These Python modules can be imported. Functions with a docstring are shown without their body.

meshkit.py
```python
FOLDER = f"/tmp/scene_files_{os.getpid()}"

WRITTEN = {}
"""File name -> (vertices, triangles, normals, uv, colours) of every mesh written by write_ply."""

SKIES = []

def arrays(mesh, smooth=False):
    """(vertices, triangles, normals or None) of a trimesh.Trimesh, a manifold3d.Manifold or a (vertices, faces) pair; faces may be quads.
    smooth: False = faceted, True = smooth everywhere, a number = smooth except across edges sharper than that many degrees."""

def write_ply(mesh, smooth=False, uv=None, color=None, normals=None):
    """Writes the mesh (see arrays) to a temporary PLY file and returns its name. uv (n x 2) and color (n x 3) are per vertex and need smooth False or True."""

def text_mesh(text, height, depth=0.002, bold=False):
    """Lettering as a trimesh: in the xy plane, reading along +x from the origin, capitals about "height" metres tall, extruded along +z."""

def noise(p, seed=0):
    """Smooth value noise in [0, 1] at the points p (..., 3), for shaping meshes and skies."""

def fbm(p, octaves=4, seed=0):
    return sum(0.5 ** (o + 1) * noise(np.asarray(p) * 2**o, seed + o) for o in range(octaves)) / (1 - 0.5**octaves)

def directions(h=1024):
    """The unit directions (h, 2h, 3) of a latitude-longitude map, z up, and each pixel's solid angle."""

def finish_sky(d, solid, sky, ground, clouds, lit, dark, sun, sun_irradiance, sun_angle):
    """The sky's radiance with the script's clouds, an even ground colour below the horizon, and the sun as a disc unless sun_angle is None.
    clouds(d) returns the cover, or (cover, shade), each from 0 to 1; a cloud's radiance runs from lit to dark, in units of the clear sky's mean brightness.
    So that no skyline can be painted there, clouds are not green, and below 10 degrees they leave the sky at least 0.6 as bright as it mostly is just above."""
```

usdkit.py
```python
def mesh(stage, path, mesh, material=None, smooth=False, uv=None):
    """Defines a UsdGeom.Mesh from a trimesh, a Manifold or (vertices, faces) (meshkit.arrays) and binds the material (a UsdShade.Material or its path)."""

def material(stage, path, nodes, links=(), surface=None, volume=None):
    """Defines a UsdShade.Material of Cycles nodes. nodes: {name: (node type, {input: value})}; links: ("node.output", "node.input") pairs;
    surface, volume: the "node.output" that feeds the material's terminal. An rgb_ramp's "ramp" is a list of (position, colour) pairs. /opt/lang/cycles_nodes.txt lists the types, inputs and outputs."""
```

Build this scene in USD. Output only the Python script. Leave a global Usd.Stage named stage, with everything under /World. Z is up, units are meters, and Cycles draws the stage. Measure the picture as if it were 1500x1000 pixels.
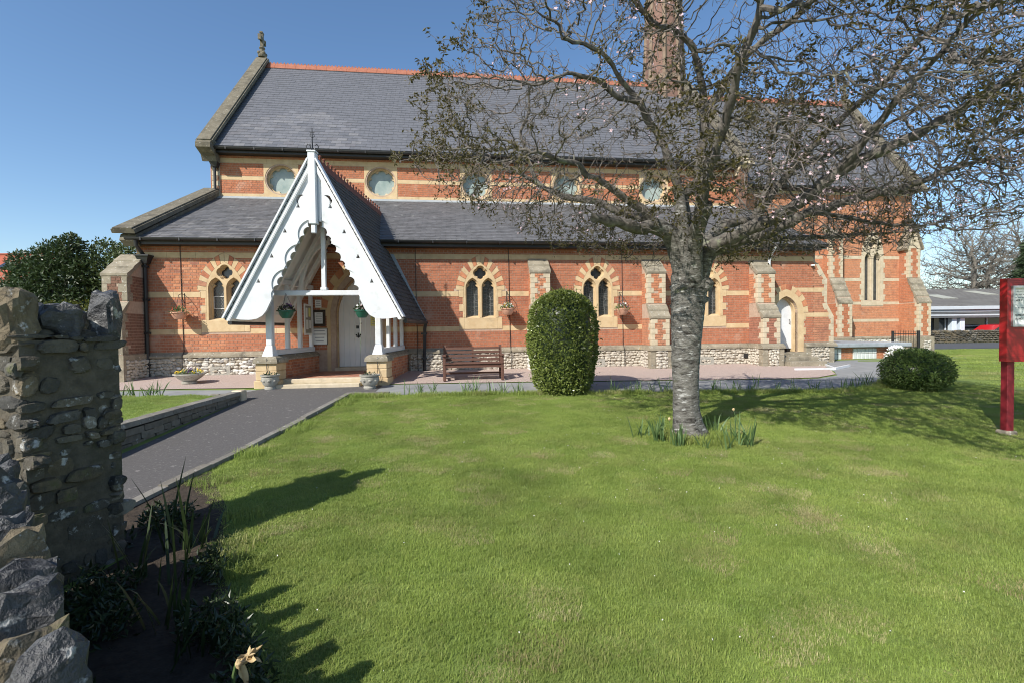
import math, random
import numpy as np
import trimesh
import usdkit, meshkit
from scipy.spatial import cKDTree
from shapely.geometry import Polygon, Point, LineString, MultiPolygon, box as sbox
from shapely.ops import unary_union
from shapely import affinity
from shapely.prepared import prep
from pxr import Usd, UsdGeom, UsdLux, UsdShade, Gf, Sdf, Vt

random.seed(7)
rng = np.random.default_rng(7)
stage = Usd.Stage.CreateInMemory()
UsdGeom.SetStageUpAxis(stage, "Z")
UsdGeom.Xform.Define(stage, "/World")
UsdGeom.Scope.Define(stage, "/World/Looks")

# ------------------------------------------------------------------ camera, sky, sun
EYE = np.array([0, 0, 1.1])
PITCH, ROLL = 0.0238, 0.012
FW = np.array([0, math.cos(PITCH), -math.sin(PITCH)])
_r = np.array([1.0, 0, 0]); _u = np.cross(_r, FW)
RT = _r * math.cos(ROLL) - _u * math.sin(ROLL)
UP = _u * math.cos(ROLL) + _r * math.sin(ROLL)
cam = UsdGeom.Camera.Define(stage, "/World/camera")
cam.AddTransformOp().Set(Gf.Matrix4d(*RT, 0, *UP, 0, *(-FW), 0, *EYE, 1))
cam.CreateHorizontalApertureAttr(36.0)
cam.CreateVerticalApertureAttr(36.0 * 682 / 1024)
cam.CreateFocalLengthAttr(36.0 * 700 / 1500)
cam.CreateClippingRangeAttr(Gf.Vec2f(0.05, 2000))
cam.CreateExposureAttr(EXPOSURE := 0.5)

SUN_AZ = np.array([-0.637, -0.770]) / math.hypot(0.637, 0.770)
SUN_EL = math.radians(38.5)
SUN = np.array([SUN_AZ[0] * math.cos(SUN_EL), SUN_AZ[1] * math.cos(SUN_EL), math.sin(SUN_EL)])
dome = UsdLux.DomeLight.Define(stage, "/World/sky")
dm = usdkit.material(stage, "/World/Looks/sky_air", {
    "s": ("sky_texture", {"sky_type": "single_scattering", "sun_disc": False, "sun_elevation": SUN_EL,
                          "sun_rotation": math.atan2(SUN[0], SUN[1]), "altitude": 30.0, "air_density": 1.0,
                          "aerosol_density": 0.55, "ozone_density": 2.0}),
    "h": ("hsv", {"saturation": 1.12}), "b": ("background_shader", {"strength": 0.125})},
    [("s.color", "h.color"), ("h.color", "b.color")], surface="b.background")
UsdShade.MaterialBindingAPI.Apply(dome.GetPrim()).Bind(dm)
sun = UsdLux.DistantLight.Define(stage, "/World/sun")
_x = np.cross([0, 0, 1.0], SUN); _x /= np.linalg.norm(_x); _y = np.cross(SUN, _x)
sun.AddTransformOp().Set(Gf.Matrix4d(*_x, 0, *_y, 0, *SUN, 0, 0, 0, 0, 1))
sun.CreateNormalizeAttr(True)
sun.CreateIntensityAttr(1.25)
sun.CreateAngleAttr(0.53)
sun.CreateColorAttr(Gf.Vec3f(1.0, 0.955, 0.88))

# ------------------------------------------------------------------ frames of reference
TH = 0.119
CH = np.array([-10.177, 13.048, 0.0])           # outer corner of the aisle, where church lengths start
EU = np.array([math.cos(TH), math.sin(TH), 0]); EV = np.array([-math.sin(TH), math.cos(TH), 0])


def W(u, v, z=0.0):
    return CH + EU * u + EV * v + np.array([0, 0, z])


def vof(x, y):
    return (x - CH[0]) * EV[0] + (y - CH[1]) * EV[1]


def uof(x, y):
    return (x - CH[0]) * EU[0] + (y - CH[1]) * EU[1]


def g(x, y):
    """height of the ground: it falls gently from the church to the road in front and away to the right behind"""
    return -0.05 + 0.05 * np.minimum(vof(x, y), 0) - 0.012 * np.clip(np.asarray(y) - 17, 0, 25)


def gp(x, y, dz=0.0):
    return np.array([x, y, float(g(x, y)) + dz])


# ------------------------------------------------------------------ prims
_names = {}


def numbered(parent, name):
    k = _names.get((parent, name), 0)
    _names[(parent, name)] = k + 1
    return f"{parent}/{name}" + (f"_{k:03d}" if k else "")


def tag(path, label=None, cat=None, group=None, kind=None):
    p = stage.GetPrimAtPath(path)
    for k, v in (("label", label), ("category", cat), ("group", group), ("kind", kind)):
        if v:
            p.SetCustomDataByKey(k, v)
    return path


def thing(name, label, cat, loc=(0, 0, 0), rz=0.0, group=None):
    path = numbered("/World", name)
    x = UsdGeom.Xform.Define(stage, path)
    x.AddTranslateOp().Set(Gf.Vec3d(*map(float, loc)))
    x.AddRotateZOp().Set(math.degrees(rz))
    return tag(path, label, cat, group)


def copy_of(src, name, label, loc, rz=0.0, group=None, scale=None):
    path = numbered("/World", name)
    x = UsdGeom.Xform.Define(stage, path)
    x.GetPrim().GetReferences().AddInternalReference(src)
    x.GetPrim().SetInstanceable(True)
    x.ClearXformOpOrder()
    x.AddTranslateOp(opSuffix="c").Set(Gf.Vec3d(*map(float, loc)))
    x.AddRotateZOp(opSuffix="c").Set(math.degrees(rz))
    if scale:
        x.AddScaleOp(opSuffix="c").Set(Gf.Vec3f(*scale))
    src_cat = stage.GetPrimAtPath(src).GetCustomDataByKey("category")
    return tag(path, label, src_cat, group)


class MB:
    """collects shapes that make one mesh"""

    def __init__(self):
        self.v, self.f, self.n = [], [], 0

    def add(self, v, f):
        v = np.asarray(v, float); f = np.asarray(f, int)
        if len(f) == 0:
            return self
        if f.shape[1] == 4:
            f = np.vstack([f[:, [0, 1, 2]], f[:, [0, 2, 3]]])
        self.v.append(v); self.f.append(f + self.n); self.n += len(v)
        return self

    def tm(self, m):
        return self.add(m.vertices, m.faces)

    def merge(self, o):
        for v, f in o.pieces():
            self.add(v, f)
        return self

    def pieces(self):
        n = 0
        for v, f in zip(self.v, self.f):
            yield v, f - n
            n += len(v)

    def hexa(self, p):
        """8 points: bottom ring 0-3 counter-clockwise seen from above, top ring 4-7"""
        return self.add(p, [[0, 3, 2, 1], [4, 5, 6, 7], [0, 1, 5, 4], [1, 2, 6, 5], [2, 3, 7, 6], [3, 0, 4, 7]])

    def box(self, x0, x1, y0, y1, z0, z1):
        return self.hexa([(x0, y0, z0), (x1, y0, z0), (x1, y1, z0), (x0, y1, z0), (x0, y0, z1), (x1, y0, z1), (x1, y1, z1), (x0, y1, z1)])

    def bbox(self, x0, x1, y0, y1, z0, z1, c=0.01):
        """box with bevelled edges"""
        import itertools
        c = min(c, (x1 - x0) * .45, (y1 - y0) * .45, (z1 - z0) * .45)
        pts = []
        for X, sx in ((x0, 1), (x1, -1)):
            for Y, sy in ((y0, 1), (y1, -1)):
                for Z, sz in ((z0, 1), (z1, -1)):
                    pts += [(X, Y + sy * c, Z + sz * c), (X + sx * c, Y, Z + sz * c), (X + sx * c, Y + sy * c, Z)]
        return self.tm(trimesh.convex.convex_hull(np.array(pts)))

    def beam(self, a, b, w, h, up=(0, 0, 1)):
        """rectangular bar from a to b, w wide, h along up"""
        a, b = np.asarray(a, float), np.asarray(b, float)
        d = (b - a) / np.linalg.norm(b - a)
        s = np.cross(d, up); s /= np.linalg.norm(s)
        t = np.cross(s, d)
        q = [-s * w / 2 - t * h / 2, s * w / 2 - t * h / 2, s * w / 2 + t * h / 2, -s * w / 2 + t * h / 2]
        p = [a + k for k in q] + [b + k for k in q]
        return self.add(p, [[0, 1, 2, 3], [4, 7, 6, 5], [0, 4, 5, 1], [1, 5, 6, 2], [2, 6, 7, 3], [3, 7, 4, 0]])

    def tube(self, pts, r, n=8, caps=True):
        pts = np.asarray(pts, float)
        r = np.full(len(pts), r, float) if np.ndim(r) == 0 else np.asarray(r, float)
        d = np.gradient(pts, axis=0)
        d /= np.maximum(np.linalg.norm(d, axis=1, keepdims=True), 1e-9)
        ref = np.array([0, 0, 1.0]) if abs(d[0][2]) < .9 else np.array([1.0, 0, 0])
        s = np.cross(d[0], ref); s /= np.linalg.norm(s)
        rings, a = [], np.arange(n) / n * 2 * np.pi
        for i in range(len(pts)):
            s = s - d[i] * (s @ d[i]); s /= max(np.linalg.norm(s), 1e-9)
            t = np.cross(d[i], s)
            rings.append(pts[i] + r[i] * (np.cos(a)[:, None] * s + np.sin(a)[:, None] * t))
        v = np.vstack(rings)
        i0 = (np.arange(len(pts) - 1)[:, None] * n + np.arange(n)).ravel()
        i1 = (np.arange(len(pts) - 1)[:, None] * n + (np.arange(n) + 1) % n).ravel()
        f = np.stack([i0, i1, i1 + n, i0 + n], 1)
        f = np.vstack([f[:, [0, 1, 2]], f[:, [0, 2, 3]]])
        if caps:
            v = np.vstack([v, pts[:1], pts[-1:]])
            k, m = len(v) - 2, (len(pts) - 1) * n
            c0 = [[k, (j + 1) % n, j] for j in range(n)]
            c1 = [[k + 1, m + j, m + (j + 1) % n] for j in range(n)]
            f = np.vstack([f, c0, c1])
        return self.add(v, f)

    def lathe(self, prof, n=20, at=(0, 0, 0)):
        """prof: (radius, z) pairs from bottom to top"""
        a = np.arange(n) / n * 2 * np.pi
        v = np.vstack([np.stack([r * np.cos(a), r * np.sin(a), np.full(n, z)], 1) for r, z in prof]) + np.asarray(at)
        f = [[i * n + j, i * n + (j + 1) % n, (i + 1) * n + (j + 1) % n, (i + 1) * n + j] for i in range(len(prof) - 1) for j in range(n)]
        return self.add(v, f)

    def ex(self, poly, v0, v1, place=None):
        """polygon in (u, z), extruded from v0 (front) to v1 (back)"""
        for p in geoms(poly):
            if p.area < 1e-5:
                continue
            m = trimesh.creation.extrude_polygon(p, v1 - v0, engine="earcut")
            x = m.vertices
            q = np.stack([x[:, 0], v1 - x[:, 2], x[:, 1]], 1)
            if place is not None:
                q = np.array([place(*k) for k in q])
            self.add(q, m.faces)
        return self

    def exu(self, poly, u0, u1):
        """polygon in (v, z), extruded along u"""
        for p in geoms(poly):
            m = trimesh.creation.extrude_polygon(p, u1 - u0, engine="earcut")
            x = m.vertices
            self.add(np.stack([u0 + x[:, 2], x[:, 0], x[:, 1]], 1), m.faces)
        return self

    def moved(self, M=None, t=(0, 0, 0)):
        o = MB()
        for v, f in self.pieces():
            o.add((v if M is None else v @ np.asarray(M).T) + np.asarray(t), f)
        return o

    def arrays(self):
        return np.vstack(self.v), np.vstack(self.f)


def geoms(p):
    if p.is_empty:
        return []
    if p.geom_type == "Polygon":
        return [p]
    return [q for q in getattr(p, "geoms", []) if q.geom_type == "Polygon"]


def obj(name, mb, m, parent="/World", smooth=False, label=None, cat=None, group=None, kind=None):
    path = numbered(parent, name)
    mesh = mb.arrays() if isinstance(mb, MB) else mb
    usdkit.mesh(stage, path, mesh, MAT[m], smooth)
    return tag(path, label, cat, group, kind)


def struct(name, mb, m, **k):
    return obj(name, mb, m, kind="structure", **k)


def many(name, pieces, m, parent, n=300, key=None, restname=None, kind="stuff"):
    """pieces: list of (v, f). The first n by key are parts of their own, the rest one part"""
    if key is not None:
        pieces = sorted(pieces, key=key)
    for v, f in pieces[:n]:
        mb = MB(); mb.add(v, f)
        mm = m if isinstance(m, str) else m[random.randrange(len(m))]
        obj(name, mb, mm, parent)
    if len(pieces) > n:
        mb = MB()
        for v, f in pieces[n:]:
            mb.add(v, f)
        obj(restname or "other_" + name + "s", mb, m if isinstance(m, str) else m[0], parent, kind=kind)


# ------------------------------------------------------------------ materials
MAT = {}


def mat(name, ramp, scale=5.0, detail=6, nrough=0.6, rough=0.85, spec=0.3, bump=0.0, bscale=60.0, bdist=0.01, rnd=None, rndmix=1.0,
        spots=(), stretch=None, metal=0.0, transl=None, vary=0.35, coat=0.0, bkind="noise", objspace=False):
    """ramp: colours over noise; rnd: colours over a random number per piece; spots: (colour, scale, lo, hi)"""
    n, L = {}, []
    if objspace:
        n["geo"] = ("texture_coordinate", {}); pos = "geo.object"
    else:
        n["geo"] = ("geometry", {}); pos = "geo.position"
    if stretch:
        n["map"] = ("mapping", {"scale": stretch}); L.append((pos, "map.vector")); pos = "map.vector"
    n["noise"] = ("noise_texture", {"scale": scale, "detail": detail, "roughness": nrough})
    n["ramp"] = ("rgb_ramp", {"ramp": ramp})
    L += [(pos, "noise.vector"), ("noise.fac", "ramp.fac")]
    col = "ramp.color"
    if rnd:
        n["g2"] = ("geometry", {}); n["oi"] = ("object_info", {})
        n["addr"] = ("math", {"math_type": "add"}); n["frac"] = ("math", {"math_type": "fraction"})
        n["rr"] = ("rgb_ramp", {"ramp": rnd})
        L += [("g2.random_per_island", "addr.value1"), ("oi.random", "addr.value2"), ("addr.value", "frac.value1"), ("frac.value", "rr.fac")]
        n["mr"] = ("mix", {"mix_type": "multiply", "fac": vary})
        n["gray"] = ("rgb_ramp", {"ramp": [(0.25, (.35, .35, .35)), (0.5, (1, 1, 1)), (0.75, (1.5, 1.5, 1.5))]})
        L += [("noise.fac", "gray.fac"), ("rr.color", "mr.color1"), ("gray.color", "mr.color2")]
        col = "mr.color"
        if rndmix < 1:
            n["rm"] = ("mix", {"fac": rndmix}); L += [("ramp.color", "rm.color1"), ("mr.color", "rm.color2")]; col = "rm.color"
    for i, (c, sc, lo, hi) in enumerate(spots):
        n[f"sn{i}"] = ("noise_texture", {"scale": sc, "detail": 5, "roughness": 0.65})
        n[f"sm{i}"] = ("map_range", {"from_min": lo, "from_max": hi, "clamp": True})
        n[f"mx{i}"] = ("mix", {"color2": c})
        n[f"of{i}"] = ("mapping", {"location": (3.7 * i + 1.3, 7.1 * i, 1.9 * i)})
        L += [(pos, f"of{i}.vector"), (f"of{i}.vector", f"sn{i}.vector"), (f"sn{i}.fac", f"sm{i}.value"), (f"sm{i}.result", f"mx{i}.fac"), (col, f"mx{i}.color1")]
        col = f"mx{i}.color"
    n["p"] = ("principled_bsdf", {"roughness": rough, "specular_ior_level": spec, "metallic": metal, "coat_weight": coat})
    L.append((col, "p.base_color"))
    if bump:
        if bkind == "voronoi":
            n["bn"] = ("voronoi_texture", {"scale": bscale}); bo = "bn.distance"
        else:
            n["bn"] = ("noise_texture", {"scale": bscale, "detail": 5, "roughness": 0.65}); bo = "bn.fac"
        n["bp"] = ("bump", {"strength": bump, "distance": bdist})
        L += [(pos, "bn.vector"), (bo, "bp.height"), ("bp.normal", "p.normal")]
    surf = "p.BSDF"
    if transl:
        n["tb"] = ("translucent_bsdf", {}); n["mc"] = ("mix_closure", {"fac": transl})
        L += [(col, "tb.color"), ("p.BSDF", "mc.closure1"), ("tb.BSDF", "mc.closure2")]
        surf = "mc.closure"
    MAT[name] = usdkit.material(stage, "/World/Looks/" + name, n, L, surface=surf)


def two(a, b):
    return [(0.3, a), (0.7, b)]


BR = [(0, (.42, .170, .085)), (.3, (.47, .205, .108)), (.5, (.385, .142, .072)), (.7, (.44, .182, .092)), (.85, (.32, .115, .065)), (.94, (.50, .26, .15)), (1, (.25, .10, .07))]
mat("brick", two((.4, .13, .06), (.4, .13, .06)), 9, rnd=BR, vary=.45, rough=.9, bump=.35, bscale=90, bdist=.004,
    spots=[((.55, .40, .30), 26, .64, .78), ((.20, .08, .055), 2.3, .54, .82), ((.52, .36, .27), 1.4, .60, .85)])
DB = [(0, (.17, .09, .06)), (.3, (.21, .115, .08)), (.5, (.15, .085, .065)), (.8, (.20, .125, .10)), (1, (.13, .08, .065))]
mat("weathered_brick", two((.2, .1, .07), (.3, .15, .1)), 9, rnd=DB, vary=.5, rough=.95, bump=.4, bscale=80, bdist=.004, spots=[((.36, .30, .23), 20, .62, .8)])
mat("mortar", two((.34, .245, .18), (.44, .34, .26)), 12, rough=.95, bump=.3, bscale=120, bdist=.003)
mat("sandstone", two((.46, .33, .185), (.56, .43, .26)), 5, rough=.9, bump=.25, bscale=70, bdist=.004, spots=[((.33, .25, .15), 2.2, .58, .8), ((.68, .56, .38), 14, .66, .8)])
mat("pale_stone", two((.42, .35, .24), (.54, .46, .34)), 6, rough=.9, bump=.3, bscale=60, bdist=.005, spots=[((.30, .26, .19), 3.0, .55, .78), ((.22, .20, .16), 24, .66, .76)])
mat("weathered_stone", two((.19, .165, .12), (.31, .27, .20)), 5, rough=.95, bump=.5, bscale=45, bdist=.008,
    spots=[((.50, .48, .42), 17, .60, .68), ((.12, .105, .08), 2.6, .52, .72), ((.36, .24, .08), 8, .68, .76)])
mat("old_coping", two((.10, .088, .062), (.175, .155, .115)), 5, rough=.95, bump=.5, bscale=45, bdist=.008, spots=[((.42, .41, .37), 15, .62, .69), ((.065, .058, .045), 2.6, .52, .72), ((.30, .19, .06), 6, .68, .76)])
mat("flint", two((.4, .38, .33), (.5, .48, .42)), 14, rnd=[(0, (.52, .48, .40)), (.25, (.36, .32, .26)), (.4, (.60, .58, .53)), (.6, (.26, .24, .20)), (.75, (.46, .39, .28)), (.88, (.12, .12, .13)), (1, (.55, .51, .43))], vary=.5, rough=.6, spec=.5, bump=.4, bscale=40, bdist=.006)
mat("slate", two((.1, .1, .1), (.1, .1, .1)), 6, rnd=[(0, (.106, .108, .120)), (.3, (.136, .137, .150)), (.55, (.094, .097, .109)), (.8, (.156, .155, .163)), (1, (.114, .112, .121))], vary=.35, rough=.62, spec=.4, bump=.25, bscale=50, bdist=.003,
    spots=[((.26, .26, .25), 5.5, .66, .82), ((.07, .07, .075), 2.2, .60, .8)])
mat("aisle_slate", two((.1, .1, .1), (.1, .1, .1)), 6, rnd=[(0, (.098, .096, .098)), (.3, (.135, .132, .134)), (.55, (.088, .088, .092)), (.8, (.16, .155, .152)), (1, (.11, .105, .105))], vary=.5, rough=.65, spec=.4, bump=.3, bscale=50, bdist=.003,
    spots=[((.30, .295, .28), 3.4, .62, .8), ((.06, .06, .06), 2.0, .55, .75)], stretch=(1, .6, .6))
mat("dark_tile", two((.1, .1, .1), (.1, .1, .1)), 6, rnd=[(0, (.040, .038, .037)), (.5, (.06, .055, .05)), (1, (.032, .032, .032))], vary=.5, rough=.85, bump=.3, bscale=50, bdist=.004, spots=[((.10, .11, .07), 7, .66, .8)])
mat("ridge_clay", two((.25, .09, .055), (.34, .135, .085)), 7, rough=.85, bump=.2, spots=[((.3, .16, .10), 5, .62, .8)])
mat("dark_clay", two((.12, .045, .03), (.2, .075, .05)), 9, rough=.9, bump=.2)
mat("white_paint", two((.56, .575, .60), (.63, .64, .65)), 3, rough=.45, spec=.4, bump=.10, bscale=30, bdist=.003, spots=[((.44, .45, .43), 3.2, .57, .85), ((.36, .36, .32), 17, .66, .80)])
mat("shade_white", two((.68, .68, .66), (.76, .75, .73)), 3, rough=.6)
mat("black_iron", two((.012, .012, .013), (.022, .022, .022)), 8, rough=.45, spec=.5)
mat("grey_iron", two((.05, .05, .055), (.09, .09, .09)), 8, rough=.6, spec=.5)
mat("lead", two((.22, .25, .27), (.32, .35, .37)), 3, rough=.6, spec=.5, spots=[((.16, .18, .19), 4, .55, .75)])
mat("lead_came", two((.20, .20, .20), (.30, .30, .29)), 8, rough=.6)
mat("block_glass", two((.46, .49, .48), (.56, .59, .58)), 9, rough=.3, spec=.5)
mat("leaded_glass", two((.018, .020, .024), (.05, .052, .055)), 7, detail=2, rough=.18, spec=.6, bump=.25, bscale=9, bdist=.01)
mat("stained_glass", two((.022, .025, .027), (.055, .06, .06)), 9, detail=2, rough=.22, spec=.55, bump=.3, bscale=12, bdist=.01)
mat("pale_glass", two((.20, .26, .24), (.32, .37, .34)), 2.6, detail=3, rough=.25, spec=.6, bump=.1, bscale=3, bdist=.02)
mat("gravel", two((.40, .30, .255), (.56, .45, .39)), 55, detail=8, nrough=.75, rough=.95, bump=.9, bscale=75, bdist=.02, bkind="voronoi", spots=[((.58, .50, .46), 60, .58, .66), ((.22, .15, .13), 48, .60, .68)])
mat("concrete", two((.19, .195, .195), (.25, .25, .245)), 2.5, rough=.9, bump=.25, bscale=90, bdist=.004, spots=[((.14, .145, .14), 1.2, .55, .75), ((.30, .30, .29), 50, .66, .74)])
mat("asphalt", two((.062, .058, .056), (.118, .110, .105)), 38, detail=8, nrough=.8, rough=.9, bump=.7, bscale=110, bdist=.008, spots=[((.22, .205, .19), 8.5, .635, .69), ((.19, .18, .17), 26, .60, .68), ((.05, .055, .035), 1.3, .62, .8)])
mat("road", two((.06, .06, .062), (.09, .09, .09)), 8, rough=.9)
mat("turf", two((.115, .165, .034), (.17, .22, .052)), 2.2, detail=9, nrough=.7, rough=.95, bump=.6, bscale=120, bdist=.01,
    spots=[((.22, .20, .07), .9, .66, .85), ((.09, .14, .025), 1.7, .55, .75), ((.26, .23, .10), 30, .62, .72)])
mat("soil", two((.030, .022, .016), (.06, .045, .032)), 14, rough=1, bump=.8, bscale=30, bdist=.03)
mat("grass_blade", two((.1, .2, .03), (.1, .2, .03)), 1.1, detail=4, rnd=[(0, (.21, .285, .058)), (.3, (.275, .35, .078)), (.55, (.31, .37, .092)), (.78, (.235, .31, .068)), (.93, (.32, .34, .11)), (.975, (.44, .40, .20)), (1, (.35, .30, .14))], vary=.5, rough=.55, spec=.35, transl=.38,
    spots=[((.33, .335, .12), .7, .60, .95), ((.155, .25, .045), 1.9, .58, .85)])
mat("bulb_leaf", two((.075, .135, .045), (.14, .21, .075)), 9, rough=.45, spec=.45, transl=.25)
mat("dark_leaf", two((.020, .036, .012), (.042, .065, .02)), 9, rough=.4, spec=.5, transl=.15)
mat("box_leaf", two((.1, .1, .1), (.1, .1, .1)), 5, rnd=[(0, (.085, .11, .024)), (.35, (.14, .175, .038)), (.6, (.185, .22, .05)), (.8, (.11, .145, .032)), (.93, (.23, .26, .08)), (1, (.17, .145, .06))], vary=.3, rough=.32, spec=.6, transl=.18)
mat("shrub_leaf", two((.1, .1, .1), (.1, .1, .1)), 5, rnd=[(0, (.065, .105, .024)), (.4, (.11, .165, .036)), (.7, (.145, .195, .048)), (1, (.085, .115, .034))], vary=.3, rough=.5, spec=.4, transl=.2)
mat("evergreen_leaf", two((.1, .1, .1), (.1, .1, .1)), 3, rnd=[(0, (.022, .042, .014)), (.4, (.045, .075, .022)), (.7, (.075, .105, .035)), (1, (.035, .05, .02))], vary=.4, rough=.45, spec=.5, transl=.15)
mat("lime_leaf", two((.1, .1, .1), (.1, .1, .1)), 3, rnd=[(0, (.10, .12, .015)), (.5, (.19, .20, .02)), (1, (.08, .10, .02))], vary=.4, rough=.5, transl=.3)
mat("copper_leaf", two((.12, .05, .03), (.2, .09, .05)), 9, rough=.5, transl=.25)
mat("cherry_leaf", two((.1, .1, .1), (.1, .1, .1)), 3, rnd=[(0, (.10, .085, .030)), (.3, (.18, .165, .042)), (.5, (.14, .075, .040)), (.7, (.22, .21, .05)), (.85, (.16, .078, .05)), (1, (.11, .06, .04))], vary=.3, rough=.5, spec=.35, transl=.35)
mat("blossom", two((.66, .45, .49), (.78, .62, .64)), 30, rough=.7, transl=.3)
mat("petal", two((.7, .68, .66), (.8, .78, .76)), 30, rough=.8)
mat("bark", two((.055, .05, .043), (.23, .22, .195)), 10, detail=8, nrough=.7, rough=.9, bump=.9, bscale=22, bdist=.03, stretch=(1, 1, 3.2),
    spots=[((.42, .415, .39), 8, .57, .66), ((.028, .024, .02), 4.5, .52, .66), ((.12, .13, .06), 2.4, .62, .75)])
mat("flint_mortar", two((.20, .165, .12), (.30, .25, .19)), 12, rough=1, bump=.4, bscale=60)
mat("spire_stone", two((.17, .12, .085), (.25, .19, .14)), 3, rough=.95, bump=.3, spots=[((.18, .15, .11), 4, .55, .75)])
mat("branch_bark", two((.050, .043, .037), (.165, .150, .130)), 14, detail=6, rough=.9, bump=.6, bscale=40, bdist=.01,
    spots=[((.19, .20, .14), 5, .58, .70), ((.30, .24, .05), 4.0, .69, .75), ((.03, .026, .022), 6, .58, .7)])
mat("twig_bark", two((.085, .068, .06), (.22, .19, .17)), 20, rough=.85)
mat("far_twig", two((.13, .115, .095), (.18, .165, .14)), 2, rough=.9)
mat("bench_wood", two((.075, .036, .026), (.13, .065, .045)), 9, rough=.7, bump=.2, stretch=(1, 8, 8))
mat("terracotta", two((.40, .21, .14), (.52, .30, .21)), 9, rough=.85, bump=.2)
mat("green_plastic", two((.01, .07, .045), (.015, .09, .055)), 9, rough=.4, spec=.5)
mat("cast_stone", two((.24, .23, .20), (.36, .34, .29)), 14, rough=.95, bump=.5, bscale=35, bdist=.008, spots=[((.15, .145, .12), 9, .56, .72)])
mat("yellow_flower", two((.75, .50, .03), (.8, .6, .05)), 9, rough=.6, transl=.2)
mat("purple_flower", two((.07, .03, .10), (.16, .08, .2)), 20, rough=.6, transl=.2)
mat("red_flower", two((.45, .03, .03), (.55, .06, .05)), 9, rough=.6, transl=.2)
mat("pink_flower", two((.65, .2, .3), (.75, .4, .45)), 20, rough=.6, transl=.2)
mat("white_flower", two((.74, .74, .72), (.82, .82, .8)), 20, rough=.6, transl=.2)
mat("dry_flower", two((.50, .36, .18), (.66, .52, .30)), 30, rough=.8, transl=.25, spots=[((.25, .13, .05), 25, .6, .7)])
mat("sign_red", two((.30, .010, .014), (.35, .014, .018)), 3, rough=.35, spec=.5, coat=.2, bump=.04, bscale=20)
mat("post_red", two((.17, .012, .02), (.22, .018, .026)), 6, rough=.5, spec=.4)
mat("aluminium", two((.55, .56, .57), (.62, .63, .63)), 9, rough=.35, metal=.6)
mat("paper", two((.72, .72, .70), (.78, .78, .76)), 3, rough=.7)
mat("yellow_paper", two((.68, .66, .22), (.74, .72, .28)), 3, rough=.7)
mat("ink", two((.05, .05, .06), (.07, .07, .08)), 9, rough=.7)
mat("grey_ink", two((.32, .32, .33), (.38, .38, .39)), 9, rough=.7)
mat("floor_tile", two((.30, .14, .09), (.40, .22, .15)), 6, rnd=[(0, (.36, .15, .09)), (.5, (.44, .24, .16)), (1, (.30, .13, .09))], vary=.4, rough=.7)
mat("step_stone", two((.42, .34, .20), (.52, .44, .30)), 4, rough=.9, bump=.2, spots=[((.28, .22, .14), 5, .55, .75)])
mat("rubble", two((.1, .1, .1), (.1, .1, .1)), 11, detail=9, nrough=.7, rnd=[(0, (.060, .054, .042)), (.25, (.10, .088, .065)), (.45, (.045, .044, .040)), (.6, (.085, .07, .045)), (.75, (.15, .12, .075)), (.88, (.085, .08, .07)), (1, (.24, .215, .17))], vary=.75, rough=.85, bump=.9, bscale=16, bdist=.03,
    spots=[((.38, .38, .36), 11, .59, .68), ((.05, .047, .038), 6, .52, .66), ((.085, .09, .035), 5, .60, .72)])
mat("dark_flint", two((.014, .014, .015), (.085, .084, .082)), 7, detail=7, nrough=.65, rough=.5, spec=.35, bump=.9, bscale=14, bdist=.04, spots=[((.34, .335, .31), 9, .58, .66), ((.26, .20, .12), 12, .68, .75)])
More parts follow.
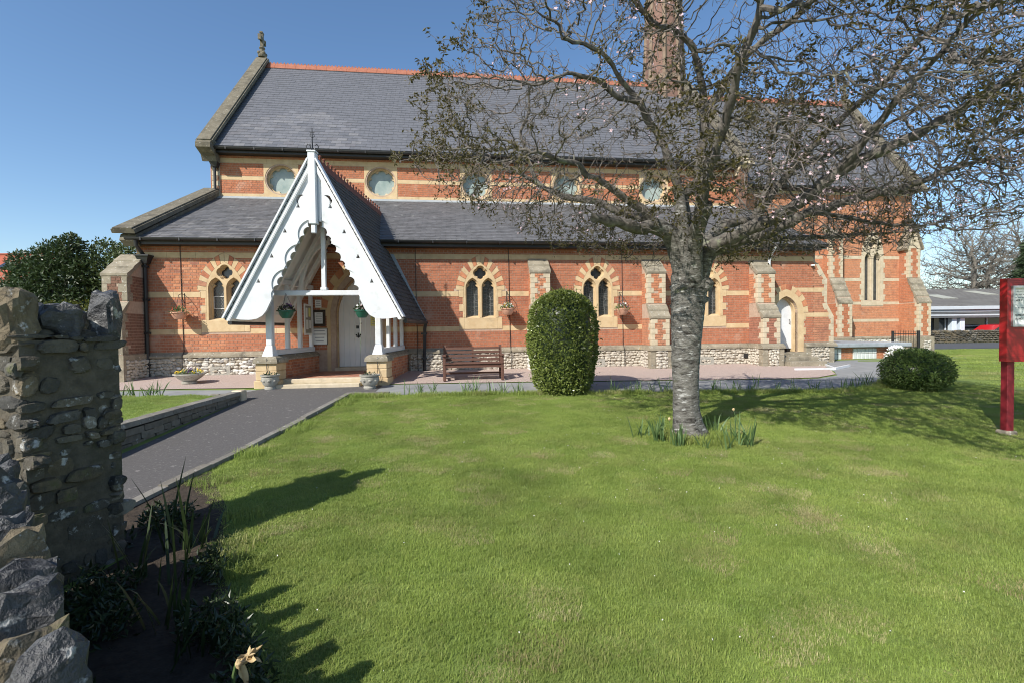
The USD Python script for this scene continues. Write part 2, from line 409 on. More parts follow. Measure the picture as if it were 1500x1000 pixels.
mat("rubble_mortar", two((.055, .048, .035), (.11, .095, .07)), 14, rough=1, bump=.9, bscale=30, bdist=.02, spots=[((.05, .05, .03), 4, .55, .7)])
mat("kerb_stone", two((.20, .185, .155), (.32, .30, .26)), 9, rnd=[(0, (.13, .12, .10)), (.5, (.20, .185, .16)), (1, (.155, .14, .115))], vary=.5, rough=.95, bump=.5, bscale=40, bdist=.006, spots=[((.44, .43, .40), 14, .62, .7), ((.10, .09, .07), 5, .58, .72)])
mat("old_wall", two((.08, .072, .06), (.16, .145, .12)), 9, rnd=[(0, (.09, .08, .065)), (.5, (.16, .145, .12)), (1, (.12, .105, .08))], vary=.6, rough=.95, bump=.7, bscale=30, bdist=.01, spots=[((.34, .33, .30), 10, .64, .72)])
mat("house_tile", two((.26, .065, .035), (.36, .10, .055)), 2, rough=.85, bump=.3, bscale=12)
mat("render_wall", two((.55, .53, .48), (.6, .58, .53)), 2, rough=.9)
mat("grey_roof", two((.12, .115, .11), (.165, .16, .15)), .8, rough=.85)
mat("roof_light", two((.30, .30, .25), (.36, .36, .30)), 2, rough=.6)
mat("fascia_grey", two((.42, .45, .48), (.48, .51, .54)), 2, rough=.5)
mat("cladding_dark", two((.10, .105, .11), (.13, .135, .14)), 2, rough=.5)
mat("pale_blue_paint", two((.48, .55, .62), (.55, .62, .68)), 2, rough=.5)
mat("shop_glass", two((.022, .026, .028), (.05, .055, .055)), .5, rough=.08, spec=.7)
mat("car_red", two((.42, .015, .02), (.46, .02, .025)), 2, rough=.25, spec=.5, coat=.5)
mat("tyre", two((.015, .015, .015), (.02, .02, .02)), 9, rough=.8)
mat("sign_blue", two((.01, .06, .36), (.015, .08, .42)), 2, rough=.5)
mat("sign_yellow", two((.75, .60, .03), (.8, .65, .05)), 2, rough=.5)
mat("dark_wood", two((.03, .022, .016), (.06, .042, .03)), 9, rough=.7)
mat("conifer_leaf", two((.1, .1, .1), (.1, .1, .1)), 3, rnd=[(0, (.015, .03, .012)), (.5, (.03, .05, .02)), (1, (.045, .06, .02))], vary=.4, rough=.6)

# ------------------------------------------------------------------ generic masonry
def prism(c, n, place, d0, d1):
    """closed prism over a convex outline c (a, b), from depth d0 (back) to d1 (front); place(a, b, d) gives the point; the back is left open"""
    k = len(c)
    v = [place(a, b, d1) for a, b in c] + [place(a, b, d0) for a, b in c]
    f = [[0, i, i + 1] for i in range(1, k - 1)]
    for i in range(k):
        j = (i + 1) % k
        f += [[i, k + i, k + j], [i, k + j, j]]
    return np.array(v), np.array(f)


def ccw(poly):
    c = list(poly.exterior.coords)[:-1]
    if not poly.exterior.is_ccw:
        c = c[::-1]
    return c


def bricks(poly, place, proud=0.007, course=0.075, L=0.225, joint=0.012, z0=0.0, seed=1, back=-0.004, header=True):
    """bricks in English bond inside poly (a, b); place(a, b, depth)"""
    r = random.Random(seed)
    out = []
    pp = prep(poly)
    x0, y0, x1, y1 = poly.bounds
    row = int(math.floor((y0 - z0) / course))
    while z0 + row * course < y1:
        b0 = z0 + row * course
        head = header and row % 2
        step = L / 2 if head else L
        a = math.floor(x0 / L) * L - L + (L / 4 if head else 0) + (0 if header or row % 2 else L / 2)
        while a < x1:
            q = sbox(a + joint / 2, b0 + joint / 2, a + step - joint / 2, b0 + course - joint / 2)
            if pp.contains(q):
                out.append(prism(ccw(q), 4, place, back, proud + r.uniform(-.002, .002)))
            elif pp.intersects(q):
                for p in geoms(q.intersection(poly)):
                    p = p.simplify(.004)
                    if p.area > .0012:
                        h = p.convex_hull
                        if h.area - p.area < .25 * p.area:
                            out.append(prism(ccw(h), 0, place, back, proud))
            a += step
        row += 1
    return out


def slates(poly, place, gauge=0.2, width=0.3, thick=0.012, seed=1, lap=0.03):
    """slates laid in rows inside poly (a along the eaves, b up the slope); place(a, b, height over the roof)"""
    r = random.Random(seed)
    out = []
    pp = prep(poly)
    x0, y0, x1, y1 = poly.bounds
    row, b0 = 0, y0
    while b0 < y1:
        a = x0 - width * (0.5 if row % 2 else 0.0) - .01
        while a < x1:
            w = width * r.uniform(.92, 1.0)
            q = sbox(a, b0 - r.uniform(0, .008), a + width - .006, min(b0 + gauge + lap, y1))
            c = None
            if pp.contains(q):
                c = ccw(q)
            elif pp.intersects(q):
                ps = [p for p in geoms(q.intersection(poly)) if p.area > .002]
                if ps:
                    c = ccw(max(ps, key=lambda p: p.area).convex_hull)
            if c is not None:
                t = thick * r.uniform(.85, 1.5); tw = r.uniform(-.002, .002)
                lo = min(p[1] for p in c); hi = max(p[1] for p in c)
                ll = 0.002
                k = len(c)
                v = [place(x, y, (t + tw * (x - a) / width + .006) + ((ll - t) * (y - lo) / max(gauge + lap, .05))) for x, y in c] + [place(x, y, -.004) for x, y in c]
                f = [[0, i, i + 1] for i in range(1, k - 1)]
                for i in range(k):
                    j = (i + 1) % k
                    f += [[i, k + i, k + j], [i, k + j, j]]
                out.append((np.array(v), np.array(f)))
            a += width
        b0 += gauge; row += 1
    return out


ICO = trimesh.creation.icosphere(0)
ICO1 = trimesh.creation.icosphere(1)
ICO2 = trimesh.creation.icosphere(2)


def pebble(c, sx, sy, sz, r, base=ICO, rough=.18, rot=None):
    v = base.vertices * (1 + np.array([r.uniform(-rough, rough) for _ in range(len(base.vertices))])[:, None])
    a = r.uniform(0, 6.28)
    R1 = trimesh.transformations.euler_matrix(a, r.uniform(0, 6.28), r.uniform(0, 6.28))[:3, :3]
    v = v @ R1.T * np.array([sx, sy, sz])
    if rot is not None:
        v = v @ rot.T
    return v + np.asarray(c), np.array(base.faces)


def flints(a0, a1, b0, b1, place, seed=1, sa=.125, sb=.082):
    """knapped and whole flints packed in rough rows on a wall face"""
    r = random.Random(seed)
    out = []
    nb = max(1, round((b1 - b0) / sb)); hb = (b1 - b0) / nb
    for i in range(nb):
        a = a0 + r.uniform(0, sa * .5)
        while a < a1 - .03:
            w = min(sa * r.uniform(.45, 1.7), a1 - a)
            o, f = pebble((0, 0, 0), w * .60, .040, hb * r.uniform(.45, .66), r, base=ICO1 if r.random() < .35 else ICO, rough=.24)
            ca, cb = a + w / 2, b0 + (i + .5) * hb + r.uniform(-.022, .022)
            out.append((np.array([place(ca + p[0], cb + p[2], .004 - p[1]) for p in o]), f))
            a += w
    return out


def front(v):
    return lambda a, b, d: (a, v - d, b)


def arch_pts(cx, zs, a, rise, n=10):
    """points of a pointed arch from the right springing over the apex to the left springing"""
    Rr = (rise * rise + a * a) / (2 * a)
    c = Rr - a
    t1 = math.atan2(rise, c)
    right = [(cx - c + Rr * math.cos(t), zs + Rr * math.sin(t)) for t in np.linspace(0, t1, n)]
    left = [(2 * cx - x, z) for x, z in right[::-1]]
    return right + left[1:]


def lancet(cx, z0, zs, a, rise, n=10):
    return Polygon([(cx - a, z0), (cx + a, z0)] + arch_pts(cx, zs, a, rise, n)).buffer(0)


def voussoirs(cx, zs, a, rise, depth, n, place, parent, first="sandstone", proud=.012):
    """wedges of brick and stone in turn around a pointed arch"""
    Rr = (rise * rise + a * a) / (2 * a); c = Rr - a
    t1 = math.atan2(rise, c); t2 = math.acos(min(1, c / (Rr + depth)))
    for side in (1, -1):
        for i in range(n):
            ta, tb = i / n, (i + 1) / n
            gap = .012
            q = []
            for R_, tt in ((Rr + .002, t1), (Rr + depth, t2)):
                for t in ((ta * tt + gap / R_ / 2, tb * tt - gap / R_ / 2) if R_ < Rr + .01 else (tb * tt - gap / R_ / 2, ta * tt + gap / R_ / 2)):
                    q.append((cx + side * (-c + R_ * math.cos(t)), zs + R_ * math.sin(t)))
            p = Polygon(q)
            if not p.is_valid:
                continue
            mb = MB(); mb.add(*prism(ccw(p), 4, place, -.01, proud + (.003 if i % 2 else 0)))
            obj("voussoir", mb, ("brick", first)[(i + 1) % 2], parent)


# ------------------------------------------------------------------ the ground
def cross2(v, f):
    a, b = v[f[:, 1]] - v[f[:, 0]], v[f[:, 2]] - v[f[:, 0]]
    return a[:, 0] * b[:, 1] - a[:, 1] * b[:, 0]


def drape(poly, dz, cell=2.5):
    mb = MB(); poly = poly.buffer(0)
    x0, y0, x1, y1 = poly.bounds
    xs = np.arange(math.floor(x0 / cell) * cell, x1 + cell, cell); ys = np.arange(math.floor(y0 / cell) * cell, y1 + cell, cell)
    for X in xs:
        for Y in ys:
            for p in geoms(poly.intersection(sbox(X, Y, X + cell, Y + cell))):
                if p.area < 1e-5:
                    continue
                v, f = trimesh.creation.triangulate_polygon(p, engine="earcut")
                z = g(v[:, 0], v[:, 1]) + dz
                f = np.array(f)
                nrm = cross2(v, f)
                f[nrm < 0] = f[nrm < 0][:, ::-1]
                mb.add(np.c_[v, z], f)
    return mb


def local_poly(pts):
    return Polygon([tuple(W(u, v)[:2]) for u, v in pts])


xs = np.concatenate([np.linspace(-400, -40, 12), np.arange(-36, 60, 2.0), np.linspace(64, 400, 14)])
ys = np.concatenate([np.linspace(-60, -6, 6), np.arange(-4, 46, 1.0), np.linspace(50, 600, 16)])
GX, GY = np.meshgrid(xs, ys)
gz = g(GX, GY)
idx = np.arange(GX.size).reshape(GX.shape)
quad = np.stack([idx[:-1, :-1], idx[:-1, 1:], idx[1:, 1:], idx[1:, :-1]], -1).reshape(-1, 4)
struct("ground", MB().add(np.stack([GX.ravel(), GY.ravel(), gz.ravel()], 1), quad), "turf", smooth=True)

PATH_L = [(-5.45, 9.75), (-5.25, 8.0), (-5.05, 6.4), (-4.9, 4.9), (-4.9, 2.0), (-5.2, -2.0)]      # tarmac path, its left edge from the porch to the gateway
PATH_R = [(-3.46, 10.12), (-3.46, 8.0), (-3.5, 6.2), (-3.58, 5.0), (-3.66, 3.0), (-3.7, -2.0)]
tarmac = Polygon([(-5.75, 10.95), (-3.1, 11.45)] + [(-3.0, 10.22)] + PATH_R + PATH_L[::-1] + [(-6.1, 9.95)])
struct("tarmac_path", drape(tarmac, .008), "asphalt")
front_path = local_poly([(7.0, -2.45), (10, -2.62), (13, -2.85), (16.5, -3.12), (17.6, -3.15), (18.5, -2.75), (19.0, -2.1), (19.3, -1.6), (20.1, -.6), (20.3, .3), (26.5, 1.0), (26.5, .5), (24, -.15), (21.8, -1.3), (20.2, -2.6), (18.9, -3.75), (18.0, -4.35), (16.6, -4.75), (13, -4.3), (9, -3.87), (6.66, -3.78), (6.7, -2.4)])
struct("concrete_path", drape(front_path, .004), "concrete")
left_path = local_poly([(-6, -2.45), (2.0, -2.45), (4.3, -2.75), (4.3, -3.4), (2.2, -3.3), (-6, -2.9)])
struct("concrete_path", drape(left_path, .004), "concrete")
struct("gravel_bed", drape(local_poly([(6.95, -.02), (20.3, -.02), (19.5, -1.2), (18.6, -2.6), (17.7, -3.05), (16.5, -3.08), (13, -2.8), (10, -2.57), (7.0, -2.4)]), .018), "gravel")
struct("gravel_bed", drape(local_poly([(-1.0, -.02), (4.3, -.02), (4.25, -2.5), (2.0, -2.35), (-6, -2.3), (-6, .5), (-1.0, .5)]), .018), "gravel")
struct("road", drape(Polygon([(14, 24.2), (60, 26.5), (60, 36.5), (14, 35.5)]), .01), "road")
struct("car_park", drape(Polygon([(12, 36.9), (120, 39), (120, 75), (12, 70)]), .01, 6), "road")
struct("pavement", drape(Polygon([(-12, -8), (12, -14), (3.5, -2.2), (-.2, .1), (-1.75, 1.28), (-3.4, 2.6), (-6, 2.4), (-12, 2)]), .004), "concrete")
bed = Polygon([(-2.95, 2.95), (-2.9, 3.55), (-3.5, 3.8), (-3.58, 4.9), (-3.44, 5.4), (-3.15, 5.0), (-2.62, 4.35), (-2.2, 3.5), (-1.6, 2.75), (-1.0, 2.05), (-.4, 1.3), (.4, .5), (.1, .25), (-1.35, 1.47)])
struct("flower_bed", drape(bed, .012, 1.0), "soil")
struct("soil_patch", drape(Point(2.55, 6.75).buffer(.36), .006, 1.0), "soil")

# ------------------------------------------------------------------ the church
church = thing("church", "large Victorian church of red brick with pale stone bands and slate roofs", "church", CH, TH)
WEST, EAST = 0.0, 20.1
WIN = [2.24, 9.33, 12.88, 16.42]
BUT = [11.05, 14.57, 18.10]
DOOR = 5.80

# openings and what the brick leaves free
WIN_OUT = lambda c: unary_union([lancet(c, 1.46, 2.28, .49, .80), Polygon([(c - .62, 1.14), (c + .62, 1.14), (c + .62, 1.47), (c - .62, 1.47)])])
WIN_VOUS = lambda c: Polygon([(c - .72, 2.28), (c + .72, 2.28)] + arch_pts(c, 2.28, .72, 1.06, 12)).buffer(0)
aisle_rect = sbox(WEST, -.25, EAST, 3.72)
door_hole = lancet(DOOR, -.25, 1.55, .62, 1.15)
sdoor_hole = lancet(19.1, .28, 1.55, .40, .52)
core = aisle_rect
for c in WIN:
    core = core.difference(lancet(c, 1.47, 2.28, .47, .76))
core = core.difference(door_hole).difference(sdoor_hole)
obj("aisle_wall", MB().ex(core, 0.0, .5), "mortar", church)

BANDS = [(1.08, 1.23), (2.10, 2.25), (3.18, 3.34)]
free = sbox(WEST + .02, .60, EAST - .02, 3.64)
bandmask = unary_union([sbox(-1, a, 18.4, b) for a, b in BANDS] + [sbox(18.3, 1.40, 21, 1.54), sbox(18.3, 2.20, 21, 2.34), sbox(18.3, 3.18, 21, 3.34)])
quoinmask = []
for c in WIN:
    quoinmask.append(WIN_OUT(c)); quoinmask.append(WIN_VOUS(c))
    for z0, z1, h in ((1.47, 1.66, .52), (1.66, 1.86, .63), (1.86, 2.07, .52), (2.07, 2.28, .63)):
        quoinmask.append(sbox(c - h, z0, c + h, z1))
dv = Polygon([(DOOR - 1.05, 1.55), (DOOR + 1.05, 1.55)] + arch_pts(DOOR, 1.55, 1.05, 1.62, 12)).buffer(0)
quoinmask += [dv, sbox(DOOR - .85, -.3, DOOR + .85, 1.55)]
sv = Polygon([(19.1 - .70, 1.55), (19.1 + .70, 1.55)] + arch_pts(19.1, 1.55, .70, .84, 12)).buffer(0)
quoinmask += [sv, sbox(19.1 - .62, 0, 19.1 + .62, 1.55)]
butmask = [sbox(b - .275, -.3, b + .275, 3.22) for b in BUT] + [sbox(-.4, -.3, .2, 3.25)]
wallq = unary_union(quoinmask + butmask)
aisle_bricks = bricks(free.difference(bandmask).difference(wallq), front(0.0), z0=.6, seed=3)
many("brick", aisle_bricks, "brick", church, n=230, key=lambda p: abs(p[0][:, 0].mean() - 1.6) + .3 * abs(p[0][:, 2].mean() - 1.8), restname="brickwork")
for a, b in BANDS:
    u = 0.02
    band = sbox(.02, a + .003, 18.35, b - .003).difference(unary_union(butmask + [WIN_OUT(c) for c in WIN] + [sbox(c - .64, 1.0, c + .64, 2.28) for c in WIN] + [WIN_VOUS(c) for c in WIN] + [dv, sbox(DOOR - .85, 0, DOOR + .85, 1.6)]))
    i = 0
    for p in geoms(band):
        x0, z0, x1, z1 = p.bounds
        n = max(1, round((x1 - x0) / .75))
        for k in range(n):
            q = p.intersection(sbox(x0 + (x1 - x0) * k / n + .003, z0 - 1, x0 + (x1 - x0) * (k + 1) / n - .003, z1 + 1))
            if q.area > .004:
                obj("band_stone", MB().ex(q, -.010 - .002 * (i % 2), .02), "sandstone", church)
                i += 1
for a, b in ((1.40, 1.54), (2.20, 2.34), (3.18, 3.34)):
    p = sbox(18.38, a + .003, 20.04, b - .003).difference(unary_union([sv, sbox(19.1 - .62, 0, 19.1 + .62, 1.55)]))
    for q in geoms(p):
        obj("band_stone", MB().ex(q, -.011, .02), "sandstone", church)


def two_light_window(c, glass, lattice):
    fr = lancet(c, 1.47, 2.28, .488, .795, 14)
    lights = [lancet(c + s * .235, 1.47, 2.34, .165, .26, 8) for s in (-1, 1)]
    quat = unary_union([Point(c + dx, 2.79 + dz).buffer(.088, 6) for dx, dz in ((.085, 0), (-.085, 0), (0, .085), (0, -.085))])
    holes = unary_union(lights + [quat])
    cusps = unary_union([Polygon([(c + s * .235 + t * .17, 2.36), (c + s * .235 + t * .165, 2.50), (c + s * .235 + t * .075, 2.445)]) for s in (-1, 1) for t in (-1, 1)])
    mb = MB()
    mb.ex(fr.difference(holes.buffer(.040, join_style=2)), -.016, .045)
    mb.ex(fr.difference(holes.buffer(.020, join_style=2)), .045, .085)
    mb.ex(fr.difference(holes), .085, .135)
    mb.ex(fr.difference(holes.difference(cusps)), .135, .24)
    win = obj("window", mb, "sandstone", church)
    sill = MB()
    sill.exu(Polygon([(-.016, 1.14), (-.016, 1.455), (-.012, 1.462), (.2, 1.53), (.2, 1.14)]), c - .49, c + .49)
    obj("sill", sill, "sandstone", win)
    for s in (-1, 1):
        for k, (z0, z1, h) in enumerate(((1.14, 1.468, .632), (1.472, 1.66, .525), (1.664, 1.86, .632), (1.864, 2.07, .525), (2.074, 2.276, .632))):
            x0, x1 = sorted((c + s * .492, c + s * h))
            obj("quoin_stone", MB().bbox(x0, x1, -.014, .03, z0, z1, .004), "sandstone", win)
    voussoirs(c, 2.28, .492, .80, .225, 9, front(0.0), win)
    for s, l in zip((-1, 1), lights):
        obj("pane", MB().ex(l.buffer(.01), .212, .222), glass, win)
        lm = MB(); lines = []
        if lattice:
            for k in range(-12, 26):
                x = c + s * .235
                lines += [LineString([(x - .3, 1.3 + k * .098), (x + .3, 1.3 + k * .098 + .84)]), LineString([(x - .3, 1.3 + k * .098 + .84), (x + .3, 1.3 + k * .098)])]
            w = .0026
        else:
            x = c + s * .235; rr = random.Random(int(c * 10) + s)
            for k in range(9):
                z = 1.55 + k * .115 + rr.uniform(-.03, .03)
                lines.append(LineString([(x - .2, z), (x - .05, z + rr.uniform(-.05, .05)), (x + .06, z + rr.uniform(-.05, .05)), (x + .2, z)]))
            lines += [LineString([(x - .06, 1.4), (x - .05 + rr.uniform(-.03, .03), 2.0), (x, 2.7)]), LineString([(x + .06, 1.4), (x + .05 + rr.uniform(-.03, .03), 2.0), (x, 2.7)])]
            lines += [Point(x, 2.02).buffer(.085).exterior, Point(x, 1.72).buffer(.07).exterior]
            w = .0026
        lead = unary_union([k.buffer(w) for k in lines]).intersection(l.buffer(.005))
        obj("leading", MB().ex(lead, .204, .210), "lead_came", win)
        bars = MB()
        for z in ((1.78, 2.12) if lattice else (1.72, 1.98, 2.24)):
            bars.box(c + s * .235 - .165, c + s * .235 + .165, .192, .200, z, z + (.016 if lattice else .006))
        if lattice:
            bars.box(c + s * .235 - .163, c + s * .235 - .149, .192, .200, 1.78, 2.12)
            bars.box(c + s * .235 + .149, c + s * .235 + .163, .192, .200, 1.78, 2.12)
        obj("window_bar", bars, "shade_white" if lattice else "grey_iron", win)
    obj("pane", MB().ex(quat.buffer(.01), .212, .222), glass, win)
    return win


two_light_window(WIN[0], "leaded_glass", True)
for c in WIN[1:]:
    two_light_window(c, "stained_glass", False)

# plinth: flints between dressed stones under a weathered stone course
plinth_spans = [(-.9, -.45), (.25, 4.42), (7.22, 10.72), (11.38, 14.24), (14.90, 17.77)]
pl = MB()
for a, b in plinth_spans + [(19.75, 20.75)]:
    pl.box(a, b, -.06, .02, -.3, .452)
obj("plinth_wall", pl, "flint_mortar", church, kind="stuff")
cop = MB()
for a, b in [(-.9, 4.45), (7.2, 18.3), (19.72, 20.82)]:
    n = max(1, round((b - a) / .9))
    for k in range(n):
        x0, x1 = a + (b - a) * k / n + .002, a + (b - a) * (k + 1) / n - .002
        obj("plinth_stone", MB().exu(Polygon([(-.115, .452), (-.115, .505), (-.015, .592), (.02, .592), (.02, .452)]), x0, x1), "weathered_stone", church)
fl = []
for k, (a, b) in enumerate(plinth_spans + [(20.0 - .12, 20.55)]):
    fl += flints(a, b, -.12, .45, front(-.06), seed=20 + k)
many("flint", fl, "flint", church, n=150, key=lambda p: p[0][:, 0].mean() if p[0][:, 0].mean() > .9 else 99, restname="flintwork")
for x in (19.73, 20.56):
    obj("quoin_stone", MB().bbox(x, x + .17, -.085, .0, -.2, .45, .008), "weathered_stone", church)
for x in (2.10, 12.82, 16.33):
    v = MB().ex(sbox(x - .26, -.06, x + .26, .20).difference(sbox(x - .16, .0, x + .16, .12)), -.10, -.05)
    vent = obj("air_vent", v, "cast_stone", church)
    obj("grating", MB().box(x - .16, x + .16, -.07, -.062, .0, .12), "black_iron", vent)
obj("drain_hole", MB().box(17.58, 17.72, -.112, -.1, .14, .28), "black_iron", church)


# buttresses
def cap(u0, u1, vb, zb, vf, zf, steps, parent, over=.03, m="weathered_stone"):
    """weathering of stepped sloping slabs from (vb, zb) down to (vf, zf)"""
    for i in range(steps):
        t0, t1 = i / steps, (i + 1) / steps
        va, za, vc, zc = vb + (vf - vb) * t0, zb + (zf - zb) * t0, vb + (vf - vb) * t1, zb + (zf - zb) * t1
        e = .028
        obj("weathering", MB().exu(Polygon([(va + .02, za - .09), (va + .02, za + .012), (vc - e, zc + .012), (vc - e, zc - .04), (vc - e + .02, zc - .075), (vc + .06, zc - .075)]), u0 - over, u1 + over), m, parent)


def stage_block(u0, u1, vf, vb, z0, z1, parent, seed, face="brick", st="pale_stone", sides=(-1,), bw=(.19, .11), q=.15):
    """one stage of a buttress: brick core with toothed corner stones"""
    r = random.Random(seed)
    n = max(2, round((z1 - z0) / q)); h = (z1 - z0) / n
    taken_f, taken_s = [], {-1: [], 1: []}
    for s in (-1, 1):
        for k in range(n):
            wf, ws = (bw if (k + (s > 0)) % 2 == 0 else bw[::-1])
            ws = min(ws, (vb - vf) * .8)
            a, b = z0 + k * h + .003, z0 + (k + 1) * h - .003
            x0, x1 = (u0 - .009, u0 + wf) if s < 0 else (u1 - wf, u1 + .009)
            obj("quoin_stone", MB().bbox(x0, x1, vf - .009, vf + ws, a, b, .004), st, parent)
            taken_f.append(sbox(x0, a - .003, x1, b + .003)); taken_s[s].append(sbox(vf - .1, a - .003, vf + ws, b + .003))
    out = bricks(sbox(u0, z0, u1, z1).difference(unary_union(taken_f)), front(vf), z0=z0, seed=seed)
    for s in sides:
        x = u0 if s < 0 else u1
        rect = sbox(vf, z0, vb, z1).difference(unary_union(taken_s[s]))
        if s < 0:
            out += bricks(affinity.scale(rect, -1, 1, origin=(0, 0)), lambda a, b, d, x=x: (x - d, -a, b), z0=z0, seed=seed + 1)
        else:
            out += bricks(rect, lambda a, b, d, x=x: (x + d, a, b), z0=z0, seed=seed + 1)
    mb = MB()
    for v, f in out:
        mb.add(v, f)
    obj("brickwork", mb, face, parent, kind="stuff")


for i, c in enumerate(BUT):
    u0, u1 = c - .275, c + .275
    mb = MB()
    mb.exu(Polygon([(.02, -.2), (.02, 3.2), (-.445, 2.78), (-.445, 1.82), (-.70, 1.42), (-.70, -.2)]), u0 + .001, u1 - .001)
    bt = obj("buttress", mb, "mortar", church)
    stage_block(u0, u1, -.45, .0, 1.84, 2.76, bt, 50 + i)
    stage_block(u0, u1, -.705, .0, .60, 1.40, bt, 60 + i)
    cap(u0, u1, .01, 3.20, -.45, 2.79, 2, bt, m="weathered_stone")
    cap(u0, u1, -.43, 1.84, -.705, 1.43, 2, bt)
    obj("plinth_stone", MB().exu(Polygon([(-.84, .452), (-.84, .505), (-.72, .595), (.0, .595), (.0, .452)]), u0 - .10, u1 + .10), "weathered_stone", bt)
    obj("plinth_core", MB().box(u0 - .055, u1 + .055, -.785, 0, -.3, .451), "flint_mortar", bt)
    for s in (-1, 1):
        x0, x1 = (u0 - .075, u0 + .09) if s < 0 else (u1 - .09, u1 + .075)
        for z0, z1 in ((-.3, .02), (.024, .24), (.244, .45)):
            obj("quoin_stone", MB().bbox(x0, x1, -.805, -.60, z0, z1, .006), "weathered_stone", bt)
    fm = MB()
    for v, f in flints(u0 + .09, u1 - .09, -.15, .45, front(-.785), seed=70 + i) + [(np.stack([np.full(len(v), 0) + v[:, 0], v[:, 1], v[:, 2]], 1), f) for v, f in flints(.0, .58, -.15, .45, lambda a, b, d: (u0 - .055 - d, -a - .02, b), seed=75 + i)]:
        fm.add(v, f)
    obj("flintwork", fm, "flint", bt, kind="stuff")

# weathered buttress at the west corner
mb = MB().exu(Polygon([(.02, -.4), (.02, 3.26), (-.745, 2.66), (-.745, 1.95), (-.98, 1.66), (-.98, -.4)]), -.379, .199)
bt = obj("buttress", mb, "mortar", church, label="weathered grey and brown brick buttress at the west corner")
stage_block(-.38, .20, -.75, .0, 1.96, 2.62, bt, 80, face="weathered_brick", st="weathered_stone", sides=(-1, 1), bw=(.21, .12), q=.2)
stage_block(-.38, .20, -.985, .0, .60, 1.64, bt, 82, face="weathered_brick", st="weathered_stone", sides=(-1, 1), bw=(.21, .12), q=.2)
cap(-.38, .20, .01, 3.26, -.75, 2.66, 3, bt)
cap(-.38, .20, -.73, 1.97, -.985, 1.66, 1, bt)
obj("plinth_core", MB().box(-.44, .26, -1.06, 0, -.4, .58), "weathered_stone", bt)
fm = MB()
for v, f in flints(-1.0, .0, -.2, .45, lambda a, b, d: (.26 + d, a, b), seed=88):
    fm.add(v, f)
obj("flintwork", fm, "flint", bt, kind="stuff")

# east end of the aisle: raking buttress seen in profile
rk = Polygon([(20.0, .3), (20.0, 3.25), (20.10, 3.22), (20.20, 3.13), (20.52, 2.60), (20.52, 1.82), (20.76, 1.42), (20.76, .59)])
rb = obj("raking_buttress", MB().ex(Polygon([(20.0, -.2), (20.0, 3.22), (20.1, 3.19), (20.19, 3.1), (20.505, 2.59), (20.505, 1.81), (20.745, 1.41), (20.745, -.2)]), .003, .5), "mortar", church)
edge = [(20.20, 3.13), (20.52, 2.60), (20.52, 1.82), (20.76, 1.42), (20.76, .59)]
ln = LineString(edge)
stones = []
L_ = ln.length; n = 14
for k in range(n):
    seg = LineString([ln.interpolate(L_ * k / n + .004), ln.interpolate(L_ * (k + .5) / n), ln.interpolate(L_ * (k + 1) / n - .004)])
    q = seg.buffer(.17 if k % 2 else .10, cap_style=2, single_sided=False).intersection(rk)
    if q.area > .003:
        q = max(geoms(q), key=lambda p: p.area); stones.append(q)
        obj("quoin_stone", MB().ex(q, -.012, .46), "pale_stone", rb)
out = bricks(sbox(20.03, .6, 20.76, 3.1).intersection(rk).difference(unary_union(stones)).difference(bandmask), front(0.0), z0=.6, seed=91)
mb = MB()
for v, f in out:
    mb.add(v, f)
obj("brickwork", mb, "brick", rb, kind="stuff")
for a, b in ((1.40, 1.54), (2.20, 2.34)):
    obj("band_stone", MB().ex(sbox(20.05, a, 20.7, b).intersection(rk).difference(unary_union(stones)), -.011, .02), "sandstone", rb)

# side door of the last bay
ring = lancet(19.1, .30, 1.55, .60, .74, 12).difference(lancet(19.1, .30, 1.55, .40, .52, 12))
sd = obj("doorway", MB().ex(ring, -.014, .12).ex(lancet(19.1, .30, 1.55, .50, .62, 12).difference(lancet(19.1, .30, 1.55, .36, .47, 12)), .12, .30), "sandstone", church)
voussoirs(19.1, 1.55, .602, .742, .16, 6, front(0.0), sd)
for s in (-1, 1):
    for k in range(4):
        z0 = .60 + k * .235
        x0, x1 = sorted((19.1 + s * .602, 19.1 + s * (.68 if k % 2 else .61)))
        obj("quoin_stone", MB().bbox(x0, x1, -.013, .03, z0, z0 + .23, .004), "sandstone", sd)
dr = obj("door", MB().ex(lancet(19.1, .40, 1.55, .39, .5, 12), .24, .28), "white_paint", church)
obj("handle", MB().tube([(19.38, .235, 1.2), (19.38, .20, 1.2), (19.38, .20, 1.32), (19.38, .235, 1.32)], .01), "black_iron", dr)
for k in range(3):
    obj("door_step", MB().bbox(18.5 - .0 * k, 19.72, -.35 - .32 * (2 - k), .24, -.3, .06 + .115 * k, .012), "weathered_stone", church)

# eaves, gutters, pipes
def gutter(u0, u1, v, z, r=.065, name="gutter"):
    a = np.linspace(math.pi, 2 * math.pi, 9)
    outer = [(v + r * math.cos(t), z + r * math.sin(t)) for t in a]
    inner = [(v + (r - .008) * math.cos(t), z + (r - .008) * math.sin(t)) for t in a[::-1]]
    gt = obj(name, MB().exu(Polygon(outer + inner), u0, u1), "black_iron", church)
    br = MB()
    k = u0 + .4
    while k < u1:
        br.box(k - .015, k + .015, v - r - .006, v + r + .05, z - r - .008, z + .004); k += .95
    obj("bracket", br, "black_iron", gt)


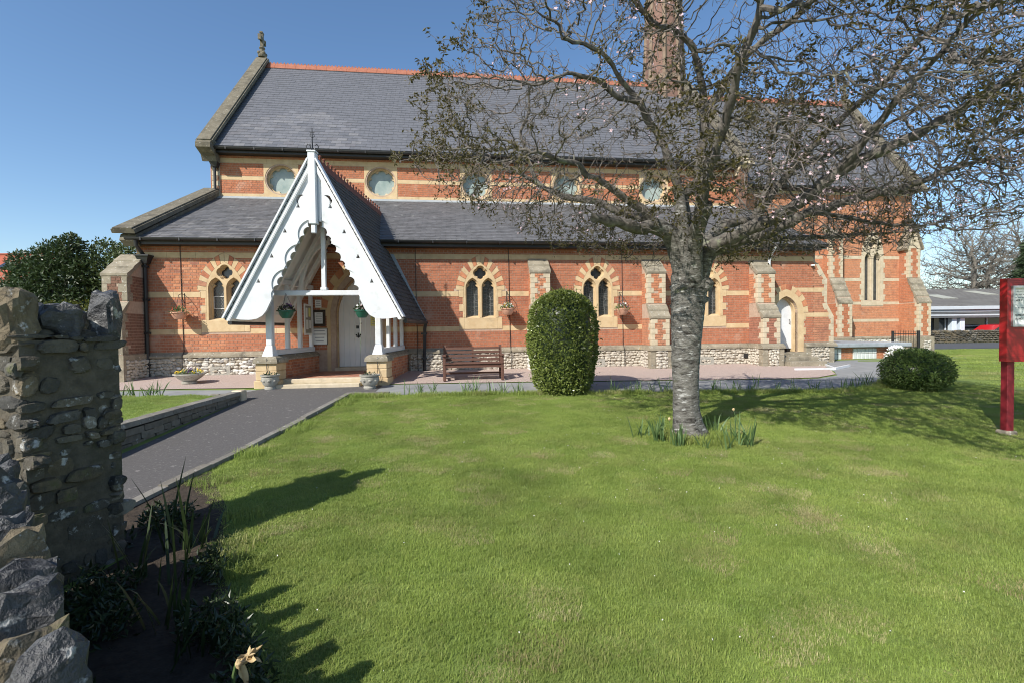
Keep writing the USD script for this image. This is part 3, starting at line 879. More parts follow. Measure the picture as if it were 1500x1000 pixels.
gutter(-.02, 20.2, -.40, 3.655, .075)
obj("fascia", MB().box(.28, 20.1, -.31, -.28, 3.50, 3.70), "black_iron", church)
obj("soffit", MB().box(.28, 20.1, -.28, .0, 3.50, 3.525), "black_iron", church)
gutter(.30, 19.9, 3.80, 7.62, .08)
obj("fascia", MB().box(.30, 19.9, 3.89, 3.92, 7.46, 7.68), "black_iron", church)
obj("soffit", MB().box(.30, 19.9, 3.92, 4.2, 7.46, 7.485), "black_iron", church)
pipe = MB().tube([(.22, -.40, 3.58), (.22, -.38, 3.45), (.26, -.12, 3.22), (.26, -.10, 3.1), (.26, -.10, -.1)], .048, 10)
for z in (2.9, 2.0, 1.1, .25):
    pipe.box(.19, .33, -.15, -.04, z, z + .06)
dp = obj("downpipe", pipe, "black_iron", church)
obj("hopper", MB().hexa([(.17, -.19, 3.0), (.35, -.19, 3.0), (.35, -.02, 3.0), (.17, -.02, 3.0), (.10, -.25, 3.2), (.42, -.25, 3.2), (.42, -.01, 3.2), (.10, -.01, 3.2)]).box(.08, .44, -.27, -.01, 3.2, 3.235), "black_iron", dp)
pipe = MB().tube([(.20, 3.8, 7.55), (.20, 3.85, 7.45), (.17, 4.06, 7.22), (.17, 4.08, 7.1), (.17, 4.08, 6.0)], .045, 10)
dp = obj("downpipe", pipe, "black_iron", church)
obj("hopper", MB().hexa([(.10, 4.0, 7.0), (.26, 4.0, 7.0), (.26, 4.17, 7.0), (.10, 4.17, 7.0), (.04, 3.95, 7.16), (.32, 3.95, 7.16), (.32, 4.18, 7.16), (.04, 4.18, 7.16)]), "black_iron", dp)
obj("downpipe", MB().tube([(18.45, -.42, 3.6), (18.45, -.12, 3.3), (18.45, -.09, 3.1), (18.45, -.09, .0)], .045, 10), "white_paint", church)
obj("lamp_box", MB().bbox(19.93, 20.03, -.10, -.02, 3.02, 3.08, .01), "white_paint", church)
for u in (1.12, 7.46, 10.18, 13.66):
    obj("conductor_wire", MB().tube([(u - .01, -.022, 3.5), (u, -.022, 2.2), (u + .02, -.022, .62), (u + .02, -.13, .5), (u + .03, -.13, -.1)], .009, 5), "black_iron", church)

# aisle roof
def slope_place(va, za, vb, zb):
    L = math.hypot(vb - va, zb - za); dv_, dz_ = (vb - va) / L, (zb - za) / L
    return (lambda a, b, h: (a, va + dv_ * b - dz_ * h, za + dz_ * b + dv_ * h)), L


pl_a, La = slope_place(-.36, 3.66, 4.22, 5.98)
ar = obj("aisle_roof", MB().hexa([pl_a(.25, 0, -.12), pl_a(20.25, 0, -.12), pl_a(20.25, La, -.12), pl_a(.25, La, -.12), pl_a(.25, 0, -.002), pl_a(20.25, 0, -.002), pl_a(20.25, La, -.002), pl_a(.25, La, -.002)]), "dark_tile", church)
porch_cut = Polygon([(DOOR - .05 - 1.9, -1), (DOOR + 2.2, -1), (DOOR + .25, 3.0)])
many("slate", slates(sbox(.25, 0, 20.28, La - .02), pl_a, .165, .30, seed=5), "aisle_slate", ar, n=150, key=lambda p: np.linalg.norm(p[0].mean(0) - np.array([2.0, -.2, 3.8])), restname="other_slates")
obj("flashing", MB().hexa([pl_a(.25, La - .22, .014), pl_a(20.0, La - .22, .014), pl_a(20.0, La, .014), pl_a(.25, La, .014), pl_a(.25, La - .22, .024), pl_a(20.0, La - .22, .024), pl_a(20.0, La, .05), pl_a(.25, La, .05)]), "lead", ar)
obj("verge", MB().hexa([pl_a(20.1, 0, -.16), pl_a(20.27, 0, -.16), pl_a(20.27, La, -.16), pl_a(20.1, La, -.16), pl_a(20.1, 0, -.122), pl_a(20.27, 0, -.122), pl_a(20.27, La, -.122), pl_a(20.1, La, -.122)]), "lead", ar)
# aisle end wall to the east
obj("east_aisle_wall", MB().exu(Polygon([(.52, -.2), (.52, 3.85), (4.2, 5.72), (4.2, -.2)]), 19.8, 20.08), "weathered_brick", church)

# nave
NV = 4.2
cl_rect = sbox(.0, 5.6, 20.1, 7.66)
CIRC = [2.38, 5.91, 9.44, 12.97, 16.50]
cw = cl_rect
for c in CIRC:
    cw = cw.difference(Point(c, 6.65).buffer(.52, 16))
obj("nave_wall", MB().ex(cw, NV, NV + .5), "mortar", church)
cbands = [(5.97, 6.12), (6.60, 6.74), (7.21, 7.38)]
cmask = unary_union([sbox(-1, a, 21, b) for a, b in cbands] + [sbox(c - .60, 5.97, c + .60, 7.21) for c in CIRC])
many("clerestory_brick", bricks(sbox(.30, 6.0, 20.0, 7.6).difference(cmask), front(NV), z0=6.0, seed=7), "brick", church, n=0, restname="clerestory_brickwork")
for a, b in cbands:
    p = sbox(.30, a + .003, 20.0, b - .003).difference(unary_union([sbox(c - .605, 5.97, c + .605, 7.21) for c in CIRC]))
    for q in geoms(p):
        x0, _, x1, _ = q.bounds
        n = max(1, round((x1 - x0) / .8))
        for k in range(n):
            obj("band_stone", MB().box(x0 + (x1 - x0) * k / n + .003, x0 + (x1 - x0) * (k + 1) / n - .003, NV - .010 - .002 * (k % 2), NV + .02, a + .003, b - .003), "sandstone", church)
for k in range(9):
    w_ = .16 if k % 2 else .26
    obj("quoin_stone", MB().bbox(.02, .02 + w_, NV - .012, NV + .3, 6.02 + k * .18, 6.19 + k * .18, .005), "pale_stone", church)
for c in CIRC:
    sq = sbox(c - .60, 5.972, c + .60, 7.208)
    w_ = obj("round_window", MB().ex(sq.difference(Point(c, 6.65).buffer(.565, 24)), NV - .014, NV + .05).ex(Point(c, 6.65).buffer(.60, 24).difference(Point(c, 6.65).buffer(.53, 24)), NV + .05, NV + .12).ex(Point(c, 6.65).buffer(.58, 24).difference(Point(c, 6.65).buffer(.475, 24)), NV + .12, NV + .22), "sandstone", church)
    foil = unary_union([Point(c, 6.65).buffer(.40, 16)] + [Point(c + .36 * math.cos(t), 6.65 + .36 * math.sin(t)).buffer(.13, 8) for t in np.arange(8) * math.pi / 4])
    obj("tracery", MB().ex(Point(c, 6.65).buffer(.48, 24).difference(foil), NV + .20, NV + .235), "pale_stone", w_)
    obj("pane", MB().ex(Point(c, 6.65).buffer(.49, 24), NV + .24, NV + .25), "pale_glass", w_)

RV, RZ = 9.0, 13.2
pl_n, Ln = slope_place(3.80, 7.66, RV, RZ)
nr = obj("nave_roof", MB().hexa([pl_n(.2, 0, -.15), pl_n(20.1, 0, -.15), pl_n(20.1, Ln, -.15), pl_n(.2, Ln, -.15), pl_n(.2, 0, -.002), pl_n(20.1, 0, -.002), pl_n(20.1, Ln, -.002), pl_n(.2, Ln, -.002)])
         .hexa([(.2, RV, RZ - .15), (20.1, RV, RZ - .15), (20.1, 14.2, 7.5), (.2, 14.2, 7.5), (.2, RV, RZ), (20.1, RV, RZ), (20.1, 14.2, 7.66), (.2, 14.2, 7.66)]), "dark_tile", church)
many("slate", slates(sbox(.22, 0, 20.05, Ln - .05), pl_n, .215, .36, seed=6), "slate", nr, n=150, key=lambda p: np.linalg.norm(p[0].mean(0) - np.array([3.0, 4.4, 8.2])), restname="other_slates")


def ridge(u0, u1, v, z, parent, w=.2, crest=True, m="ridge_clay", step=.45):
    u = u0
    while u < u1 - .05:
        e = min(u + step, u1)
        mb = MB().exu(Polygon([(v - w, z - w * 1.0), (v - w + .03, z - w * 1.0 - .01), (v, z + .0), (v + w - .03, z - w - .01), (v + w, z - w), (v + .04, z + .07), (v - .04, z + .07)]), u + .004, e - .004)
        if crest:
            for k in range(3):
                x = u + (e - u) * (k + .5) / 3
                mb.add(*prism([(x - .055, z + .06), (x + .055, z + .06), (x + .03, z + .12), (x, z + .155), (x - .03, z + .12)], 5, lambda a, b, d: (a, v - d, b), -.02, .02))
        obj("ridge_tile", mb, m, parent)
        u = e


ridge(.2, 20.0, RV, RZ + .05, nr)
# west gable, its copings and cross
obj("west_wall", MB().exu(Polygon([(.03, -.3), (.03, 3.62), (4.2, 5.72), (4.2, 7.5), (9, 12.95), (13.8, 7.5), (13.8, -.3)]), -.02, .26), "brick", church)


def coping(u0, u1, va, za, vb, zb, parent, n, t=.09, m="old_coping"):
    d = np.array([vb - va, zb - za]); L = np.linalg.norm(d); d /= L; nn = np.array([-d[1], d[0]])
    for k in range(n):
        a, b = L * k / n + .003, L * (k + 1) / n - .003
        q = lambda s, h: (va + d[0] * s + nn[0] * h, za + d[1] * s + nn[1] * h)
        mb = MB().exu(Polygon([q(a, -.06), q(b, -.06), q(b, t * .55), q(a, t * .55)]), u0, u1)
        mb.exu(Polygon([q(a, t * .55 + .0005), q(b, t * .55 + .0005), q(b, t), q(a, t)]), u0 + .05, u1 - .05)
        obj("coping_stone", mb, m, parent)


cp = obj("aisle_gable", MB().exu(Polygon([(-.42, 3.58), (-.36, 3.74), (4.2, 6.1), (4.2, 5.8), (.0, 3.55), (-.2, 3.45)]), -.16, .22), "old_coping", church)
coping(-.30, .26, -.50, 3.80, 4.25, 6.22, cp, 6)
gb = obj("west_gable", MB().exu(Polygon([(3.75, 7.55), (9, 13.35), (14.25, 7.55), (13.6, 7.2), (4.2, 7.2), (3.8, 7.35)]), -.02, .255), "old_coping", church)
coping(-.20, .34, 3.62, 7.72, 9.0, 13.50, gb, 9)
coping(-.20, .34, 14.38, 7.72, 9.0, 13.50, gb, 9)
obj("kneeler", MB().exu(Polygon([(3.50, 7.50), (3.50, 7.66), (3.66, 7.84), (4.1, 7.84), (4.1, 7.2), (3.95, 7.16), (3.85, 7.36)]), -.17, .31), "old_coping", gb)


def gable_cross(u, v, z, s, name, along):
    """stone cross with a ringed head on a gable apex; its arms run across the gable"""
    mb = MB()
    mb.lathe([(.0, 0), (.17, 0), (.19, .08), (.12, .20), (.09, .34), (.13, .40), (.12, .44), (.07, .48), (0, .49)], 10, (u, v, z))
    for t in range(4):
        mb.tm(trimesh.creation.icosphere(1, .075).apply_translation((u + .15 * math.cos(t * math.pi / 2 + .78), v + .15 * math.sin(t * math.pi / 2 + .78), z + .17)))
    mb.box(u - .06, u + .06, v - .07, v + .07, z + .45, z + 1.10)
    mb.box(u - .055, u + .055, v - .26, v + .26, z + .70, z + .86)
    for k in (-1, 1):
        mb.box(u - .065, u + .065, v + k * .27 - .035, v + k * .27 + .035, z + .66, z + .90)
    mb.box(u - .065, u + .065, v - .11, v + .11, z + 1.06, z + 1.12)
    o = MB()
    for vv, f in mb.pieces():
        o.add((vv - np.array([u, v, z])) * s + np.array([u, v, z]), f)
    return obj(name, o, "old_coping", church)


gable_cross(.07, 9.0, 13.58, 1.0, "gable_cross", "v")

# nave east gable, bell turret
gb = obj("east_gable", MB().exu(Polygon([(3.75, 7.4), (9, 13.25), (14.25, 7.4), (14.25, 3.0), (4.2, 3.0)]), 19.95, 20.25), "weathered_brick", church)
coping(19.85, 20.4, 3.62, 7.72, 9.0, 13.52, gb, 9)
coping(19.85, 20.4, 14.38, 7.72, 9.0, 13.52, gb, 9)
obj("kneeler", MB().exu(Polygon([(3.50, 7.50), (3.50, 7.66), (3.66, 7.84), (4.1, 7.84), (4.1, 7.2), (3.95, 7.16), (3.85, 7.36)]), 19.88, 20.36), "pale_stone", gb)


def octa(u, v, r0, z0, r1, z1, mb):
    a = np.arange(8) * math.pi / 4 + math.pi / 8
    p = [(u + r0 * math.cos(t), v + r0 * math.sin(t), z0) for t in a] + [(u + r1 * math.cos(t), v + r1 * math.sin(t), z1) for t in a]
    return mb.add(p, [[i, (i + 1) % 8, 8 + (i + 1) % 8, 8 + i] for i in range(8)] + [[8, 9, 10, 11], [8, 11, 12, 13], [8, 13, 14, 15]])


TU, TV = 19.15, 9.0
tur = obj("bell_turret", octa(TU, TV, 1.0, 11.8, .80, 17.2, MB()), "weathered_brick", church)
rib = MB(); bandm = MB()
for k in range(8):
    t = k * math.pi / 4 + math.pi / 8
    rib.tube([(TU + 1.0 * math.cos(t), TV + 1.0 * math.sin(t), 11.8), (TU + .79 * math.cos(t), TV + .79 * math.sin(t), 17.2)], .10, 6)
obj("corner_ribs", rib, "spire_stone", tur, kind="stuff")
octa(TU, TV, .90, 17.2, .94, 17.45, bandm)
obj("string_course", bandm, "spire_stone", tur); obj("string_course", octa(TU, TV, 1.02, 13.2, 1.02, 13.4, MB()), "spire_stone", tur)
obj("spire", octa(TU, TV, .86, 17.451, .08, 23.0, MB()), "spire_stone", tur)
gm = MB()
for k in range(8):
    t = k * math.pi / 4
    c_, s_ = math.cos(t), math.sin(t)
    pt = lambda a, r, z: (TU + r * c_ - a * s_, TV + r * s_ + a * c_, z)
    gm.add([pt(-.25, .8, 17.46), pt(.25, .8, 17.46), pt(0, .8, 18.2), pt(-.25, .45, 17.46), pt(.25, .45, 17.46), pt(0, .45, 18.2)], [[0, 1, 2], [0, 3, 4], [0, 4, 1], [1, 4, 5], [1, 5, 2], [2, 5, 3], [2, 3, 0]])
obj("gablets", gm, "weathered_stone", tur, kind="stuff")

# chancel
CV, CE = 5.3, 29.2
WC, WZ0 = 27.23, 2.24
crect = sbox(20.2, -.4, CE, 7.25)
wo = lancet(WC, WZ0, 4.25, .44, .92, 12)
obj("chancel_wall", MB().ex(crect.difference(wo), CV, CV + .5), "mortar", church)
obj("chancel_end_wall", MB().exu(Polygon([(CV + .5, -.4), (CV + .5, 7.3), (9.1, 12.6), (12.9, 7.3), (12.9, -.4)]), CE - .5, CE), "brick", church)
cbz = [(1.27, 1.40), (2.04, 2.17), (3.09, 3.23), (4.07, 4.21), (6.9, 7.08)]
jam = [sbox(WC - (.62 if k % 2 else .52), 2.0 + k * .24, WC + (.62 if k % 2 else .52), 2.24 + k * .24) for k in range(9)]
wout = unary_union([lancet(WC, 1.95, 4.25, .56, 1.15, 12)] + jam)
many("chancel_brick", bricks(sbox(20.3, .62, CE - .02, 7.2).difference(unary_union([sbox(0, a, 40, b) for a, b in cbz] + [wout])), front(CV), z0=.62, seed=9), "brick", church, n=0, restname="chancel_brickwork")
for a, b in cbz:
    for q in geoms(sbox(20.3, a + .003, CE - .02, b - .003).difference(wout)):
        obj("band_stone", MB().ex(q, CV - .012, CV + .02), "pale_stone", church)
lights = [lancet(WC + s * .215, WZ0, 4.05, .150, .30, 8) for s in (-1, 1)]
q4 = unary_union([Point(WC + dx, 4.72 + dz).buffer(.09, 6) for dx, dz in ((.085, 0), (-.085, 0), (0, .085), (0, -.085))])
fr = lancet(WC, WZ0 - .25, 4.25, .54, 1.12, 14)
cwm = obj("window", MB().ex(fr.difference(unary_union(lights + [q4]).buffer(.03, join_style=2)), CV - .016, CV + .06).ex(fr.difference(unary_union(lights + [q4])), CV + .06, CV + .2), "pale_stone", church)
for l in lights + [q4]:
    obj("pane", MB().ex(l.buffer(.01), CV + .18, CV + .19), "stained_glass", cwm)
for s in (-1, 1):
    for k in range(9):
        h = .62 if k % 2 else .545
        x0, x1 = sorted((WC + s * .54, WC + s * h))
        obj("quoin_stone", MB().bbox(x0, x1, CV - .014, CV + .03, 2.0 + k * .24 + .003, 2.24 + k * .24 - .003, .004), "pale_stone", cwm)
obj("plinth_wall", MB().box(20.2, CE + .1, CV - .08, CV + .02, -.6, .50), "mortar", church)
obj("plinth_course", MB().exu(Polygon([(CV - .13, .50), (CV - .13, .55), (CV, .62), (CV, .50)]), 20.2, CE + .1), "weathered_stone", church)
fm = MB()
for v, f in flints(24.5, CE, .0, .5, front(CV - .08), seed=99):
    fm.add(v, f)
obj("flintwork", fm, "flint", church, kind="stuff")

for i, (bu, gablet) in enumerate(((25.08, False), (28.86, True))):
    u0, u1 = bu - .29, bu + .29
    vf0, vf1 = CV - .95, CV - .45
    mb = MB().exu(Polygon([(CV + .02, -.5), (CV + .02, 4.6), (vf1 + .005, 4.5 if gablet else 4.2), (vf1 + .005, 3.18), (vf0 + .005, 2.12), (vf0 + .005, -.5)]), u0 + .001, u1 - .001)
    bt = obj("buttress", mb, "mortar", church, label="tall buttress with a gabled top" if gablet else None)
    stage_block(u0, u1, vf1, CV, 3.2, 4.5 if gablet else 4.9, bt, 110 + i, st="pale_stone", q=.17)
    stage_block(u0, u1, vf0, CV, .64, 2.08, bt, 115 + i, st="pale_stone", q=.17)
    r2 = bricks(affinity.scale(sbox(vf0 + .25, 2.1, CV, 3.2).intersection(Polygon([(vf0, 2.1), (CV, 2.1), (CV, 3.2), (vf1, 3.2)])), -1, 1, origin=(0, 0)), lambda a, b, d: (u0 - d, -a, b), z0=.64, seed=130 + i)
    mb = MB()
    for v, f in r2:
        mb.add(v, f)
    obj("brickwork", mb, "brick", bt, kind="stuff")
    cap(u0, u1, vf1 + .01, 3.22, vf0, 2.10, 4, bt)
    obj("plinth_core", MB().box(u0 - .08, u1 + .08, vf0 - .10, CV, -.6, .60), "weathered_stone", bt)
    fm = MB()
    for v, f in flints(u0 + .1, u1 - .1, -.1, .45, front(vf0 - .10), seed=140 + i):
        fm.add(v, f)
    obj("flintwork", fm, "flint", bt, kind="stuff")
    if gablet:
        gp_ = Polygon([(u0 - .005, 4.5), (u1 + .005, 4.5), (bu, 5.42)])
        obj("gablet", MB().ex(gp_, vf1 - .012, CV + .02), "pale_stone", bt)
        for s in (-1, 1):
            x0 = bu + s * .40
            obj("weathering", MB().add([(bu, vf1 - .06, 5.46), (x0, vf1 - .06, 4.42), (x0, CV, 4.42), (bu, CV, 5.46), (bu, vf1 - .06, 5.60), (x0 + s * .05, vf1 - .06, 4.50), (x0 + s * .05, CV, 4.50), (bu, CV, 5.60)],
                                       [[0, 1, 2, 3], [4, 7, 6, 5], [0, 4, 5, 1], [3, 2, 6, 7], [1, 5, 6, 2], [0, 3, 7, 4]]), "weathered_stone", bt)
    else:
        cap(u0, u1, CV, 5.4, vf1, 4.92, 2, bt)
pl_c, Lc = slope_place(4.98, 7.18, 9.1, 12.75)
cr = obj("chancel_roof", MB().hexa([pl_c(20.2, 0, -.15), pl_c(CE, 0, -.15), pl_c(CE, Lc, -.15), pl_c(20.2, Lc, -.15), pl_c(20.2, 0, -.002), pl_c(CE, 0, -.002), pl_c(CE, Lc, -.002), pl_c(20.2, Lc, -.002)])
         .hexa([(20.2, 9.1, 12.6), (CE, 9.1, 12.6), (CE, 13.2, 7.0), (20.2, 13.2, 7.0), (20.2, 9.1, 12.75), (CE, 9.1, 12.75), (CE, 13.2, 7.15), (20.2, 13.2, 7.15)]), "dark_tile", church)
many("slate", slates(sbox(20.25, 0, CE - .1, Lc - .05), pl_c, .215, .36, seed=8), "slate", cr, n=0, restname="slates")
ridge(20.3, CE - .1, 9.1, 12.8, cr)
gutter(20.3, CE - .1, 4.98, 7.14, .08)
obj("soffit", MB().box(20.3, CE - .1, 5.05, CV, 7.02, 7.05), "black_iron", church)
gb = obj("chancel_gable", MB().exu(Polygon([(4.9, 7.0), (9.1, 12.85), (13.3, 7.0)]), CE - .2, CE + .05), "weathered_stone", church)
coping(CE - .28, CE + .22, 4.72, 7.0, 9.1, 13.0, gb, 9)
coping(CE - .28, CE + .22, 13.48, 7.0, 9.1, 13.0, gb, 9)
gable_cross(CE, 9.1, 13.08, .85, "gable_cross", "v")

# ------------------------------------------------------------------ church door behind the porch
RINGS = [(.82, 1.42, -.016, .08), (.74, 1.30, .08, .17), (.66, 1.20, .17, .30)]
ds = MB()
for a, r_, v0, v1 in RINGS:
    ds.ex(lancet(DOOR, -.15, 1.55, .86 if v0 < 0 else .9, 1.46, 14).difference(lancet(DOOR, -.2, 1.55, a - .06, r_ - .06, 14)), v0, v1)
dw = obj("doorway", ds, "sandstone", church)
voussoirs(DOOR, 1.55, .862, 1.462, .19, 8, front(0.0), dw)
for s in (-1, 1):
    leaf = lancet(DOOR, .10, 1.55, .60, 1.13, 14).intersection(sbox(DOOR + (-.7 if s < 0 else .004), 0, DOOR + (-.004 if s < 0 else .7), 3))
    mb = MB()
    for k in range(4):
        x0 = DOOR + s * (.005 + k * .15); x1 = DOOR + s * (.15 + k * .15)
        mb.ex(leaf.intersection(sbox(min(x0, x1), 0, max(x0, x1) - .003, 3)), .30, .34)
    lf = obj("door", mb, "shade_white", church, label="white boarded leaf of the main door")
    if s < 0:
        obj("letter_plate", MB().bbox(DOOR - .11, DOOR - .03, .285, .30, 1.19, 1.28, .005), "black_iron", lf)
        hm = MB()
        for k in range(5):
            t = math.pi + math.pi * k / 4
            hm.tm(trimesh.creation.icosphere(1, .022).apply_translation((DOOR - .05 + .055 * math.cos(t), .285, 1.01 + .06 * math.sin(t))))
        hm.tube([(DOOR - .05, .28, .92), (DOOR - .05, .28, 1.07)], .016, 6)
        obj("handle", hm, "black_iron", lf)
    else:
        obj("key_plate", MB().bbox(DOOR + .02, DOOR + .05, .285, .30, 1.33, 1.36, .004), "black_iron", lf)
obj("door_sill", MB().bbox(DOOR - .66, DOOR + .66, -.03, .34, -.1, .095, .01), "pale_stone", church)

# ------------------------------------------------------------------ the porch
PV = -2.75
SH = 0.14
porch = thing("porch", "white timber porch with scalloped bargeboards and a steep tiled roof", "porch", W(DOOR, 0, 0), TH)


def pobj(name, mb, m, parent=None, **k):
    v, f = mb.arrays()
    v = v.copy(); v[:, 0] += SH * v[:, 1]
    return obj(name, (v, f), m, parent or porch, **k)


APZ, HW, FZ = 5.0, 1.87, 1.44
SL = (APZ - FZ) / HW
LEN = math.hypot(HW, APZ - FZ)
sn, cs = (APZ - FZ) / LEN, HW / LEN


def st(s, t):
    """point of the left bargeboard: s up the slope from its foot, t inwards"""
    return (-HW + cs * s + sn * t, FZ + sn * s - cs * t)


board = Polygon([st(-.35, 0), st(LEN + .1, 0), st(LEN + .1, .66), st(-.35, .66)]).intersection(sbox(-3, FZ, -.004, 6))
lobes, foils = [], []
for k in range(4):
    s0 = .93 + k * .64
    lobes.append(Point(*st(s0 + .32, .50 + .26)).buffer(.35, 24))
    for j in range(3):
        foils.append(Point(*st(s0 + .10 + j * .215, .625)).buffer(.118, 14))
foot = Polygon([st(-.4, .40), st(.2, .52), st(.62, .50), st(.78, .46), st(.9, .66), st(-.6, .9)])
foot_cut = Point(*st(.30, .97)).buffer(.46, 24)
strip = Polygon([st(-.5, -.01), st(LEN + .2, -.01), st(LEN + .2, .585), st(-.5, .585)])
strip_f = Polygon([st(-.5, -.01), st(LEN + .2, -.01), st(LEN + .2, .53), st(-.5, .53)])
tris = []
for k in range(5):
    c = st(1.02 + k * .64, .17)
    if k < 4:
        tris.append(Polygon([(c[0] - .036, c[1] - .03), (c[0] + .036, c[1] - .03), (c[0], c[1] + .05)]).buffer(.006))
cres = Point(*st(3.10, .17)).buffer(.12, 16).difference(Point(*st(3.10, .27)).buffer(.155, 16))
tail = unary_union([Polygon([st(-.5, -.01), st(.9, -.01), st(.9, .50), st(-.5, .50)]).intersection(sbox(-3, FZ, 0, 6)).buffer(-.17).buffer(.17, 16), Polygon([st(-.5, -.01), st(.9, -.01), st(.9, .25), st(-.5, .25)])])
lower = sbox(-4, -1, 4, FZ + sn * .80)
back_b = board.intersection(strip).difference(unary_union(foils)).difference(unary_union(tris + [cres]))
front_b = board.intersection(strip_f).difference(unary_union(lobes)).difference(unary_union(tris + [cres]))
upper = Polygon([st(.80, -.1), st(6, -.1), st(6, 1.2), st(.80, 1.2)])
foot_piece = Polygon([st(1.05, 0), (-1.87, FZ), (-1.66, FZ - .035), (-1.46, FZ - .045), (-1.30, FZ - .02), (-1.18, FZ + .05), (-1.09, FZ + .16), (-1.03, FZ + .29), (-.97, FZ + .42), st(.86, .555), st(.93, .52), st(1.05, .40)]).buffer(0)
back_b = unary_union([back_b.intersection(upper), foot_piece.difference(unary_union(tris))])
front_b = unary_union([front_b.intersection(upper), foot_piece]).difference(unary_union(tris))
for s in (-1, 1):
    fl_ = (lambda p: p) if s < 0 else (lambda p: affinity.scale(p, -1, 1, origin=(0, 0)))
    b_ = pobj("bargeboard", MB().ex(fl_(back_b), PV + .03, PV + .065).ex(fl_(front_b), PV + .002, PV + .0301), "white_paint")
    vm = MB()
    p0, p1 = st(-.05, -.03), st(LEN - .02, -.03)
    for q, w_, h_, dy in ((.02, .13, .12, -.03), (-.055, .19, .035, -.05)):
        a = np.array([-s * (p0[0] - sn * q * 0), PV + dy + .04, p0[1]]) if s > 0 else np.array([p0[0], PV + dy + .04, p0[1]])
        b = np.array([-s * p1[0], PV + dy + .04, p1[1]]) if s > 0 else np.array([p1[0], PV + dy + .04, p1[1]])
        off = np.array([s * sn, 0, cs]) * (-q)
        vm.beam(a + off, b + off, w_, h_, up=np.array([s * sn, 0, cs]))
    pobj("verge_moulding", vm, "white_paint")
kp = MB().bbox(-.085, .085, PV - .10, PV + .06, 3.55, 5.16, .015).bbox(-.10, .10, PV - .115, PV + .05, 5.16, 5.20, .01).bbox(-.05, .05, PV - .065, PV + .03, 3.35, 3.55, .012)
kp.bbox(.10, .155, PV - .02, PV + .06, 3.62, 4.75, .01)
pobj("king_post", kp, "white_paint")
fi = MB().tube([(0, PV - .02, 5.19), (0, PV - .02, 5.72)], [.016, .008], 6)
for s in (-1, 1):
    fi.tube([(s * .012, PV - .02, 5.24), (s * .10, PV - .02, 5.22), (s * .135, PV - .02, 5.30), (s * .10, PV - .02, 5.36), (s * .06, PV - .02, 5.33)], .011, 5)
    fi.tube([(0, PV - .02 + s * .012, 5.24), (0, PV - .02 + s * .10, 5.22), (0, PV - .02 + s * .12, 5.32)], .011, 5)
    fi.tube([(s * .008, PV - .02, 5.50), (s * .05, PV - .02, 5.54), (s * .03, PV - .02, 5.60)], .007, 5)
fi.box(-.05, .05, PV - .026, PV - .014, 5.615, 5.63)
pobj("finial", fi, "black_iron")

# roof of the porch
EZ, EA = 1.40, 1.93
pr_r = lambda a, b, h: (EA - cs * b + sn * h, a, EZ + sn * b + cs * h)
pr_l = lambda a, b, h: (-EA + cs * b - sn * h, -a, EZ + sn * b + cs * h)
PL = (5.03 - EZ) / sn


def vend(z):
    return -.02 if z < 3.45 else (-.36 + (z - 3.66) / .5066 + .05)


pts = [(PV - .06, 0.0)] + [(vend(EZ + sn * b), b) for b in (0, 1.0, 2.0, (3.44 - EZ) / sn, (3.46 - EZ) / sn, 2.8, 3.4, PL)] + [(PV - .06, PL)]
rp = Polygon(pts)
proof = pobj("porch_roof", MB().hexa([(-.02, PV + .0, 4.9), (.02, PV, 4.9), (.02, 2.2, 4.9), (-.02, 2.2, 4.9), (-.02, PV, 5.0), (.02, PV, 5.0), (.02, 2.2, 5.0), (-.02, 2.2, 5.0)]), "dark_tile")
for nm, pl_, mir in (("right", pr_r, False), ("left", pr_l, True)):
    q = affinity.scale(rp, -1, 1, origin=(0, 0)) if mir else rp
    v, f = trimesh.creation.triangulate_polygon(q, engine="earcut")
    body = MB()
    m = trimesh.creation.extrude_polygon(q, .06, engine="earcut")
    body.add([pl_(x, y, z - .065) for x, y, z in m.vertices], m.faces)
    pobj("roof_boarding", body, "shade_white", proof)
    lin = affinity.scale(q, .985, .99)
    m = trimesh.creation.extrude_polygon(lin, .02, engine="earcut")
    pobj("ceiling_boarding", MB().add([pl_(x, y, z - .088) for x, y, z in m.vertices], m.faces), "shade_white", proof)
    ss = slates(q, pl_, .135, .22, thick=.014, seed=31 + mir)
    many_ = MB()
    for vv, ff in ss[:150]:
        pobj("tile", MB().add(vv, ff), "dark_tile", proof)
    for vv, ff in ss[150:]:
        many_.add(vv, ff)
    pobj("other_tiles", many_, "dark_tile", proof, kind="stuff")
    # rafters and curved braces
    s = -1 if mir else 1
    for k, v in enumerate((-2.55, -1.9, -1.25, -.6)):
        a, b = np.array([s * 1.72, v, 1.62]), np.array([s * .10, v, 1.62 + SL * 1.62])
        n_ = np.array([-s * sn, 0, -cs]) * .14
        pobj("rafter", MB().beam(a + n_, b + n_, .07, .09, up=(0, 1, 0)), "shade_white")
    for v in (-1.1,):
        arc = [(s * (1.06 - .84 * (1 - math.cos(t))), 2.1 + 1.35 * math.sin(t)) for t in np.linspace(0, 1.45, 12)]
        ln_ = LineString(arc).buffer(.045, cap_style=2)
        pobj("arched_brace", MB().ex(ln_, v - .04, v + .04), "shade_white")
v_ = PV + .05
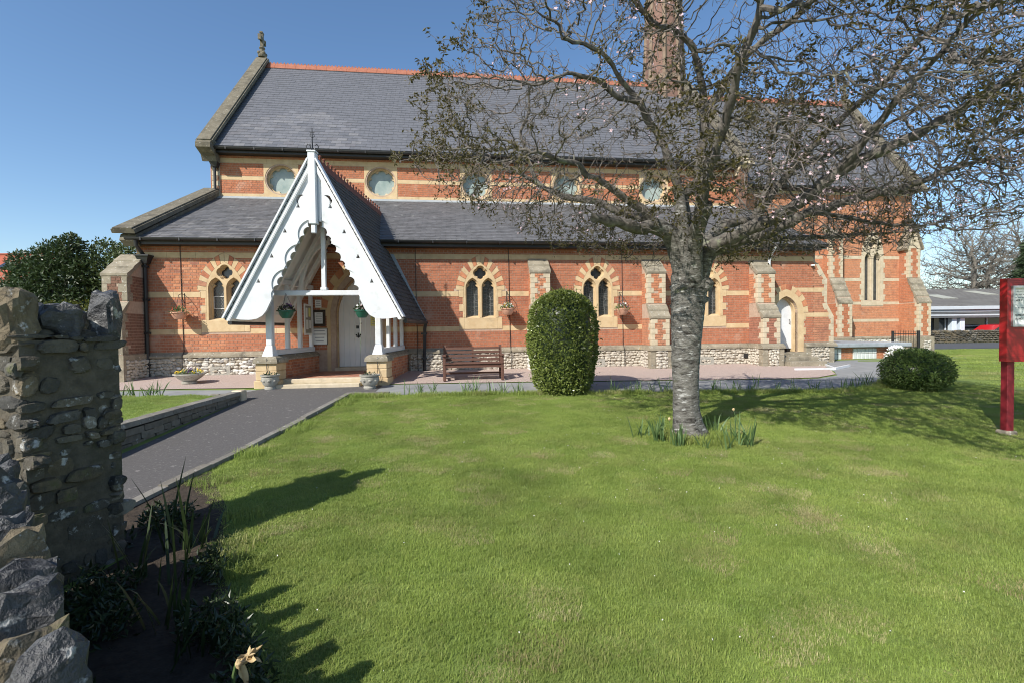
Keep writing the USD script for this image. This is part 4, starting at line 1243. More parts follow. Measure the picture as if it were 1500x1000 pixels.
while v_ < 2.15:
    mb = MB().exu(Polygon([(-.13, -.20), (-.10, -.21), (0, -.03), (.10, -.21), (.13, -.20), (.03, .05), (-.03, .05)]), 0, .215)
    vv, ff = mb.arrays()
    q = MB().add(np.stack([-vv[:, 1], v_ + vv[:, 0], 5.06 + vv[:, 2]], 1), ff)
    q.add([(-.012, v_ + .03, 5.10), (.012, v_ + .03, 5.10), (.012, v_ + .185, 5.10), (-.012, v_ + .185, 5.10), (-.008, v_ + .085, 5.20), (.008, v_ + .085, 5.20), (.008, v_ + .13, 5.20), (-.008, v_ + .13, 5.20)],
          [[0, 3, 2, 1], [4, 5, 6, 7], [0, 1, 5, 4], [1, 2, 6, 5], [2, 3, 7, 6], [3, 0, 4, 7]])
    q.tm(trimesh.creation.icosphere(1, .035).apply_translation((0, v_ + .107, 5.215)))
    pobj("ridge_tile", q, "dark_clay", proof)
    v_ += .22
pobj("lead_soaker", MB().hexa([(EA - .06, -.06, EZ - .02), (EA + .03, -.06, EZ - .02), (EA + .03, -.02, EZ - .02), (EA - .06, -.02, EZ - .02), (EA - cs * 2.1, -.06, EZ + sn * 2.1 + .06), (EA - cs * 2.1 + .09, -.06, EZ + sn * 2.1 + .06), (EA - cs * 2.1 + .09, -.02, EZ + sn * 2.1 + .06), (EA - cs * 2.1, -.02, EZ + sn * 2.1 + .06)]), "lead", proof)
for s in (-1, 1):
    pobj("gutter", MB().tube([(s * (EA + .03), PV + .15, EZ - .06), (s * (EA + .03), -.10, EZ - .06)], .05, 8), "black_iron")
pp_ = MB().tube([(EA + .02, -.14, EZ - .06), (EA - .02, -.12, EZ - .25), (EA - .05, -.10, -.05)], .045, 8)
for z in (1.0, .3):
    pp_.box(EA - .12, EA + .03, -.16, -.03, z, z + .05)
pobj("downpipe", pp_, "black_iron")

# timber frame and dwarf walls
FV = -2.28
pobj("tie_beam", MB().bbox(-1.42, 1.36, FV - .05, FV + .05, 1.97, 2.09, .012), "white_paint")
pobj("king_strut", MB().bbox(-.05, .05, FV - .04, FV + .04, 2.09, 4.6, .01).bbox(-.075, .075, FV - .055, FV + .055, 2.092, 2.16, .01), "white_paint")
for s in (-1, 1):
    x = s * 1.25
    p = MB().bbox(x - .07, x + .07, FV - .07, FV + .07, .80, 2.4, .015)
    p.hexa([(x - .12, FV - .16, .56), (x + .12, FV - .16, .56), (x + .12, FV + .10, .56), (x - .12, FV + .10, .56), (x - .07, FV - .07, .80), (x + .07, FV - .07, .80), (x + .07, FV + .07, .80), (x - .07, FV + .07, .80)])
    pobj("post", p, "white_paint")
    for v in (-1.45, -.78, -.10):
        pobj("post", MB().bbox(x - .045, x + .045, v - .055, v + .055, .68, 2.3, .012), "white_paint")
    pobj("rail", MB().bbox(x - .07, x + .07, FV + .08, -.03, .57, .70, .01), "white_paint")
    pobj("wall_plate", MB().bbox(x - .06, x + .06, FV + .08, -.03, 2.30, 2.42, .01), "white_paint")
    w0, w1 = (x - .16, x + .16)
    pobj("dwarf_wall", MB().box(w0 + .008, w1 - .008, -2.1, -.0, -.4, .44), "mortar")
    pobj("coping_stone", MB().exu(Polygon([(-.2, .44), (.2, .44), (.2, .48), (.13, .56), (-.13, .56), (-.2, .48)]), 0, 1.0).moved(M=[[0, -1, 0], [2.0, 0, 0], [0, 0, 1]], t=(x, -2.02, 0)), "weathered_stone")
    bl = []
    for side, pl_ in ((1, lambda a, b, d: (w1 - .007 + d, a, b)), (-1, lambda a, b, d: (w0 + .007 - d, -a, b))):
        rect = sbox(-2.05, -.3, 0, .44) if side > 0 else sbox(0, -.3, 2.05, .44)
        bl += bricks(rect, pl_, z0=-.3, seed=200 + side + s)
    for vv, ff in bl:
        if vv[:, 2].max() > -.12:
            pobj("brick", MB().add(vv, ff), "brick")
    for k, (z0, z1) in enumerate(((-.4, .0), (.004, .22), (.224, .40))):
        e = .03 if k == 0 else 0
        pobj("pier_stone", MB().bbox(x - .235 - e, x + .02 + e * s, -2.50 - e, -2.06, z0, z1, .012), "sandstone")
        pobj("pier_stone", MB().bbox(x + .024 + e * s, x + .235 + e, -2.50 - e, -2.06, z0, z1, .012), "sandstone")
    capm = MB()
    a = np.linspace(0, math.pi / 2, 5)
    prof = [(.27, .40), (.27, .44)] + [(.27 - .13 * (1 - math.cos(t)), .44 + .12 * math.sin(t)) for t in a]
    for i in range(len(prof) - 1):
        (r0, z0), (r1, z1) = prof[i], prof[i + 1]
        if z1 - z0 < 1e-6:
            continue
        c0, c1 = r0, r1
        capm.hexa([(x - c0, -2.28 - c0, z0), (x + c0, -2.28 - c0, z0), (x + c0, -2.28 + c0, z0), (x - c0, -2.28 + c0, z0), (x - c1, -2.28 - c1, z1), (x + c1, -2.28 - c1, z1), (x + c1, -2.28 + c1, z1), (x - c1, -2.28 + c1, z1)])
    pobj("pier_cap", capm, "weathered_stone")
    pobj("drip_hose", MB().tube([(x + .05, -2.56, .52), (x + .02, -2.52, .3), (x + .08, -2.53, .1), (x + .14, -2.6, -.1)], .006, 4), "grey_iron")

fm = pobj("floor", MB().box(-1.1, 1.1, -2.12, -.02, -.3, -.012), "mortar")
for i in range(11):
    for j in range(9):
        x0, y0 = -1.09 + i * .198, -2.0 + j * .218
        if x0 + .19 < 1.1:
            pobj("floor_tile", MB().bbox(x0, x0 + .19, y0, y0 + .21, -.03, .0, .004), "floor_tile", fm)
pobj("step", MB().bbox(-1.02, 1.0, -2.26, -2.005, -.3, .002, .015), "pale_stone")
for k in range(3):
    pobj("step_flag", MB().bbox(-1.04 + k * .64, -1.04 + k * .64 + .632, -2.56, -2.262, -.3, -.09, .012), "step_stone")
pobj("step_edge", MB().bbox(-1.06, .90, -2.66, -2.565, -.35, -.085, .015), "pale_stone")

# notices on the church wall in the porch
def frame_notice(name, label, cat, u, z, w, h, v, fw, fm_, pm, lines):
    t = thing(name, label, cat, W(u, v, z), TH)
    if fw:
        obj("frame", MB().ex(sbox(-w / 2, -h / 2, w / 2, h / 2).difference(sbox(-w / 2 + fw, -h / 2 + fw, w / 2 - fw, h / 2 - fw)), -.035, -.002), fm_, t)
    obj("sheet", MB().box(-w / 2 + fw * .9, w / 2 - fw * .9, -.014, -.004, -h / 2 + fw * .9, h / 2 - fw * .9), pm, t)
    mb = MB(); rr = random.Random(int(u * 100 + z * 10))
    iw, ih = w - 2 * fw, h - 2 * fw
    for k in range(lines):
        zz = ih / 2 - ih * (k + .8) / (lines + .6)
        ww = iw * rr.uniform(.5, .85)
        mb.box(-ww / 2, ww / 2, -.0155, -.0142, zz, zz + ih / lines * .28)
    obj("print", mb, "grey_ink", t)
    return t


frame_notice("notice", "small white notice topmost on the wall beside the church door", "notice", 4.72, 1.90, .17, .22, -.012, 0, None, "paper", 3)
frame_notice("notice", "black framed white notice on the wall beside the church door", "notice", 4.73, 1.50, .36, .46, -.012, .07, "dark_wood", "paper", 6)
frame_notice("notice", "white square notice low on the wall, below the black framed one", "notice", 4.74, .98, .44, .46, -.012, .012, "grey_iron", "paper", 4)
frame_notice("notice", "yellow paper notice pinned to the white church door", "notice", 6.20, 1.40, .19, .27, .29, 0, None, "yellow_paper", 4)
pb = thing("notice", "white framed board of posters in the left side of the porch", "notice", W(DOOR - 1.25 - SH * .44, -.44, 1.45), TH)
m_ = MB()
m_.box(.05, .075, -.30, .30, -.42, .42)
obj("frame", m_, "shade_white", pb)
obj("sheet", MB().box(.076, .08, -.26, .26, -.37, .37), "cast_stone", pb)
pm = MB(); pm2 = MB()
for k, (y, z, w_, h_) in enumerate(((-.15, .18, .16, .26), (.10, .20, .18, .24), (-.12, -.14, .2, .26), (.13, -.13, .15, .22))):
    (pm2 if k == 1 else pm).box(.0805, .0825, y - w_ / 2, y + w_ / 2, z - h_ / 2, z + h_ / 2)
obj("poster", pm, "paper", pb); obj("poster", pm2, "yellow_paper", pb)

# ------------------------------------------------------------------ leaves
def leaf_cloud(P, N, L, Wd, seed=0, fold=.25, up=0.0):
    """a folded leaf of four corners at each point of P, lying along directions N"""
    r = np.random.default_rng(seed)
    n = len(P)
    N = N / np.maximum(np.linalg.norm(N, axis=1, keepdims=True), 1e-9)
    t = r.normal(size=(n, 3)); t[:, 2] += up
    s = np.cross(N, t); s /= np.maximum(np.linalg.norm(s, axis=1, keepdims=True), 1e-9)
    k = np.cross(s, N)
    L = L * r.uniform(.7, 1.25, (n, 1)); Wd = Wd * r.uniform(.75, 1.2, (n, 1))
    a = P; b = P + N * L * .5 + s * Wd * .5 + k * fold * Wd; c = P + N * L - k * fold * L * .25; d = P + N * L * .5 - s * Wd * .5 + k * fold * Wd
    v = np.stack([a, b, c, d], 1).reshape(-1, 3)
    i = np.arange(n)[:, None] * 4
    f = np.vstack([i + [0, 1, 2], i + [0, 2, 3]])
    return v, f


def unit(r, n):
    d = r.normal(size=(n, 3))
    return d / np.linalg.norm(d, axis=1, keepdims=True)


def blades(n, hmin, hmax, w, spread, seed, curve=.5, segs=3):
    """strap leaves that rise from one spot and arch over"""
    r = np.random.default_rng(seed); mb = MB()
    for i in range(n):
        a = r.uniform(0, 2 * math.pi); h = r.uniform(hmin, hmax); lean = r.uniform(.05, spread)
        base = np.array([r.normal(0, .05), r.normal(0, .05), -.02])
        d = np.array([math.cos(a), math.sin(a), 0]); sd = np.array([-math.sin(a), math.cos(a), 0])
        tw = r.uniform(-.9, .9); sd = sd * math.cos(tw) + d * math.sin(tw)
        p, ww = [], []
        kink = r.uniform() < .15
        for k in range(segs + 1):
            t = k / segs
            droop = curve * lean * t * t * h * (2.2 if kink else .7)
            p.append(base + d * (lean * h * t + droop * .6) + np.array([0, 0, h * t - droop * t]))
            ww.append(w * (1 - t ** 3 * .92) * (.8 + .4 * min(t * 3, 1)))
        v = np.vstack([[q - sd * x / 2, q + sd * x / 2] for q, x in zip(p, ww)])
        f = np.vstack([[[2 * k, 2 * k + 1, 2 * k + 3], [2 * k, 2 * k + 3, 2 * k + 2]] for k in range(segs)])
        mb.add(v, f)
    return mb


def flower_heads(P, r0, seed, n=5):
    r = np.random.default_rng(seed); mb = MB()
    for p in P:
        nrm = unit(r, 1)[0] * .6 + np.array([-.2, -.5, .5]); nrm /= np.linalg.norm(nrm)
        s = np.cross(nrm, [0, 0, 1.0]); s /= np.linalg.norm(s); t = np.cross(nrm, s)
        R_ = r0 * r.uniform(.7, 1.2); v = [p]
        for k in range(n * 2):
            a = math.pi * k / n; q = R_ * (1 if k % 2 else .45)
            v.append(p + q * (s * math.cos(a) + t * math.sin(a)) + nrm * R_ * (.25 if k % 2 else 0))
        mb.add(v, [[0, k + 1, (k + 1) % (2 * n) + 1] for k in range(2 * n)])
    return mb


def ball_plant(n, rx, rz, seed, L=.05, Wd=.03, low=-.2):
    r = np.random.default_rng(seed)
    d = unit(r, n); d[:, 2] = np.where(d[:, 2] < low, -d[:, 2], d[:, 2])
    rad = r.uniform(.35, 1, (n, 1)) ** .6
    P = d * rad * np.array([rx, rx, rz])
    return P, d + unit(r, n) * .8


# hanging baskets
def basket(name, label, u, v, z, r0, h, m, flowers, seed, wall=True, group=None, cat="hanging basket", hang=.45):
    t = thing(name, label, cat, W(u, v, z), TH, group)
    prof = [(.02, -h), (r0 * .55, -h * .96), (r0 * .85, -h * .5), (r0 * .98, -.015), (r0 * 1.07, -.012), (r0 * 1.07, .02), (r0 * .97, .02), (r0 * .9, -.02), (0, -.02)]
    obj("bowl", MB().lathe(prof, 18), m, t, smooth=40)
    ch = MB()
    for k in range(3):
        a = k * 2.094 + .4
        ch.tube([(r0 * math.cos(a), r0 * math.sin(a), .02), (0, 0, hang)], .004, 4)
    obj("chain", ch, "grey_iron", t)
    if wall:
        b = MB().tube([(0, 0, hang), (0, 0, hang + .03), (0, -v * .5, hang + .08), (0, -v - .01, hang + .05)], .009, 5)
        b.tube([(0, -v - .012, hang + .10), (0, -v - .012, hang - .28)], .010, 5).tube([(0, -v - .012, hang - .2), (0, -v * .45, hang + .04)], .007, 5)
        obj("bracket", b, "black_iron", t)
    P, N = ball_plant(150, r0 * 1.05, r0 * .8, seed, .06, .035)
    P[:, 2] = np.abs(P[:, 2]) + .0
    obj("foliage", leaf_cloud(P, N, .065, .03, seed), "bulb_leaf" if wall else "dark_leaf", t, kind="stuff")
    rr = np.random.default_rng(seed + 5)
    for m_, n_, side in flowers:
        Q, _ = ball_plant(n_, r0 * .95, r0 * .9, seed + n_)
        Q[:, 2] = np.abs(Q[:, 2]) + .05
        if side:
            Q[:, 0] = side * np.abs(Q[:, 0])
        obj("flowers", flower_heads(Q, .030, seed + n_), m_, t, kind="stuff")
    return t


G_ = "terracotta baskets on wall brackets between the church windows"
basket("hanging_basket", "terracotta wall basket with red flowers between the downpipe and the leftmost church window", 1.19, -.30, 1.66, .19, .17, "terracotta", [("red_flower", 14, -1)], 301, group=G_)
basket("hanging_basket", "terracotta wall basket with white and yellow flowers right of the bench", 10.10, -.30, 1.70, .19, .17, "terracotta", [("white_flower", 30, 0), ("yellow_flower", 10, -1)], 302, group=G_)
basket("hanging_basket", "terracotta wall basket with pale purple flowers right of the tall clipped shrub", 13.56, -.30, 1.67, .19, .17, "terracotta", [("white_flower", 8, 0), ("purple_flower", 14, 0)], 303, group=G_)
G_ = "green baskets hanging in the front of the porch"
basket("hanging_basket", "green basket with dark purple flowers hanging at the left of the porch beam", 4.62, -2.34, 1.60, .17, .17, "green_plastic", [("purple_flower", 46, 1), ("pink_flower", 4, 0)], 304, wall=False, group=G_, hang=.42)
basket("hanging_basket", "green basket with white and pink flowers hanging at the right of the porch beam", 6.36, -2.34, 1.60, .17, .17, "green_plastic", [("white_flower", 22, -1), ("pink_flower", 22, 1)], 305, wall=False, group=G_, hang=.42)

# planters
def urn(label, x, y, seed, r0, h):
    t = thing("urn_planter", label, "planter", gp(x, y, .0), TH, "stone urns at the foot of the porch")
    obj("urn", MB().lathe([(0, 0), (r0 * .62, 0), (r0 * .66, .04), (r0 * .58, .07), (r0 * .8, h * .35), (r0 * .95, h * .62), (r0 * .97, h * .8), (r0 * .9, h * .86), (r0 * 1.05, h * .9), (r0 * 1.08, h), (r0 * .92, h), (r0 * .86, h * .9), (0, h * .88)], 22), "cast_stone", t, smooth=40)
    sw = MB(); rr = random.Random(seed)
    for k in range(9):
        a = k * 2 * math.pi / 9
        sw.tm(trimesh.creation.icosphere(1, r0 * .2).apply_scale([1, 1, .8]).apply_translation((r0 * .84 * math.cos(a), r0 * .84 * math.sin(a), h * .60)))
    obj("swag", sw, "cast_stone", t)
    obj("earth", MB().lathe([(0, h * .9), (r0 * .86, h * .92), (0, h * .94)], 12), "soil", t)
    P, N = ball_plant(40, r0 * .8, .05, seed); P[:, 2] = np.abs(P[:, 2]) + h * .93
    obj("foliage", leaf_cloud(P, N, .06, .03, seed), "dark_leaf", t, kind="stuff")


urn("grey stone urn in front of the left porch pier", -5.55, 10.93, 401, .195, .34)
urn("grey stone urn in front of the right porch pier", -3.27, 10.93, 402, .215, .33)
t = thing("bowl_planter", "wide shallow stone bowl planter on gravel under the leftmost window", "planter", gp(-7.95, 11.75, .018), TH)
obj("bowl", MB().lathe([(0, 0), (.17, 0), (.18, .05), (.14, .06), (.24, .13), (.33, .215), (.35, .22), (.35, .25), (.30, .25), (.25, .2), (0, .2)], 24), "cast_stone", t, smooth=40)
obj("earth", MB().lathe([(0, .21), (.29, .235), (0, .25)], 14), "soil", t)
t2 = thing("pansies", "yellow and purple pansies growing in the wide stone bowl", "flowers", gp(-7.95, 11.75, .25), TH)
P, N = ball_plant(170, .27, .09, 411); P[:, 2] = np.abs(P[:, 2])
obj("foliage", leaf_cloud(P, N, .05, .03, 411), "bulb_leaf", t2, kind="stuff")
Q, _ = ball_plant(26, .27, .10, 412); Q[:, 2] = np.abs(Q[:, 2]) + .03; Q[:, 0] = np.where(Q[:, 0] > 0, Q[:, 0] * .4 + .16, Q[:, 0] * .3 - .17)
obj("flowers", flower_heads(Q, .034, 412), "yellow_flower", t2, kind="stuff")
Q, _ = ball_plant(24, .13, .14, 413); Q[:, 2] = np.abs(Q[:, 2]) + .04
obj("flowers", flower_heads(Q, .034, 413), "purple_flower", t2, kind="stuff")

# bench
bu, bv = 9.01, -2.0
b0 = W(bu, bv); bz = float(g(b0[0], b0[1])) + .018
bn = thing("bench", "brown slatted wooden bench on gravel against the church wall", "bench", (b0[0], b0[1], bz), TH)
for s in (-1, 1):
    x = s * .72
    obj("leg", MB().bbox(x - .035, x + .035, -.30, -.23, 0, .60, .006), "bench_wood", bn)
    m_ = MB().hexa([(x - .035, .20, 0), (x + .035, .20, 0), (x + .035, .28, 0), (x - .035, .28, 0), (x - .035, .30, .86), (x + .035, .30, .86), (x + .035, .36, .86), (x - .035, .36, .86)])
    obj("leg", m_, "bench_wood", bn)
    obj("armrest", MB().bbox(x - .045, x + .045, -.34, .30, .60, .64, .008), "bench_wood", bn)
    obj("rail", MB().bbox(x - .025, x + .025, -.24, .24, .30, .38, .004).bbox(x - .02, x + .02, -.24, .24, .10, .15, .004), "bench_wood", bn)
obj("seat_rail", MB().bbox(-.69, .69, -.285, -.25, .315, .405, .006), "bench_wood", bn)
for k in range(5):
    obj("seat_slat", MB().bbox(-.74, .74, -.32 + k * .108, -.32 + k * .108 + .09, .408, .432, .006), "bench_wood", bn)
for k in range(4):
    z = .46 + k * .095; y = .235 + (z - .4) * .10
    obj("back_slat", MB().hexa([(-.69, y, z), (.69, y, z), (.69, y + .022, z), (-.69, y + .022, z), (-.69, y + .007, z + .062), (.69, y + .007, z + .062), (.69, y + .029, z + .062), (-.69, y + .029, z + .062)]), "bench_wood", bn)
obj("stretcher", MB().box(-.69, .69, .21, .245, .12, .17), "bench_wood", bn)
obj("stretcher", MB().box(-.03, .03, -.25, .24, .30, .40).box(-.025, .025, .27, .295, .42, .82), "bench_wood", bn)

# ------------------------------------------------------------------ kerbs and the low wall by the path
def along(pts):
    ln = LineString(pts)
    return ln, ln.length


ln, L_ = along(PATH_R[:5])
kb = thing("kerb", "weathered stone kerb edging between the tarmac path and the main lawn", "kerb")
rr = random.Random(5); s = 0
while s < L_ - .05:
    l = rr.uniform(.55, .95); e = min(s + l, L_)
    a, b = ln.interpolate(s + .004), ln.interpolate(e - .004)
    d = np.array([b.x - a.x, b.y - a.y]); d /= np.linalg.norm(d); n_ = np.array([-d[1], d[0]])
    w_ = rr.uniform(.05, .062); tz = .055 + rr.uniform(-.01, .012)
    pts = []
    for zz, ww in ((-.1, w_), (tz, w_ * .9)):
        for (p, sg) in ((a, -1), (b, -1), (b, 1), (a, 1)):
            q = np.array([p.x, p.y]) + n_ * sg * ww
            pts.append((q[0], q[1], float(g(q[0], q[1])) + zz))
    obj("kerb_stone", MB().hexa([pts[i] for i in (0, 1, 2, 3)] + [pts[i] for i in (4, 5, 6, 7)]), "kerb_stone", kb)
    s = e
kb2 = thing("kerb", "short stone kerb across the lawn corner in front of the right porch pier", "kerb")
for k in range(2):
    a, b = W(6.32 + k * .42, -3.72), W(6.73 + k * .42, -3.74)
    obj("kerb_stone", MB().beam(a + [0, 0, float(g(a[0], a[1])) - .01], b + [0, 0, float(g(b[0], b[1])) - .01], .12, .14), "kerb_stone", kb2)
kb3 = thing("kerb", "white painted kerbs between the gravel and the little lawn near the side door", "kerb")
for a, b in (((9.2, 13.62), (9.62, 14.9)), ((8.0, 13.5), (9.16, 13.6)), ((9.22, 13.64), (10.1, 14.3))):
    obj("kerb_stone", MB().beam(gp(*a, .03), gp(*b, .03), .06, .07), "white_paint", kb3)

# raised lawn on the left behind its low wall
RL = [(-5.46, 9.55), (-5.36, 8.0), (-5.22, 6.5), (-5.1, 5.0), (-5.05, 3.0)]
topz = lambda y: -.085 - .008 * (9.5 - y)
lawn_poly = Polygon(RL + [(-16, 3.0), (-16, 9.0), (-8, 9.75), (-6.0, 10.0), (-5.5, 9.9)])
v, f = trimesh.creation.triangulate_polygon(lawn_poly.segmentize(1.0), engine="earcut")
f = np.array(f); nr_ = cross2(v, f); f[nr_ < 0] = f[nr_ < 0][:, ::-1]
z = np.minimum(topz(v[:, 1]), np.where(v[:, 1] > 9.2, -.10 - (v[:, 1] - 9.2) * .2, 9))
struct("raised_lawn", MB().add(np.c_[v, z], f), "turf")
lw = thing("garden_wall", "low stone retaining wall along the left of the tarmac path", "wall")
ln, L_ = along(RL)
rr = random.Random(8)
for row in range(3):
    s = 0
    while s < L_ - .04:
        e = min(s + rr.uniform(.18, .42), L_)
        a, b = ln.interpolate(s + .004), ln.interpolate(e - .004)
        y = (a.y + b.y) / 2; tz = topz(y) + .02; gz_ = float(g(a.x, y)) - .05; h = (tz - gz_)
        z0, z1 = gz_ + h * (row / 3 * .78), gz_ + h * ((row + 1) / 3 * .78) - .006
        o = rr.uniform(0, .018)
        obj("stone", MB().hexa([(a.x + .02 + o, a.y, z0), (a.x - .2, a.y, z0), (b.x - .2, b.y, z0), (b.x + .02 + o, b.y, z0), (a.x + .015 + o, a.y, z1), (a.x - .2, a.y, z1), (b.x - .2, b.y, z1), (b.x + .015 + o, b.y, z1)][::1]), "old_wall", lw)
        s = e
s = 0
while s < L_ - .04:
    e = min(s + rr.uniform(.45, .7), L_)
    a, b = ln.interpolate(s + .003), ln.interpolate(e - .003)
    z1 = topz((a.y + b.y) / 2) + .03
    obj("coping_stone", MB().hexa([(a.x + .04, a.y, z1 - .07), (a.x - .16, a.y, z1 - .07), (b.x - .16, b.y, z1 - .07), (b.x + .04, b.y, z1 - .07), (a.x + .03, a.y, z1), (a.x - .15, a.y, z1), (b.x - .15, b.y, z1), (b.x + .03, b.y, z1)]), "kerb_stone", lw)
    s = e
a = (-5.46, 9.56)
obj("coping_stone", MB().bbox(-5.62, -5.40, 9.5, 9.70, -.30, topz(9.5) + .05, .02), "pale_stone", lw)
for k in range(3):
    obj("coping_stone", MB().bbox(-6.25 + k * .21, -6.25 + k * .21 + .2, 9.82, 9.92, -.25, -.14, .01), "kerb_stone", lw)

# ------------------------------------------------------------------ the rubble boundary wall in the foreground
def rock(c, ax, ay, half, r, base=ICO1, power=.55, jit=.13):
    """rough stone: ax, ay, their cross product are its axes"""
    az = np.cross(ax, ay)
    v = base.vertices
    v = np.sign(v) * np.abs(v) ** power
    n_ = np.array([r.uniform(1 - jit, 1 + jit) for _ in range(len(v))])[:, None]
    sk = np.array([[1, r.uniform(-.15, .15), r.uniform(-.25, .25)], [0, 1, 0], [r.uniform(-.2, .2), r.uniform(-.1, .1), 1]])
    v = (v * n_) @ sk.T * np.asarray(half)
    if len(v) > 100:
        v = v * (.86 + .28 * meshkit.fbm(v / np.max(np.asarray(half)) * 1.6 + r.uniform(0, 50), 3, 3)[:, None])
        v[:, 1] = np.clip(v[:, 1], -half[1], half[1] * r.uniform(.55, .8))
    return np.asarray(c) + v[:, :1] * ax + v[:, 1:2] * ay + v[:, 2:] * az, np.array(base.faces)


def rubble(p0, p1, z0, z1, out_n, seed, parent, row=(.05, .15), wid=(.07, .30), top=None, m="rubble", fine=False):
    r = random.Random(seed)
    p0, p1 = np.array([*p0, 0.0]), np.array([*p1, 0.0])
    d = p1 - p0; L = np.linalg.norm(d); d /= L
    n_ = np.array([*out_n, 0.0])
    z = z0
    while z < z1 - .03:
        h = min(r.uniform(*row), z1 - z)
        s = -r.uniform(0, .06)
        while s < L:
            w = r.uniform(*wid)
            if r.random() < .15: w *= .55
            c = p0 + d * (s + w / 2) + n_ * ((-.030 if fine else -.048) + r.uniform(-.022, .018)) + np.array([0, 0, z + h / 2 + r.uniform(-.02, .02)])
            if -.02 < s + w / 2 < L + .02:
                v, f = rock(c, d, n_, (w / 2 * r.uniform(.80, 1.02), .066, h / 2 * r.uniform(.72, 1.10)), r, base=ICO2 if fine else ICO1, power=r.uniform(.5, .95), jit=.08 if fine else .2)
                obj("stone", MB().add(v, f), m, parent)
            s += w
        z += h


bw = thing("stone_wall", "rough rubble stone boundary wall with jagged coping in the left foreground, part in shade", "wall")
A, B = np.array([-2.95, 3.58]), np.array([-3.10, 3.00])
dn = np.array([.955, -.297])          # outward from the shaded face
thick = .50
A2, B2 = A - dn * thick, B - dn * thick
ZT = 1.10
core_m = MB()
def wall_core(pts, z0, z1):
    p = Polygon(pts)
    m = trimesh.creation.extrude_polygon(p, z1 - z0, engine="earcut"); m.apply_translation((0, 0, z0))
    return m
core_m.tm(wall_core([A, B, B2, A2], -.9, ZT - .03))
P0, P1 = np.array([-2.97, 2.86]), np.array([.49, -.115])
dl = (P1 - P0) / np.linalg.norm(P1 - P0); nl = np.array([dl[1], -dl[0]])      # nl points to the road side
if nl @ np.array([-1, -1]) < 0: nl = -nl
core_m.tm(wall_core([P0 - dl * .1, P1, P1 + nl * .36, P0 - dl * .1 + nl * .36], -.95, -.03))
obj("wall_core", core_m, "rubble_mortar", bw)
rubble(B, A, -.75, ZT, dn, 11, bw, fine=True)
rubble(B2, B, -.75, ZT, np.array([-.297, -.955]), 12, bw, fine=True)
rubble(A, A2, -.75, ZT, np.array([.297, .955]), 13, bw)
rubble(P1 , P0, -.75, -.02, -nl, 14, bw, wid=(.14, .3))
rubble(P0 + nl * .36, P1 + nl * .36, -.95, -.02, nl, 15, bw, wid=(.14, .3))
# top bed of the tall part and its coping stones
r = random.Random(77)
def coping_rock(x, y, z, hx, hy, hz, rot, m="dark_flint", base=ICO2, jit=.10):
    ax = np.array([math.cos(rot), math.sin(rot), r.uniform(-.12, .12)]); ax /= np.linalg.norm(ax)
    ay = np.cross([0, 0, 1.0], ax); ay /= np.linalg.norm(ay)
    v, f = rock((0, 0, 0), ax, ay, (hx, hy, hz), r, base=base, power=.65, jit=jit * .5)
    w = meshkit.fbm(v * 11 + x * 7, 3, int(abs(x * 100)) % 97)[:, None]
    v = v * (.50 + .95 * w)
    v[:, :] += np.array([x, y, z])
    obj("coping_stone", MB().add(v, f), m, bw)
mid = lambda t, o: A + (B - A) * t - dn * o
for t, o, hx, hy, hz, dz in ((.96, .12, .10, .12, .19, .12), (.52, .12, .13, .12, .12, .10), (.03, .10, .085, .10, .20, .13), (.95, .40, .12, .12, .15, .10), (.5, .40, .12, .14, .14, .09), (.05, .40, .1, .1, .13, .09)):
    c = mid(t, o)
    coping_rock(c[0], c[1], ZT + dz, hx, hy, hz, math.atan2(*(A - B)[::-1]) + r.uniform(-.4, .4), m="rubble" if t > .9 else "dark_flint")
for t in (.27, .73):
    c = mid(t, .2)
    coping_rock(c[0], c[1], ZT - .0, .13, .18, .05, .3, m="rubble", base=ICO1)
LL = np.linalg.norm(P1 - P0)
s = .02; k = 0
while s < LL:
    tall = k % 2 == 0
    w = r.uniform(.09, .14) if tall else r.uniform(.10, .17)
    c = P0 + dl * (s + w / 2) + nl * .115
    zt = (.43 - .06 * min(s, 2.1)) + r.uniform(-.03, .03) if tall else (.43 - .06 * min(s, 2.1)) - r.uniform(.13, .19)
    coping_rock(c[0], c[1], (zt - .12) / 2 + .01, w * .58, .12, (zt + .12) / 2 * .95, math.atan2(dl[1], dl[0]) + r.uniform(-.25, .25), m=("dark_flint", "rubble", "dark_flint")[k % 3])
    s += w + .012; k += 1

# ------------------------------------------------------------------ red notice board
nb = thing("notice_board", "red church notice board on posts with a white service sheet in a metal case", "notice board", (6.95, 6.70, 0))
gz0 = float(g(7.05, 6.75))
bm = MB().bbox(0, 1.25, .02, .085, .60, 1.70, .008)
obj("board", bm, "sign_red", nb)
fm = MB()
for k, e in enumerate((0, .028, .055)):
    fm.ex(sbox(-.015 + e, .575 + e, 1.265 - e, 1.735 - e).difference(sbox(.015 + e, .605 + e, 1.235 - e, 1.705 - e)), -.005 + .008 * k, .10 - k * .02)
obj("frame", fm, "sign_red", nb)
cs_ = MB().ex(sbox(.055, 1.06, .70, 1.63).difference(sbox(.085, 1.09, .67, 1.60)), -.02, .019)
case = obj("poster_case", cs_, "aluminium", nb)
obj("service_sheet", MB().box(.085, .67, .008, .0195, 1.09, 1.60), "paper", case)
tx = MB(); tg = MB()


def put(mb, text, x, z, h, bold=True):
    m = meshkit.text_mesh(text, h, .0012, bold)
    v = m.vertices
    mb.add(np.stack([x + v[:, 0], .0072 - v[:, 2] * .8, z + v[:, 1]], 1), m.faces)


